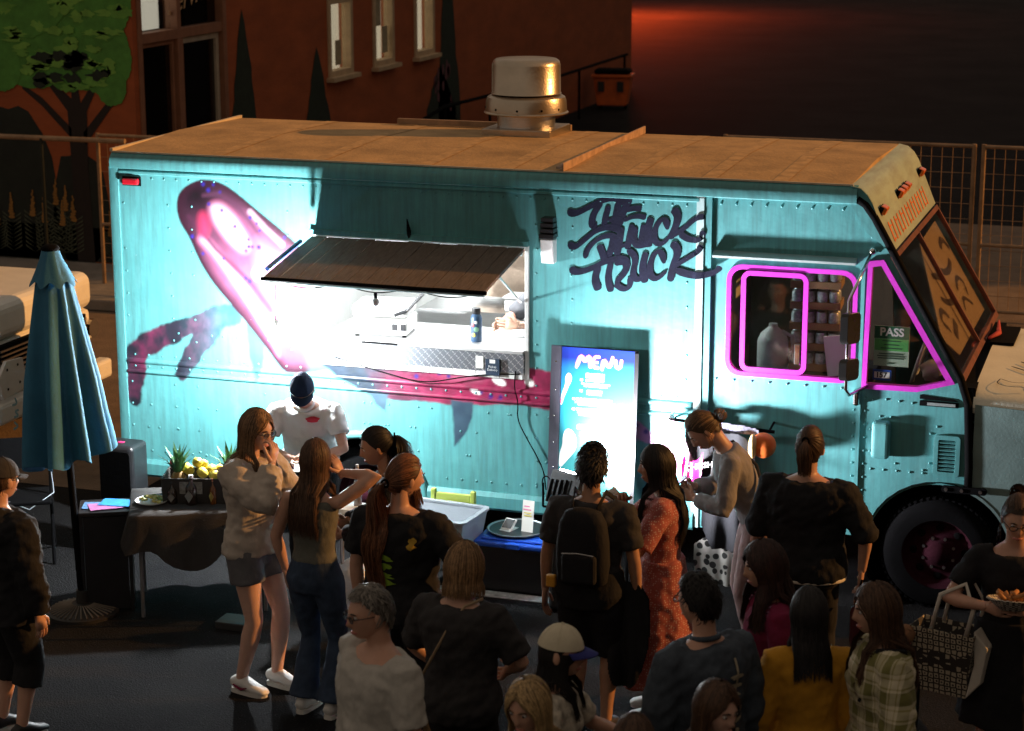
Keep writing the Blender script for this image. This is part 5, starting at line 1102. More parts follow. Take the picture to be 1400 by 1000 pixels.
def head_verts(fem, n=44, m=34):
    V = []; F = []
    for i in range(m+1):
        t = math.pi*i/m
        for k in range(n):
            w = 2*math.pi*k/n
            dx, dy, dz = math.sin(t)*math.sin(w), -math.sin(t)*math.cos(w), math.cos(t)
            x, y, z = dx*.076, dy*.096+.004, dz*.116
            low = max(0, -dz-.05); x *= 1-.30*low**1.1; 
            if dy < 0 and dz < 0:
                a_ = -dz; rh = math.sqrt(max(1e-6, 1-a_*a_)); tg_ = (1-.13*a_)*math.sqrt(max(0, 1-(max(0, a_-.6)/.4)**2)); wf = (-dy/rh)**1.5; y = .004+(y-.004)*(1+(min(1.5, tg_/max(rh, .05))-1)*wf)
            elif dy < 0: pass
            else: y *= 1-.38*low
            fr = max(0, -dy)
            g = lambda cx, cz, sx, sz: math.exp(-((dx-cx)/sx)**2-((dz-cz)/sz)**2)*(dy < 0)
            y -= .026*g(0, -.22, .13, .14)+.012*g(0, .02, .10, .16)         # nose
            y += .010*(g(.36, .06, .17, .11)+g(-.36, .06, .17, .11))        # sockets
            y -= .006*(g(.33, .22, .25, .08)+g(-.33, .22, .25, .08))        # brow
            y -= .007*g(0, -.56, .22, .06)+.006*g(0, -.68, .2, .06)         # lips
            y += .004*g(0, -.62, .24, .03)
            y -= .010*g(0, -.90, .3, .13)                                   # chin
            y -= .004*(g(.5, -.25, .2, .2)+g(-.5, -.25, .2, .2))
            V.append(V3(x, y, z))
    for i in range(m):
        for k in range(n): F.append((i*n+k, i*n+(k+1) % n, (i+1)*n+(k+1) % n, (i+1)*n+k))
    return V, F
m_eyew = mat('eye white', (.55, .5, .47), .3, bump=0); m_iris = mat('dark iris', (.02, .012, .008), .2, bump=0)
SKIN = {}
def skin(k):
    c = {'light': (.52, .29, .20), 'fair': (.60, .36, .27), 'tan': (.38, .20, .12), 'brown': (.22, .11, .065)}[k]
    m = mat('skin '+k, c, .48, var=.10, scale=12, bump=.12, bscale=160, dist=.003)
    p = m.node_tree.nodes['Principled BSDF']; p.inputs['Subsurface Weight'].default_value = .12; p.inputs['Subsurface Radius'].default_value = (.02, .008, .004); p.inputs['Subsurface Scale'].default_value = .3
    return m
def hairmat(c):
    k = 'hair %.3f %.3f %.3f' % c
    if k in _mc: return _mc[k]
    m = mat(k, c, .5, var=.3, scale=60, bump=0, spec=.3); nt = m.node_tree; p = nt.nodes['Principled BSDF']; src = p.inputs['Base Color'].links[0].from_socket
    at = nd(nt, 'ShaderNodeAttribute', attribute_name='sv'); mr_ = nd(nt, 'ShaderNodeMapRange'); mr_.inputs[3].default_value = .45; mr_.inputs[4].default_value = 1.75; nt.links.new(at.outputs['Fac'], mr_.inputs[0])
    x = nd(nt, 'ShaderNodeMix', data_type='RGBA', blend_type='MULTIPLY'); x.inputs[0].default_value = 1; nt.links.new(src, x.inputs[6]); nt.links.new(mr_.outputs[0], x.inputs[7]); nt.links.new(x.outputs[2], p.inputs['Base Color']); return m
def ik(A, T, l1, l2, hint):
    d = T-A; L_ = d.length
    if L_ > (l1+l2)*.995: d = d*((l1+l2)*.995/L_); L_ = d.length
    if L_ < abs(l1-l2)+.05: L_ = abs(l1-l2)+.05; d = d.normalized()*L_
    u = d.normalized(); a = (l1*l1-l2*l2+L_*L_)/(2*L_); h = math.sqrt(max(0, l1*l1-a*a))
    w = hint-u*hint.dot(u); w = w.normalized() if w.length > 1e-4 else u.orthogonal().normalized()
    return A+u*a+w*h, A+d
def make_hand(mb, wrist, dirv, palm, side, curl, s):
    d = dirv.normalized(); pn = (palm-d*palm.dot(d)); pn = pn.normalized() if pn.length > 1e-3 else d.orthogonal().normalized(); sd = d.cross(pn)*side
    mb.tube([wrist-d*.03*s, wrist+d*.015*s, wrist+d*.05*s, wrist+d*.09*s], [(.019*s, .026*s), (.017*s, .032*s), (.016*s, .041*s), (.012*s, .040*s)], 12, up=pn)
    for k, (o, ln, r) in enumerate(((.030, .070, .0085), (.010, .078, .009), (-.011, .073, .0085), (-.031, .058, .0075))):
        p = wrist+d*.082*s+sd*o*s; a = 0; P = [p-d*.02*s, p]; dd = (d+sd*o*1.2).normalized()
        for q, f in enumerate((.45, .32, .23)):
            a += curl*(.75, 1.0, .7)[q]; v = dd*math.cos(a)+pn*math.sin(a); p = p+v*ln*f*s*1.12; P.append(p)
        mb.tube(P, [r*s, r*s, r*.95*s, r*.85*s, r*.55*s], 8)
    p = wrist+d*.02*s+sd*.028*s; v = (d*.7+sd*.75+pn*.25).normalized(); P = [wrist+d*.005*s, p, p+v*.038*s]; v2 = (d*.9+sd*(.35-.3*curl)+pn*(.2+.5*curl)).normalized(); P += [P[-1]+v2*.03*s, P[-1]+v2*.055*s]
    mb.tube(P, [.012*s, .014*s, .011*s, .0098*s, .006*s], 8)

class Person: pass
def person(label, x, y, face, H=1.68, bulk=1., fem=True, lean=0., head=(0, 0), aL=None, aR=None, curl=(.35, .35), hand_dir=(None, None), palm=(None, None), top=None, bottom=None, shoes=None, hair=None, sk='light', stance=(.10, .0), glasses=None, cap=None, belly=0., tilt=0., facefx=True, seed=1):
    s = H/1.72; t = thing('person', label, 'person', (x, y, 0), face, 'people around the food truck')
    pr = Person(); pr.root = t; pr.s = s
    hipz = .93
    RL = Matrix.Rotation(R(lean), 3, 'X')          # +lean bends forward (towards -y)
    def U(p):
        p = Vector(p)
        if lean and p.z > hipz:
            q = p-V3(0, 0, hipz); p = V3(0, 0, hipz)+RL @ q
        return p*s
    def Ui(p):
        p = Vector(p)/s
        if lean and p.z > hipz: p = V3(0, 0, hipz)+RL.transposed() @ (p-V3(0, 0, hipz))
        return p
    sw = (.172 if fem else .195)*(.6+.4*bulk); hw = .092
    bx_, by_ = bulk*(1 if fem else 1.05), bulk
    TR = [(.80, .135, .10, .012), (.88, .168, .118, .012), (.96, .158, .112, .006), (1.06, .128 if fem else .142, .092, 0), (1.16, .136 if fem else .152, .098, 0), (1.26, .152 if fem else .172, .118 if fem else .115, -.008), (1.34, .162 if fem else .182, .108, 0), (1.40, .132 if fem else .150, .083, .004), (1.435, .095, .065, .006), (1.46, .060, .058, .004)]
    def torso(mb, off, z0=0., z1=9., flare=0., n=28):
        V = []; F = []; rows = [r for r in TR if z0-1e-6 <= r[0] <= z1+1e-6]
        def interp(z):
            for a, b in zip(TR[:-1], TR[1:]):
                if a[0] <= z <= b[0]: f = (z-a[0])/(b[0]-a[0]); return tuple(a[i]*(1-f)+b[i]*f for i in range(4))
            return TR[0] if z < TR[0][0] else TR[-1]
        if not rows or rows[0][0] > z0+.01 and z0 > TR[0][0]: r_ = interp(z0); rows = [(z0,)+r_[1:]]+rows
        if z0 < TR[0][0]-.01 and z0 > 0: rows = [(z0, TR[1][1]+flare, TR[1][2]+flare, .01)]+[r for r in rows if r[0] > TR[0][0]+.02]
        if rows[-1][0] < z1-.01 and z1 < TR[-1][0]: r_ = interp(z1); rows.append((z1,)+r_[1:])
        for (z, rx, ry, yo) in rows:
            be = belly*math.exp(-((z-1.05)/.13)**2)
            for k in range(n):
                w = 2*math.pi*k/n; cx, sy = math.cos(w), math.sin(w)
                yy = (ry*by_+off)*sy+yo
                if sy < 0: yy -= be*(-sy)
                V.append(U(((rx*bx_+off+be*.4)*cx, yy, z)))
        m = len(rows)
        for i in range(m-1):
            for k in range(n): F.append((i*n+k, i*n+(k+1) % n, (i+1)*n+(k+1) % n, (i+1)*n+k))
        F += [tuple(range(n-1, -1, -1)), tuple((m-1)*n+k for k in range(n))]
        mb.add(V, F)
    # joints
    arms = []
    for sd, spec in ((-1, aR), (1, aL)):
        Sh = U((sd*sw, .0, 1.372))
        if spec is None: spec = ((sd*(sw+.07*bulk+.01), -.02, .83), (sd*.6, .6, 0))
        T = Vector(spec[0])*s; E_, W_ = ik(Sh, T, .285*s, .255*s, Vector(spec[1])); arms.append((sd, Sh, E_, W_))
    legs = []
    for sd in (-1, 1):
        Hp = V3(sd*hw, .0, .88)*s; st = stance if not isinstance(stance[0], tuple) else stance[0 if sd < 0 else 1]
        T = V3(sd*st[0] if not isinstance(stance[0], tuple) else st[0], st[1] if isinstance(stance[0], tuple) else st[1]*sd, .085)*s
        K_, A_ = ik(Hp, T, .42*s, .395*s, V3(0, -1, 0)); legs.append((sd, Hp, K_, A_))
    aw_ = .85+.15*bulk
    mb = MB(); torso(mb, -.014 if top else 0)
    mb.tube([U((0, .01, 1.40)), U((0, .0, 1.47)), U((0, -.014, 1.57))], [(.062*s, .062*s), (.054*s, .056*s), (.052*s, .056*s)], 16)
    for sd, Sh, E_, W_ in arms:
        mb.tube([Sh+V3(-sd*.04*s, 0, .0), Sh, Sh.lerp(E_, .3), Sh.lerp(E_, .75), E_, E_.lerp(W_, .25), E_.lerp(W_, .7), W_], [r*s*aw_ for r in (.038, .044, .045, .041, .038, .040, .030, .025)], 14)
    for sd, Hp, K_, A_ in legs:
        mb.tube([Hp+V3(-sd*.01, 0, .05)*s, Hp, Hp.lerp(K_, .3), Hp.lerp(K_, .75), K_, K_.lerp(A_, .28), K_.lerp(A_, .7), A_], [r*s*aw_ for r in (.07, .088, .085, .064, .054, .058, .042, .035)], 16)
        mb.tube([A_+V3(0, .045, -.035)*s, A_+V3(0, .0, -.03)*s, A_+V3(0, -.08, -.048)*s, A_+V3(0, -.15, -.062)*s], [(.035*s, .032*s), (.036*s, .036*s), (.026*s, .04*s), (.016*s, .036*s)], 12, up=(0, 0, 1))
    body = remesh(mb, .011, 5, 'body')
    # head and hands joined into the same mesh
    neck = U((0, -.014, 1.515)); yaw, pit = head
    RH = (RL if lean else Matrix.Identity(3)) @ Matrix.Rotation(R(yaw), 3, 'Z') @ Matrix.Rotation(R(tilt), 3, 'Y') @ Matrix.Rotation(R(pit), 3, 'X')
    hc = neck+RH @ V3(0, -.018, .098)*s
    HM = lambda p: hc+RH @ (Vector(p)*s)
    hv, hf = head_verts(fem)
    ex = MB(); ex.add([HM(p) for p in hv], hf)
    for sd in (-1, 1): ex.ball(HM((sd*.077, .012, -.008)), (.010*s, .022*s, .032*s), 10, 8, RH @ Matrix.Rotation(R(sd*18), 3, 'Z'))
    for i, (sd, Sh, E_, W_) in enumerate(arms):
        d_ = Vector(hand_dir[i]) if hand_dir[i] else (W_-E_).normalized(); p_ = Vector(palm[i]) if palm[i] else V3(-sd, 0, 0)
        make_hand(ex, W_, d_, p_, -sd, curl[i], s)
    bm = bmesh.new(); bm.from_mesh(body)
    e2 = bpy.data.meshes.new('x'); e2.from_pydata([tuple(v) for v in ex.v], [], ex.f); bm.from_mesh(e2)
    bm.to_mesh(body); bm.free(); bpy.data.meshes.remove(e2)
    bm = bmesh.new(); bm.from_mesh(body); bmesh.ops.remove_doubles(bm, verts=bm.verts, dist=1e-5); bmesh.ops.recalc_face_normals(bm, faces=bm.faces); bm.to_mesh(body); bm.free()
    body.polygons.foreach_set('use_smooth', [True]*len(body.polygons)); body.materials.append(skin(sk))
    bo_ = link(bpy.data.objects.new('body', body), t)
    if facefx:
        for sd in (-1, 1):
            e_ = MB().ball(HM((sd*.030, -.078, .010)), (.0125*s, .009*s, .0085*s), 10, 8, RH).build('eye', m_eyew, bo_, smooth=True)
            MB().ball(HM((sd*.030, -.0845, .009)), (.006*s, .004*s, .006*s), 8, 6, RH).build('iris', m_iris, bo_, smooth=True)
            MB().tube([HM((sd*.014, -.0935, .026)), HM((sd*.030, -.093, .033)), HM((sd*.048, -.080, .027))], [.003*s, .004*s, .002*s], 6).build('eyebrow', hairmat(tuple(c*.6 for c in hair['col'])) if hair else m_iris, bo_, smooth=True)
        MB().tube([HM((-.024, -.080, -.068)), HM((-.008, -.0905, -.066)), HM((.008, -.0905, -.066)), HM((.024, -.080, -.068))], [.003*s, .0065*s, .0065*s, .003*s], 8).build('lips', mat('lips '+sk, tuple(a*b for a, b in zip({'light': (.52, .29, .20), 'fair': (.60, .36, .27), 'tan': (.38, .20, .12), 'brown': (.22, .11, .065)}[sk], (.85, .5, .55))), .4), bo_, smooth=True)
    # clothes
    def garment(mb, name, m, amp=.005, vox=.012, par=t, sm=3):
        me = remesh(mb, vox, sm, name)
        if amp: folds(me, amp, seed*3.7)
        me.polygons.foreach_set('use_smooth', [True]*len(me.polygons)); me.materials.clear(); me.materials.append(m)
        return link(bpy.data.objects.new(name, me), par)
    if bottom:
        mb = MB(); kind = bottom.get('kind', 'trousers'); hem = bottom.get('hem', .06); lo = bottom.get('loose', .012)
        if kind in ('skirt',):
            z0 = hem; rows = []
            fl_ = bottom.get('flare', .1)
            for z in np.linspace(z0, 1.04, 10):
                f = 1-(z-z0)/(1.04-z0); rows.append((V3(0, .005, z)*s, (.15*bx_+.02+fl_*f)*s, (.11*by_+.025+fl_*f*.9)*s))
            n = 40; V = []; F_ = []
            for i, (c, rx, ry) in enumerate(rows):
                f = 1-i/9
                for k in range(n):
                    w = 2*math.pi*k/n; wv_ = 1+.06*f*math.sin(w*9+seed); V.append((c.x+rx*wv_*math.cos(w), c.y+ry*wv_*math.sin(w), c.z))
            for i in range(9):
                for k in range(n): F_.append((i*n+k, i*n+(k+1) % n, (i+1)*n+(k+1) % n, (i+1)*n+k))
            F_ += [tuple(range(n-1, -1, -1)), tuple(9*n+k for k in range(n))]; mb.add(V, F_)
        else:
            torso(mb, lo, .80, bottom.get('waist', 1.03))
            for sd, Hp, K_, A_ in legs:
                P = [Hp+V3(-sd*.015, 0, .06)*s, Hp, Hp.lerp(K_, .35), Hp.lerp(K_, .8), K_, K_.lerp(A_, .35), K_.lerp(A_, .75), A_+V3(0, 0, .01)*s]; rr0 = [.085, .094, .090, .072, .064, .064, .058, .058]
                if kind == 'flared': rr0 = [.085, .094, .088, .066, .058, .064, .082, .10]
                zz = hem*s; Q = []; rq = []
                for i, (p, r_) in enumerate(zip(P, rr0)):
                    if p.z >= zz: Q.append(p); rq.append((r_*aw_+lo*.8)*s)
                    else:
                        a = P[i-1]; f = (a.z-zz)/(a.z-p.z); Q.append(a.lerp(p, f)); rq.append(((rr0[i-1]*(1-f)+r_*f)*aw_+lo)*s); break
                mb.tube(Q, rq, 18)
        pr.bottom = garment(mb, {'skirt': 'skirt', 'shorts': 'shorts', 'flared': 'jeans'}.get(kind, 'trousers'), bottom['mat'], bottom.get('amp', .005))
    if top:
        mb = MB(); lo = top.get('loose', .014); torso(mb, lo, top.get('hem', .90), top.get('neck', 1.43), flare=.02)
        sl_ = top.get('sleeve', .6)          # in arm lengths: 0..1 upper arm, 1..2 forearm
        if sl_ > 0:
            for sd, Sh, E_, W_ in arms:
                P = [Sh+V3(-sd*.07, 0, .008)*s, Sh+V3(0, 0, .0), Sh.lerp(E_, .3)]; rq = [.046, .053, .054]
                if sl_ <= 1: P += [Sh.lerp(E_, max(.35, sl_))]; rq += [.054]
                else: P += [Sh.lerp(E_, .75), E_, E_.lerp(W_, .4*(sl_-1)), E_.lerp(W_, sl_-1)]; rq += [.052, .050, .046, .036]
                mb.tube(P, [(r_*aw_+lo*.9)*s for r_ in rq], 16)
        if top.get('hood'):
            mb.tube([U((-.12, -.03, 1.43)), U((-.09, .07, 1.44)), U((0, .11, 1.42)), U((.09, .07, 1.44)), U((.12, -.03, 1.43))], [.03*s, .045*s, .055*s, .045*s, .03*s], 12)
        pr.top = garment(mb, top.get('name', 'shirt'), top['mat'], top.get('amp', .006)*1.35)
        if top.get('collar'):
            c_ = MB(); c_.tube([U((.062*math.cos(a), .066*math.sin(a)+.002, 1.452-.012*math.sin(a)*-1)) for a in np.linspace(0, 2*math.pi, 21)], .013*s, 8, caps=False); c_.build('collar', top['collar'], pr.top, smooth=True)
    if shoes:
        for sd, Hp, K_, A_ in legs:
            mb = MB(); mb.tube([A_+V3(0, .062, -.03)*s, A_+V3(0, .03, -.022)*s, A_+V3(0, -.03, -.022)*s, A_+V3(0, -.10, -.045)*s, A_+V3(0, -.165, -.055)*s, A_+V3(0, -.185, -.06)*s], [(.030*s, .03*s), (.045*s, .038*s), (.044*s, .042*s), (.03*s, .046*s), (.022*s, .04*s), (.012*s, .025*s)], 14, up=(0, 0, 1))
            o_ = mb.build('shoe', shoes[0], t, smooth=True)
            A2 = V3(A_.x, A_.y, 0); mb = MB(); P = [(.0, .068), (.035, .055), (.04, 0), (.047, -.09), (.04, -.16), (.0, -.19), (-.04, -.16), (-.047, -.09), (-.04, 0), (-.035, .055)]
            mb.plate(chaikin(P, 1), [], lambda u, v, d: (A2.x+u*s, A2.y+v*s, d), .0, .026*s); mb.build('sole', shoes[1], o_)
            if len(shoes) > 2: MB().tube([A_+V3(-sd*.046*0+sd*.044, .03, -.03)*s, A_+V3(sd*.047, -.03, -.05)*s, A_+V3(sd*.046, -.07, -.035)*s], [.006*s, .009*s, .003*s], 6).build('stripe', shoes[2], o_)
    # hair
    if hair:
        hm = hairmat(hair['col']); st = hair['style']; hl = hair.get('front', 38); rs_ = random.Random(seed*13+1)
        n, m = 40, 24; V = []; F_ = []; keep = {}
        def shell(az, el, k=1.0):       # az 0 front, +-180 back ; el degrees
            a, e = R(az), R(el); r = k
            return V3(math.sin(a)*math.cos(e)*.0815*r, -math.cos(a)*math.cos(e)*.102*r+.006, math.sin(e)*.122*r)
        vol = hair.get('vol', 1.05) if not cap else .99
        def lim(az):
            a = abs(az)
            if a < 50: return hl+(a/50)**2*-4
            if a < 95: return hl-4-(a-50)/45*(hl+6) if st != 'short' else hl-4-(a-50)/45*(hl-6)
            return -12 if a < 120 else -34
        mb = MB(); idx = {}
        for j in range(m+1):
            for k in range(n):
                az = -180+360*k/n; lo_ = lim(az); el = lo_+(90-lo_)*j/m; mb.v.append(tuple(HM(shell(az, el, vol*(1+.012*noise.noise(Vector((az*.05, el*.05, seed)))) ))))
        for j in range(m):
            for k in range(n): mb.f.append((j*n+k, j*n+(k+1) % n, (j+1)*n+(k+1) % n, (j+1)*n+k))
        ho = mb.build('hair', hm, t, smooth=True)  # cap has no strand value: scalp shading put into its darker colour
        sb_ = MB(); SV = []
        def strand(P, w):
            n_ = len(P); base = len(sb_.v); SV.extend([rs_.random()]*(3*n_)); w *= rs_.choice((.5, .7, 1, 1, 1.2))
            if rs_.random() < .14: w *= .5; P = [q+(q-hc).normalized()*.012*s*rs_.random()*(i_/n_) for i_, q in enumerate(P)]
            for i in range(n_):
                tt_ = (P[min(i+1, n_-1)]-P[max(i-1, 0)]).normalized(); rad = P[i]-hc; rad.z *= .3; e2 = rad-tt_*rad.dot(tt_); e2 = e2.normalized() if e2.length > 1e-5 else tt_.orthogonal().normalized(); e1 = tt_.cross(e2)
                f = i/(n_-1); ww = w*(1 if f < .55 else 1-.8*(f-.55)/.45)
                sb_.v += [tuple(P[i]+e1*ww), tuple(P[i]+e2*ww*.6), tuple(P[i]-e1*ww)]
            for i in range(n_-1):
                b = base+3*i
                sb_.f.extend([(b, b+1, b+4, b+3), (b+1, b+2, b+5, b+4)])
        def pushout(p, mg=.02):
            q = Ui(p)
            if q.z < 1.44:
                zz = max(.85, q.z)
                for a, b in zip(TR[:-1], TR[1:]):
                    if a[0] <= zz <= b[0]: f = (zz-a[0])/(b[0]-a[0]); rx = a[1]*(1-f)+b[1]*f; ry = a[2]*(1-f)+b[2]*f; break
                else: rx, ry = .06, .06
                if q.z > 1.28: rx = max(rx, sw*.95)*min(1, (1.50-q.z)/.08+.55); ry = max(ry, .085)
                rx = rx*bx_+mg+.018; ry = ry*by_+mg+.018; e = math.hypot(q.x/rx, q.y/ry)
                if e < 1:
                    if e < 1e-3: q.y = ry
                    else:
                        q.y = math.copysign(ry*math.sqrt(max(0., 1-min(1, (q.x/rx)**2))), q.y if abs(q.y) > .015 else 1)
                p = U(q)
            return p
        N_ = int(hair.get('n', 420)*1.9); L_ = hair.get('len', .35)*s; wv = hair.get('wave', .004); w_ = hair.get('w', .0030)*s
        for i in range(N_):
            az = rs_.uniform(-180, 180); lo_ = lim(az); el = lo_+(86-lo_)*rs_.random()**.8; k_ = vol*rs_.uniform(1.0, 1.05)
            ph = rs_.uniform(0, 6.28)
            if cap: el = min(el, 8); k_ = .99
            if st == 'short':
                P = []; da = rs_.uniform(-14, 14); 
                for q in range(4): P.append(HM(shell(az+da*q*.5, max(lo_-6, el-q*hair.get('slen', 9)), k_*(1+hair.get('puff', .02)*q))))
                strand(P, w_); continue
            if st in ('pony', 'bun'):
                tz = hair.get('tail', (178, 8)); P = []
                d0 = shell(az, el).normalized(); d1 = shell(tz[0], tz[1]).normalized()
                for q in range(7):
                    f = q/6; d_ = d0.lerp(d1, f); d_ = d_.normalized() if d_.length > .05 else d1
                    a_ = math.degrees(math.atan2(d_.x, -d_.y)); e_ = math.degrees(math.asin(max(-1, min(1, d_.z)))); P.append(HM(shell(a_, e_, k_*(1+.03*math.sin(f*3.1)))))
                strand(P, w_); continue
            sg = 1 if az >= 0 else -1; P = []; a = az; mn = hair.get('part', 62)+rs_.uniform(-6, 10)
            tgt = sg*max(abs(az), mn) if abs(az) < mn else az
            e = el; 
            for q in range(5):
                f = q/4; e_ = el+(-26-el)*f; a_ = az+(tgt-az)*min(1, f*1.5); P.append(HM(shell(a_, e_, k_*(1+.05*f))))
            p = P[-1].copy(); outd = (P[-1]-hc); outd.z = 0; outd = outd.normalized() if outd.length > 1e-4 else V3(0, 1, 0)
            Ls = L_*rs_.uniform(.82, 1.06); nq = max(3, int(Ls/.05))
            for q in range(1, nq+1):
                f = q/nq; p = p+V3(0, 0, -Ls/nq)+outd*hair.get('flare', .004)*s*(1-f)
                if hair.get('back') and st == 'long': p.y += .010*s*(1-f)
                pp = p+V3(math.sin(ph+q*1.1), math.cos(ph*1.3+q*1.1), 0)*wv*s*(.4+f)
                P.append(pushout(pp, .008+.022*rs_.random()))
            strand(P, w_)
        if st == 'pony':
            tz = hair.get('tail', (178, 8)); root = HM(shell(tz[0], tz[1], vol*1.08)); wd = hair.get('tw', .03)*s; bk = RH @ V3(0, 1, 0); bk.z = 0
            if bk.length > .01: bk.normalize()
            for i in range(int(N_*.55)):
                a = rs_.uniform(0, 6.28); r_ = math.sqrt(rs_.random()); off = V3(math.cos(a), math.sin(a), 0)*wd*r_; P = [root-bk*.02*s, root+off*.35+bk*.03*s]; p = P[-1].copy(); Ls = L_*rs_.uniform(.75, 1.05); nq = max(4, int(Ls/.045)); ph = rs_.uniform(0, 6.28)
                for q in range(1, nq+1):
                    f = q/nq; p = p+V3(0, 0, -Ls/nq)+bk*.016*s*max(0, 1-f*3); sw_ = .35+.9*math.sin(min(1, f*1.35)*math.pi*.72)
                    P.append(pushout(p+off*sw_+V3(math.sin(ph*.3+q*.8), math.cos(ph+q*.9), 0)*wv*s, .012+.02*rs_.random()))
                strand(P, w_)
            MB().tube([root+V3(.02*math.cos(b), .012+.0*b, .02*math.sin(b))*s for b in np.linspace(0, 6.28, 13)], .007*s, 6).build('hair_tie', m_black, ho, smooth=True)
        if st == 'bun':
            tz = hair.get('tail', (178, 8)); root = HM(shell(tz[0], tz[1], vol*1.25))
            for i in range(140):
                a = rs_.uniform(0, 6.28); b0 = rs_.uniform(-1.2, 1.2); r_ = .038*s*rs_.uniform(.85, 1.25)
                strand([root+V3(math.cos(a+q*.5)*math.cos(b0+q*.2), math.sin(b0+q*.2), math.sin(a+q*.5)*math.cos(b0+q*.2))*r_ for q in range(6)], w_)
            for i in range(14):
                a = rs_.choice((-1, 1))*rs_.uniform(70, 130); P = [HM(shell(a, 5, vol)), HM(shell(a, -15, vol*1.1))]; p = P[-1].copy()
                for q in range(4): p = p+V3(rs_.uniform(-.008, .008), rs_.uniform(-.01, .008), -.03)*s; P.append(p.copy())
                strand(P, w_*.5)
        so = sb_.build('hair_strands', hm, ho, smooth=True, clean=False); stuff(so); so.data.attributes.new('sv', 'FLOAT', 'POINT').data.foreach_set('value', SV)
        if hair.get('beard'):
            q_ = MB(); bb = random.Random(4)
            sb_.v = []; sb_.f = []
            for i in range(240):
                az = bb.uniform(-75, 75); el = bb.uniform(-62, -25); P = [HM(shell(az, el, .98))]; p = P[0].copy()
                for q in range(4): p = p+V3(0, 0, -.022)*s+(RH @ V3(0, -1, 0))*.006*s; P.append(p.copy())
                strand(P, w_*1.1)
            o_ = sb_.build('beard', hairmat(hair['beard']), t, smooth=True, clean=False); stuff(o_)
    if glasses:
        gm = glasses; fr_ = MB()
        for sd in (-1, 1):
            fr_.tube([HM((sd*.032+.021*math.cos(a), -.101-.0*a+abs(math.cos(a))*.0, .007+.0165*math.sin(a))) for a in np.linspace(0, 2*math.pi, 17)], .0022*s, 5, caps=False)
            fr_.tube([HM((sd*.053, -.099, .012)), HM((sd*.078, -.05, .013)), HM((sd*.082, .01, .008))], .0022*s, 5)
        fr_.tube([HM((-.011, -.102, .010)), HM((.011, -.102, .010))], .002*s, 5)
        go_ = fr_.build('glasses', gm, t, smooth=True)
        for sd in (-1, 1): MB().ball(HM((sd*.032, -.1, .007)), (.02*s, .001*s, .0155*s), 14, 6, RH).build('lens', glass('spectacle lens', (.85, .85, .85), .12), go_, smooth=True)
    if cap:
        cm, bm_, yw, op = cap; mb = MB(); RC = Matrix.Rotation(R(yw), 3, 'Z'); n, m = 36, 12
        for j in range(m+1):
            for k in range(n):
                a = 2*math.pi*k/n; e = R(12)+(R(90)-R(12))*j/m; mb.v.append(tuple(HM((math.sin(a)*math.cos(e)*.089, -math.cos(a)*math.cos(e)*.112+.006, math.sin(e)*.132+.006))))
        for j in range(m):
            for k in range(n): mb.f.append((j*n+k, j*n+(k+1) % n, (j+1)*n+(k+1) % n, (j+1)*n+k))
        co_ = mb.build('cap', cm, t, smooth=True)
        MB().ball(HM((0, .006, .139)), .007*s).build('cap_button', cm, co_, smooth=True)
        for k in range(6):
            a0 = R(k*60+30); MB().tube([HM((math.sin(a0)*math.cos(e)*.0895, -math.cos(a0)*math.cos(e)*.1125+.006, math.sin(e)*.1325+.006)) for e in np.linspace(R(12), R(88), 7)], .0015*s, 4).build('seam', cm, co_)
        mb = MB(); rows = []
        for j in range(7):
            f = j/6
            for k in range(15):
                a = R(-62+124*k/14); r_ = 1+f*.66*math.cos(a)**.5; p = RC @ V3(math.sin(a)*.088*(1+.05*f), -math.cos(a)*.108*r_, .026-.012*f*f-.022*f*math.sin(a)**2); mb.v.append(tuple(HM((p.x, p.y+.006, p.z))))
        for j in range(6):
            for k in range(14): mb.f.append((j*15+k, j*15+k+1, (j+1)*15+k+1, (j+1)*15+k))
        bo2 = mb.build('cap_brim', bm_, co_, smooth=True); md = bo2.modifiers.new('s', 'SOLIDIFY'); md.thickness = .004
    pr.arms = {('R' if a[0] < 0 else 'L'): a for a in arms}; pr.HM = HM; pr.U = U; pr.RH = RH
    M = Matrix.Translation((x, y, 0)) @ Matrix.Rotation(R(face), 4, 'Z'); pr.M = M
    return pr
def decal(pr, garment, polys, m, name, side=1, off=.006):     # flat print laid on the back (side=1) or front (side=-1)
    me = garment.data; bv = BVHTree.FromPolygons([v.co for v in me.vertices], [p.vertices for p in me.polygons])
    def hit(u, z):
        h = bv.ray_cast(V3(u, side*1.0, z), V3(0, -side, 0)); return h[0]+V3(0, side*off, 0) if h[0] else V3(u, side*.12, z)
    for P in polys:
        Q = []; mb = MB()
        for (a, b) in zip(P, P[1:]+P[:1]):
            k = max(1, int(math.hypot(b[0]-a[0], b[1]-a[1])/.02)); Q += [(a[0]+(b[0]-a[0])*i/k, a[1]+(b[1]-a[1])*i/k) for i in range(k)]
        n = len(Q); cu, cz = sum(q[0] for q in Q)/n, sum(q[1] for q in Q)/n
        V = [hit(cu+(q[0]-cu)*f, cz+(q[1]-cz)*f) for f in (1, .66, .33) for q in Q]+[hit(cu, cz)]
        F_ = [(r*n+i, r*n+(i+1) % n, (r+1)*n+(i+1) % n, (r+1)*n+i) for r in (0, 1) for i in range(n)]+[(2*n+i, 2*n+(i+1) % n, 3*n) for i in range(n)]
        mb.add(V, F_); mb.build(name, m, garment, clean=False)

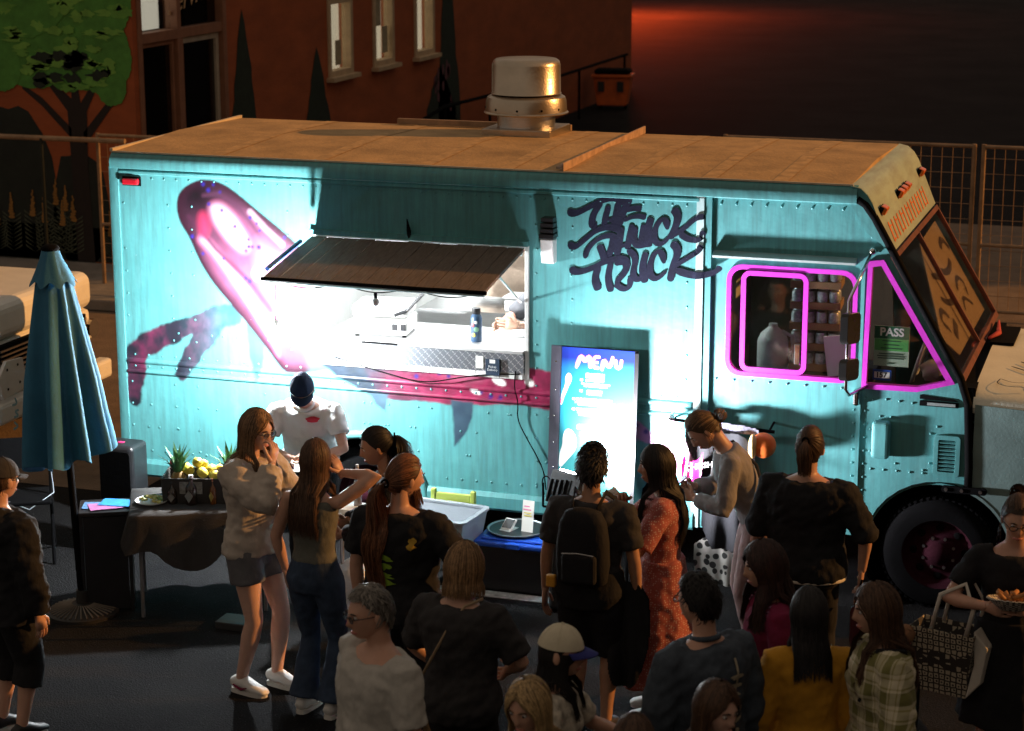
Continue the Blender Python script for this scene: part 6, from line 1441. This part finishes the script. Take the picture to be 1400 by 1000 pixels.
# ------------------------------------------------------------------ cloth materials
def fabric(name, c, var=.18, scale=7, bump=.25): return mat(name, c, .88, var=var, scale=scale, bump=.6, bscale=26, dist=.012, sheen=0, stretch=(1, 1, .6), spec=.25)
f_white = fabric('white cotton', (.72, .72, .72), .05); f_navy = fabric('navy twill', (.012, .025, .06)); f_black = fabric('black cotton', (.012, .012, .014), .3)
f_beige = fabric('beige fleece', (.46, .40, .34), .1); f_greysh = fabric('grey jersey', (.13, .13, .14)); f_olive = fabric('olive grey rib', (.12, .12, .10)); f_denim = fabric('blue denim', (.035, .055, .095), .35, 14)
f_char = fabric('charcoal cotton', (.035, .033, .034), .25); f_grey = fabric('heather grey cotton', (.42, .40, .36), .12, 20); f_greyd = fabric('grey knit', (.22, .21, .21), .15); f_burg = fabric('burgundy blouse', (.16, .012, .045), .25)
f_must = fabric('mustard cotton', (.50, .24, .02), .2); f_jacket = fabric('washed black denim', (.055, .07, .09), .3, 12); f_cream = fabric('cream cotton', (.6, .56, .48), .1); f_dark = fabric('dark trousers', (.014, .014, .016), .3)
s_white = mat('white shoe leather', (.7, .69, .66), .5, var=.06); s_black = mat('black shoe', (.015, .015, .015), .5); s_sole = mat('rubber sole', (.6, .58, .54), .7)
def pattern(name, build):
    m = bpy.data.materials.new(name); m.use_nodes = True; nt = m.node_tree; p = nt.nodes['Principled BSDF']; p.inputs['Roughness'].default_value = .88; p.inputs['Sheen Weight'].default_value = .1
    tc = nd(nt, 'ShaderNodeTexCoord'); nt.links.new(build(nt, tc.outputs['Object'], nt.links.new), p.inputs['Base Color']); return m
def dots_b(nt, co, L):
    v = nd(nt, 'ShaderNodeTexVoronoi'); v.inputs['Scale'].default_value = 75; v.inputs['Randomness'].default_value = .5; L(co, v.inputs[0])
    r = nd(nt, 'ShaderNodeValToRGB'); e = r.color_ramp.elements; e[0].position = .24; e[1].position = .32; e[0].color = (.5, .34, .30, 1); e[1].color = (.32, .075, .06, 1); L(v.outputs['Distance'], r.inputs[0]); return r.outputs[0]
def plaid_b(nt, co, L):
    sx = nd(nt, 'ShaderNodeSeparateXYZ'); L(co, sx.inputs[0]); ax = nd(nt, 'ShaderNodeMath', operation='ADD'); L(sx.outputs[0], ax.inputs[0]); L(sx.outputs[1], ax.inputs[1]); vals = []
    for o, k in ((ax.outputs[0], 7.5), (sx.outputs[2], 7.5)):
        a = nd(nt, 'ShaderNodeMath', operation='MULTIPLY'); L(o, a.inputs[0]); a.inputs[1].default_value = k; f = nd(nt, 'ShaderNodeMath', operation='FRACT'); L(a.outputs[0], f.inputs[0])
        r = nd(nt, 'ShaderNodeValToRGB'); r.color_ramp.interpolation = 'CONSTANT'; e = r.color_ramp.elements; e[0].position = 0; e[0].color = (.16, .15, .04, 1); e[1].position = .42; e[1].color = (.62, .55, .38, 1)
        for q, c in ((.5, (.30, .26, .10)), (.56, (.62, .55, .38)), (.82, (.36, .30, .13)), (.88, (.62, .55, .38))): x = e.new(q); x.color = (*c, 1)
        L(f.outputs[0], r.inputs[0]); vals.append(r.outputs[0])
    x = nd(nt, 'ShaderNodeMix', data_type='RGBA'); x.inputs[0].default_value = .5; L(vals[0], x.inputs[6]); L(vals[1], x.inputs[7]); return x.outputs[2]
def hexa_b(nt, co, L):
    v = nd(nt, 'ShaderNodeTexVoronoi'); v.feature = 'DISTANCE_TO_EDGE'; v.inputs['Scale'].default_value = 32; v.inputs['Randomness'].default_value = .25; L(co, v.inputs[0])
    v2 = nd(nt, 'ShaderNodeTexVoronoi'); v2.inputs['Scale'].default_value = 32; v2.inputs['Randomness'].default_value = .25; L(co, v2.inputs[0])
    a = nd(nt, 'ShaderNodeMath', operation='LESS_THAN'); L(v.outputs['Distance'], a.inputs[0]); a.inputs[1].default_value = .13; b = nd(nt, 'ShaderNodeMath', operation='LESS_THAN'); L(v2.outputs['Distance'], b.inputs[0]); b.inputs[1].default_value = .2
    c = nd(nt, 'ShaderNodeMath', operation='MAXIMUM'); L(a.outputs[0], c.inputs[0]); L(b.outputs[0], c.inputs[1]); x = nd(nt, 'ShaderNodeMix', data_type='RGBA'); L(c.outputs[0], x.inputs[0]); x.inputs[6].default_value = (.46, .40, .29, 1); x.inputs[7].default_value = (.03, .024, .02, 1); return x.outputs[2]
def check_b(nt, co, L):
    c = nd(nt, 'ShaderNodeTexChecker'); c.inputs['Scale'].default_value = 70; c.inputs['Color1'].default_value = (.6, .55, .45, 1); c.inputs['Color2'].default_value = (.05, .045, .04, 1); L(co, c.inputs[0]); return c.outputs[0]
f_dots = pattern('coral dress with pale dots', dots_b); f_plaid = pattern('olive cream plaid', plaid_b); f_hex = pattern('hexagon print canvas', hexa_b); f_check = pattern('checked paper', check_b)
h_dk, h_blk, h_br, h_lb, h_bl, h_gr, h_red = (.022, .013, .010), (.010, .008, .008), (.065, .033, .018), (.16, .09, .045), (.36, .24, .11), (.16, .145, .125), (.13, .052, .024)
# ------------------------------------------------------------------ the crowd
p1 = person('vendor in white shirt and navy cap looking down at a notepad', -1.64, -.62, 16, 1.62, 1.1, False, lean=30, head=(4, 2), aR=((-.05, -.46, 1.02), (-1., .3, -.1)), aL=((.07, -.47, 1.01), (1., .3, -.1)), curl=(.7, .6), top=dict(mat=f_white, sleeve=.62, hem=.88, loose=.022, name='polo_shirt', collar=f_white), bottom=dict(mat=f_dark), shoes=(s_black, s_sole), hair=dict(style='short', col=h_dk, n=200), cap=(f_navy, f_navy, 0, 0), glasses=m_steel, sk='fair', seed=1)
decal(p1, p1.top, [[(.06+.045*math.cos(a)*(1+.15*math.sin(5*a)), 1.205+.022*math.sin(a)) for a in np.linspace(0, 6.28, 19)[:-1]]], mat('red chest print', (.5, .02, .05), .8), 'chest_print', -1, .010)
p2 = person('woman in beige sweatshirt and grey shorts eating with hand to mouth', -1.14, -2.60, 78, 1.73, 1.0, True, head=(-4, 14), aR=((-.06, -.20, 1.44), (-.6, -.15, -1)), aL=((.12, -.22, 1.14), (.9, .3, -.6)), curl=(.8, .5), hand_dir=((.25, -.1, 1), None), palm=((0, 1, .2), None), stance=((-.09, .05), (.10, -.07)), top=dict(mat=f_beige, sleeve=1.92, hem=.86, loose=.038, amp=.011, name='sweatshirt'), bottom=dict(kind='shorts', mat=f_greysh, hem=.70, loose=.02), shoes=(s_white, s_sole, f_burg), hair=dict(style='long', col=h_lb, len=.34, n=460), glasses=m_blackp, sk='fair', seed=2)
p3 = person('woman in olive tank top and flared jeans with long brown hair and raised elbow', -.64, -2.84, 172, 1.63, .97, True, head=(8, 6), aR=((-.12, -.13, 1.52), (-1.0, .1, .02)), aL=((.24, -.06, .86), (.9, .5, 0)), curl=(.6, .5), hand_dir=((.4, .1, .8), None), palm=((1, 0, 0), None), top=dict(mat=f_olive, sleeve=0, hem=.99, neck=1.38, loose=.008, name='tank_top', amp=.003), bottom=dict(kind='flared', mat=f_denim, hem=.03, loose=.006), shoes=(s_white, s_sole), hair=dict(style='long', col=h_br, len=.38, n=520, back=True), sk='light', seed=3)
p4 = person('woman with dark curly ponytail and black jacket leaning over the service table', -.36, -2.28, -68, 1.60, 1.0, True, lean=6, head=(6, 10), aR=((-.10, -.32, 1.08), (-.6, .4, -.6)), aL=((.10, -.34, 1.06), (.7, .4, -.6)), top=dict(mat=f_black, sleeve=1.9, hem=.86, loose=.024, name='jacket'), bottom=dict(mat=f_dark), shoes=(s_black, s_sole), hair=dict(style='pony', col=h_blk, len=.40, n=420, tail=(176, 14), tw=.055, wave=.02), sk='tan', seed=4)
p5 = person('bearded man in black t-shirt with very long reddish ponytail and printed back', .04, -3.22, 176, 1.70, 1.22, False, head=(-38, 8), aL=((.27, -.02, .84), (1, .6, 0)), aR=((-.34, -.06, .92), (-1, .5, .1)), top=dict(mat=f_black, sleeve=.72, hem=.82, loose=.03, amp=.008, name='t_shirt'), bottom=dict(mat=f_dark, loose=.02), shoes=(s_black, s_sole), hair=dict(style='pony', col=h_red, len=.62, n=560, tail=(178, -12), tw=.045, wave=.016, beard=(.15, .055, .025)), sk='light', seed=5)
gx = [[(.10+u*.5, z) for u, z in jag(0, zz, .025, .02, 9, .35, rn)] for zz in (1.32, 1.0, 1.24)]+[[(-.13+u, z) for u, z in jag(0, zz, .022, .018, 9, .35, rn)] for zz in (1.3, 1.27)]+[[(.095, 1.03+.09*q), (.105, 1.03+.09*q), (.105, 1.12+.09*q), (.095, 1.12+.09*q)] for q in range(3)]
decal(p5, p5.top, gx, mat('yellow shirt print', (.5, .30, .03), .8), 'yellow_print', 1)
decal(p5, p5.top, [[(.03+u, z) for u, z in jag(0, zz, .05, .016, 12, .5, rn)] for zz in (1.05, 1.09, 1.14, 1.19)], mat('lime shirt print', (.20, .33, .02), .8), 'lime_print', 1)
p6 = person('grey haired man with dark glasses and heather grey t-shirt in the foreground', .70, -5.17, -38, 1.71, 1.22, False, head=(-6, 8), belly=.05, top=dict(mat=f_grey, neck=1.41, sleeve=.8, hem=.86, loose=.026, amp=.009, name='t_shirt'), bottom=dict(mat=f_dark), shoes=(s_black, s_sole), hair=dict(style='short', col=h_gr, n=380, front=46, slen=6), glasses=m_blackp, sk='light', seed=6)
p7 = person('woman with blonde brown bob and dark t-shirt wearing a crossbody strap', .76, -4.27, 172, 1.61, 1.25, True, head=(-8, 6), aL=((.20, -.20, .95), (1, .5, 0)), aR=((-.16, -.22, 1.0), (-1, .5, 0)), top=dict(mat=f_char, sleeve=.85, hem=.80, loose=.03, amp=.009, name='t_shirt'), bottom=dict(mat=f_dark), shoes=(s_black, s_sole), hair=dict(style='long', col=(.21, .12, .055), len=.085, n=480, flare=.012, vol=1.12), sk='light', seed=7)
p8 = person('man in black t-shirt and shorts wearing a backpack before the menu', .93, -2.60, 180, 1.66, 1.05, False, head=(4, 2), top=dict(mat=f_char, sleeve=.75, hem=.84, loose=.022, name='t_shirt'), bottom=dict(kind='shorts', mat=f_dark, hem=.46, loose=.03), shoes=(s_black, s_sole), hair=dict(style='short', col=h_blk, n=620, front=40, puff=.05, slen=4, vol=1.10, w=.004), sk='tan', seed=8)
p9 = person('woman in long coral dotted dress with long black hair and napkin at her mouth', 1.24, -2.22, -78, 1.60, 1.02, True, head=(4, 6), aR=((-.05, -.24, 1.36), (-.7, -.1, -1)), aL=((.08, -.26, 1.20), (.9, .2, -.6)), curl=(.8, .6), top=dict(mat=f_dots, sleeve=.92, hem=.92, loose=.022, name='dress_bodice'), bottom=dict(kind='skirt', mat=f_dots, hem=.24, flare=.13, amp=.012), shoes=(s_white, s_sole), hair=dict(style='long', col=h_blk, len=.42, n=560, back=True, wave=.012, vol=1.08), sk='tan', seed=9)
p10 = person('woman in grey knit with messy bun bending to look at merchandise with phone', 1.57, -1.12, -72, 1.66, 1.0, True, lean=27, head=(8, 20), aR=((-.10, -.42, 1.10), (-.6, .4, -.8)), aL=((.08, -.42, 1.08), (.8, .4, -.8)), curl=(.7, .6), top=dict(mat=f_greyd, sleeve=1.85, hem=.90, loose=.016, name='sweater'), bottom=dict(mat=fabric('dusty pink trousers', (.26, .17, .16)), loose=.012), shoes=(s_white, s_sole), hair=dict(style='bun', col=(.11, .062, .03), n=420, tail=(178, -4)), sk='light', seed=10)
p11 = person('broad shouldered person in loose black top with short ponytail near the cab door', 2.0, -1.86, 176, 1.67, 1.3, False, head=(3, 2), aR=((-.33, -.05, .88), (-1, .4, 0)), top=dict(mat=f_black, sleeve=1.1, hem=.84, loose=.032, amp=.010, name='overshirt'), bottom=dict(mat=f_dark, loose=.02), shoes=(s_black, s_sole), hair=dict(style='pony', col=h_br, len=.20, n=460, tail=(178, 28), tw=.028), sk='light', seed=11)
p12 = person('woman with dark curly hair and burgundy blouse looking left', 2.17, -3.72, -62, 1.60, 1.0, True, head=(0, 10), top=dict(mat=f_burg, sleeve=1.6, hem=.86, loose=.022, name='blouse'), bottom=dict(mat=f_dark), shoes=(s_black, s_sole), hair=dict(style='long', col=(.028, .012, .010), len=.24, n=620, wave=.030, flare=.02, vol=1.16, w=.0045), sk='light', seed=12)
p13 = person('woman with straight dark hair and mustard yellow top seen from behind', 2.46, -4.28, -160, 1.57, 1.0, True, head=(0, 8), top=dict(mat=f_must, sleeve=1.5, hem=.80, loose=.026, name='top'), bottom=dict(mat=f_dark), shoes=(s_black, s_sole), hair=dict(style='long', col=h_blk, len=.24, n=520, back=True, vol=1.10), sk='tan', seed=13)
p14 = person('dark haired man with glasses in washed black denim jacket with back print', 2.04, -4.60, -128, 1.70, 1.15, False, head=(10, 8), top=dict(mat=f_jacket, sleeve=1.9, hem=.84, loose=.03, amp=.009, name='denim_jacket', collar=f_jacket), bottom=dict(mat=f_dark), shoes=(s_black, s_sole), hair=dict(style='short', col=h_blk, n=480, front=44, slen=5, vol=1.07), glasses=m_blackp, sk='light', seed=14)
decal(p14, p14.top, [[(-.07+u+.02*math.sin(k), z) for u, z in jag(0, 1.28-k*.045, .05+.015*math.sin(k*1.7), .012, 12, .3, rn)] for k in range(7)]+[[(-.075, 1.0+.12*q), (-.063, 1.0+.12*q), (-.063, 1.12+.12*q), (-.075, 1.12+.12*q)] for q in range(3)], mat('cream jacket print', (.36, .31, .22), .8), 'back_print', 1)
p15 = person('woman in cream cap with blue brim holding a red can', 1.50, -5.14, 96, 1.60, .97, True, head=(0, 4), aL=((.12, -.32, 1.18), (.8, .3, -.6)), aR=((-.16, -.2, .95), (-.8, .4, -.4)), curl=(.5, .85), palm=(None, (-1, 0, 0)), top=dict(mat=mat('floral cream cotton', (.5, .45, .36), .88, var=.6, scale=22), sleeve=.8, hem=.88, loose=.018, name='blouse'), bottom=dict(mat=f_denim), shoes=(s_white, s_sole), hair=dict(style='long', col=h_blk, len=.24, n=380, back=True), cap=(fabric('cream cap', (.58, .52, .38), .1), fabric('blue brim', (.03, .035, .17)), 0, 0), sk='light', seed=15)
p16 = person('blonde woman in white top looking down at the bottom of the picture', 1.60, -5.72, -4, 1.62, 1.0, True, head=(-10, 16), top=dict(mat=f_cream, sleeve=.8, hem=.88, loose=.016, name='top'), bottom=dict(mat=f_denim), shoes=(s_white, s_sole), hair=dict(style='long', col=h_bl, len=.22, n=560, part=58, vol=1.08), sk='light', seed=16)
p17 = person('brown haired woman facing right at the bottom edge of the picture', 2.28, -5.54, 52, 1.62, 1.0, True, head=(4, 12), top=dict(mat=f_black, sleeve=1.5, hem=.88, loose=.016, name='top'), bottom=dict(mat=f_denim), shoes=(s_black, s_sole), hair=dict(style='long', col=h_br, len=.30, n=560, part=66), sk='fair', seed=17)
p18 = person('woman in olive plaid shirt with half tied brown hair and shoulder bag', 2.80, -4.32, -64, 1.66, 1.03, True, head=(-2, 8), top=dict(mat=f_plaid, sleeve=1.9, hem=.78, loose=.038, amp=.011, name='plaid_shirt'), bottom=dict(mat=f_denim), shoes=(s_white, s_sole), hair=dict(style='long', col=h_br, len=.32, n=560, back=True, wave=.012, vol=1.10), sk='light', seed=18)
p19 = person('woman in black dress and glasses eating from a checked paper tray', 3.24, -2.76, 4, 1.68, 1.1, True, head=(6, 18), aR=((-.12, -.24, 1.17), (-1, .4, -.4)), aL=((.10, -.25, 1.18), (.8, .4, -.4)), curl=(.7, .6), top=dict(mat=f_black, sleeve=.7, hem=.9, neck=1.40, loose=.014, name='dress_bodice'), bottom=dict(kind='skirt', mat=f_black, hem=.46, flare=.08), shoes=(s_black, s_sole), hair=dict(style='bun', col=h_br, n=380, tail=(178, 30)), glasses=m_blackp, sk='light', seed=19)
p20 = person('man in black hoodie and dark cap at the left edge', -2.17, -3.66, 158, 1.60, 1.25, False, head=(0, 6), top=dict(mat=f_black, sleeve=1.95, hem=.78, loose=.045, amp=.012, hood=True, name='hoodie'), bottom=dict(kind='shorts', mat=f_dark, hem=.33, loose=.035), shoes=(s_black, s_sole), hair=dict(style='short', col=h_br, n=200), cap=(f_char, f_char, 0, 0), sk='light', seed=20)
p21 = person('crew member in dark shirt working inside the hatch at the right', -.32, .78, -40, 1.70, 1.0, False, head=(0, 25), aR=((-.2, -.36, 1.14), (-.8, .4, -.4)), aL=((.12, -.40, 1.20), (.8, .4, -.4)), top=dict(mat=f_greysh, sleeve=1.0, hem=.88, loose=.02, name='t_shirt'), bottom=dict(mat=f_dark), shoes=(s_black, s_sole), hair=dict(style='short', col=h_dk, n=250), sk='light', seed=21)
p21.root.location.z = .46
p22 = person('person with brown hair whose crown just shows at the bottom edge', 2.10, -6.05, -170, 1.62, 1.0, True, head=(0, 4), top=dict(mat=f_char, sleeve=.8, hem=.88, name='top'), bottom=dict(mat=f_denim), shoes=(s_black, s_sole), hair=dict(style='long', col=h_br, len=.15, n=360), sk='light', seed=22)

# ------------------------------------------------------------------ things people carry
def W(pr, p): return pr.M @ (Vector(p)*pr.s)
def place(o, pr, p, rot=(0, 0, 0)):
    o.matrix_world = pr.M @ Matrix.Translation(Vector(p)*pr.s) @ Matrix.Rotation(R(rot[2]), 4, 'Z') @ Matrix.Rotation(R(rot[0]), 4, 'X') @ Matrix.Rotation(R(rot[1]), 4, 'Y'); return o
bk = thing('backpack', 'black daypack with yellow tag on the back of the man at the menu', 'backpack')
mb = MB(); n = 28; V = []; F = []
for i, (z, rx, ry) in enumerate(((.0, .10, .04), (.02, .135, .07), (.12, .15, .085), (.25, .145, .08), (.36, .13, .07), (.42, .10, .05), (.44, .05, .02))):
    for k in range(n):
        w = 2*math.pi*k/n; c, s_ = math.cos(w), math.sin(w); V.append((rx*math.copysign(abs(c)**.6, c), ry*math.copysign(abs(s_)**.7, s_)+.05, z))
for i in range(6):
    for k in range(n): F.append((i*n+k, i*n+(k+1) % n, (i+1)*n+(k+1) % n, (i+1)*n+k))
mb.add(V, F+[tuple(range(n-1, -1, -1)), tuple(6*n+k for k in range(n))]); mb.build('body', fabric('black nylon', (.012, .012, .014), .3), bk, smooth=True)
MB().b(-.10, .10, .10, .155, .03, .20).build('front_pocket', fabric('black nylon', (0, 0, 0)), bk, bevel=.025, seg=3); MB().tube([(-.09, .158, .205), (0, .165, .215), (.09, .158, .205)], .004, 6).build('zip', m_steel, bk)
for sd in (-1, 1): MB().tube([(sd*.07, .02, .43), (sd*.09, -.09, .50), (sd*.10, -.24, .42), (sd*.115, -.24, .25), (sd*.13, -.08, .08), (sd*.11, .02, .03)], (.018), 6, ell=.3).build('strap', fabric('black nylon', (0, 0, 0)), bk, smooth=True)
MB().b(.145, .20, .06, .10, -.02, .05).build('yellow_tag', mat('yellow tag', (.6, .28, .02), .6), bk, bevel=.01)
place(bk, p8, (0, .11, .97))
jk = drape('tied_jacket', 'black jacket hanging at the hip of the backpack man', 'jacket', [(-.10, .92), (.10, .92), (.14, .6), (.10, .32), (.02, .28), (-.05, .34), (-.12, .6)], f_dark, 0, .06, 9., thick=.03); place(jk, p8, (-.24, .02, 0))
ph = thing('phone', 'dark phone held by the woman in grey knit', 'phone'); MB().b(-.036, .036, -.004, .004, -.075, .075).build('case', m_blackp, ph, bevel=.004); MB().b(-.032, .032, -.0052, -.0042, -.07, .07).build('screen', mat('phone screen', (.02, .02, .025), .1), ph); place(ph, p10, (-.02, -.52, 1.14), (-50, 0, 0))
sb2 = thing('shoulder_strap', 'black ruffled strap across the shoulder of the grey knit sweater', 'strap')
MB().tube([p10.U((-.10, -.14, 1.10)), p10.U((-.10, -.125, 1.25)), p10.U((-.09, -.06, 1.44)), p10.U((-.05, .07, 1.44)), p10.U((.06, .14, 1.26)), p10.U((.17, .10, 1.06))], .016, 8, ell=.4).build('band', f_black, sb2, smooth=True); sb2.matrix_world = p10.M
cn_ = thing('drink_can', 'red drink can in the hand of the cream capped woman', 'can'); MB().lathe([(.024, 0), (.031, .008), (.031, .10), (.026, .115)], n=20).build('body', mat('red can', (.35, .012, .02), .3, .4), cn_, smooth='auto'); MB().lathe([(.027, .116), (.0265, .119), (.022, .114), (0, .113)], n=20).build('lid', m_chrome, cn_, smooth='auto')
_w = p15.arms['L']; cn_.matrix_world = p15.M @ Matrix.Translation(_w[3]+(_w[3]-_w[2]).normalized()*.085*p15.s+V3(-.035, 0, -.05)*p15.s)
nk = MB(); nk.ball((0, 0, 0), (.035, .05, .06), 14, 10)
for i, v_ in enumerate(nk.v): n_ = noise.noise(Vector(v_)*30)*.02; nk.v[i] = (v_[0]+n_, v_[1]+n_, v_[2]-n_)
nk = tag(nk.build('napkin', m_paper, None, smooth=True), 'crumpled white napkin held by the woman in the coral dress', 'napkin'); place(nk, p9, (-.05, -.31, 1.38))
bg_ = thing('crossbody_bag', 'tan crossbody bag of the woman with the bob', 'bag')
MB().box((.24, -.04, .74), (.06, .22, .17), rz=.2).build('body', mat('tan woven leather', (.35, .24, .12), .7, var=.3, scale=60), bg_, bevel=.02, seg=3)
MB().tube([p7.U(q) for q in ((-.12, -.02, 1.46), (-.07, .085, 1.445), (.0, .16, 1.32), (.08, .185, 1.16), (.17, .175, 1.0), (.235, .09, .86), (.25, .0, .82))], .008, 8, ell=.4).build('strap', mat('tan strap', (.38, .27, .16), .7), bg_, smooth=True); bg_.matrix_world = p7.M
tg = thing('tote_bag', 'hexagon patterned tote bag on the arm of the woman in black dress', 'bag', (2.93, -2.84, .60), -16)
hollow(.13, .05, .36, .045, .006).build('body', f_hex, tg, bevel=.01); MB().plate([(.13, .0), (.21, .1), (.24, .30), (.16, .38), (.17, .2)], [], lambda u, v, d: (u, d, v), -.06, .05).build('plain_gusset', f_cream, tg, bevel=.008)
for y in (-.085, .085): MB().tube([(-.06, y, .35), (-.02, y*.9, .55), (.10, y*.5, .62), (.16, y*.9, .5), (.13, y, .35)], .012, 6, ell=.3).build('handle', f_cream, tg, smooth=True)
fz = MB(); fz.ball((0, 0, 0), (.05, .04, .06), 14, 10)
for i, v_ in enumerate(fz.v): n_ = noise.noise(Vector(v_)*40)*.02; fz.v[i] = (v_[0]+n_, v_[1]+n_, v_[2])
fz.build('plush_charm', fabric('tan plush', (.25, .13, .07)), tg, smooth=True).location = (-.19, -.1, .30)
ft = thing('food_tray', 'checked paper tray of food held up by the woman in black dress', 'food tray'); MB().lathe([(0, 0), (.06, .0), (.11, .04), (.13, .055), (.126, .06), (.1, .045), (.05, .008), (0, .008)], n=24).build('paper', f_check, ft, smooth='auto')
for k in range(9): MB().tube([(rnd.uniform(-.06, .06), rnd.uniform(-.05, .05), .03), (rnd.uniform(-.08, .08), rnd.uniform(-.06, .06), .09)], .012, 7).build('food_piece', mat('fried food', (.42, .17, .04), .6, var=.4, scale=20), ft, smooth=True)
place(ft, p19, (0, -.34, 1.20), (-12, 0, 0))
sb3 = thing('crossbody_strap', 'black bag and strap on the back of the plaid shirt', 'bag'); MB().tube([p18.U(q) for q in ((.10, -.14, 1.2), (.10, -.06, 1.45), (.10, .07, 1.44), (.04, .165, 1.25), (-.02, .185, 1.08), (-.06, .19, .95))], .013, 8, ell=.4).build('strap', f_black, sb3, smooth=True); MB().box((-.08, .20, .86), (.24, .09, .2)).build('body', f_black, sb3, bevel=.03, seg=3); sb3.matrix_world = p18.M
np2 = tag(MB().b(-.045, .045, -.002, .002, -.06, .06).build('notepad', m_paper), 'small white notepad in the hands of the vendor', 'notepad'); place(np2, p1, (.01, -.56, 1.0), (-70, 0, 0))
dg_ = thing('burgundy_handbag', 'dark burgundy handbag at the hip of the black overshirt person', 'bag'); MB().b(-.11, .11, -.05, .05, 0, .28).build('body', mat('burgundy leather', (.06, .008, .014), .4), dg_, bevel=.05, seg=4); MB().tube([(-.08, 0, .27), (-.05, 0, .42), (.05, 0, .42), (.08, 0, .27)], .008, 8).build('handle', m_black, dg_, smooth=True); MB().ball((.09, -.05, .27), .014).build('gold_clasp', mat('gold', (.7, .45, .15), .25, 1.), dg_, smooth=True); place(dg_, p11, (-.40, .02, .42))
tag(MB().tube([p11.M @ (V3(.0+.24*math.cos(a), .005+.17*math.sin(a), .845)*p11.s) for a in np.linspace(0, 6.283, 33)], .012, 8, caps=False).build('undershirt_hem', f_cream, None, smooth=True), 'pale undershirt hem showing below the loose black top', 'hem')
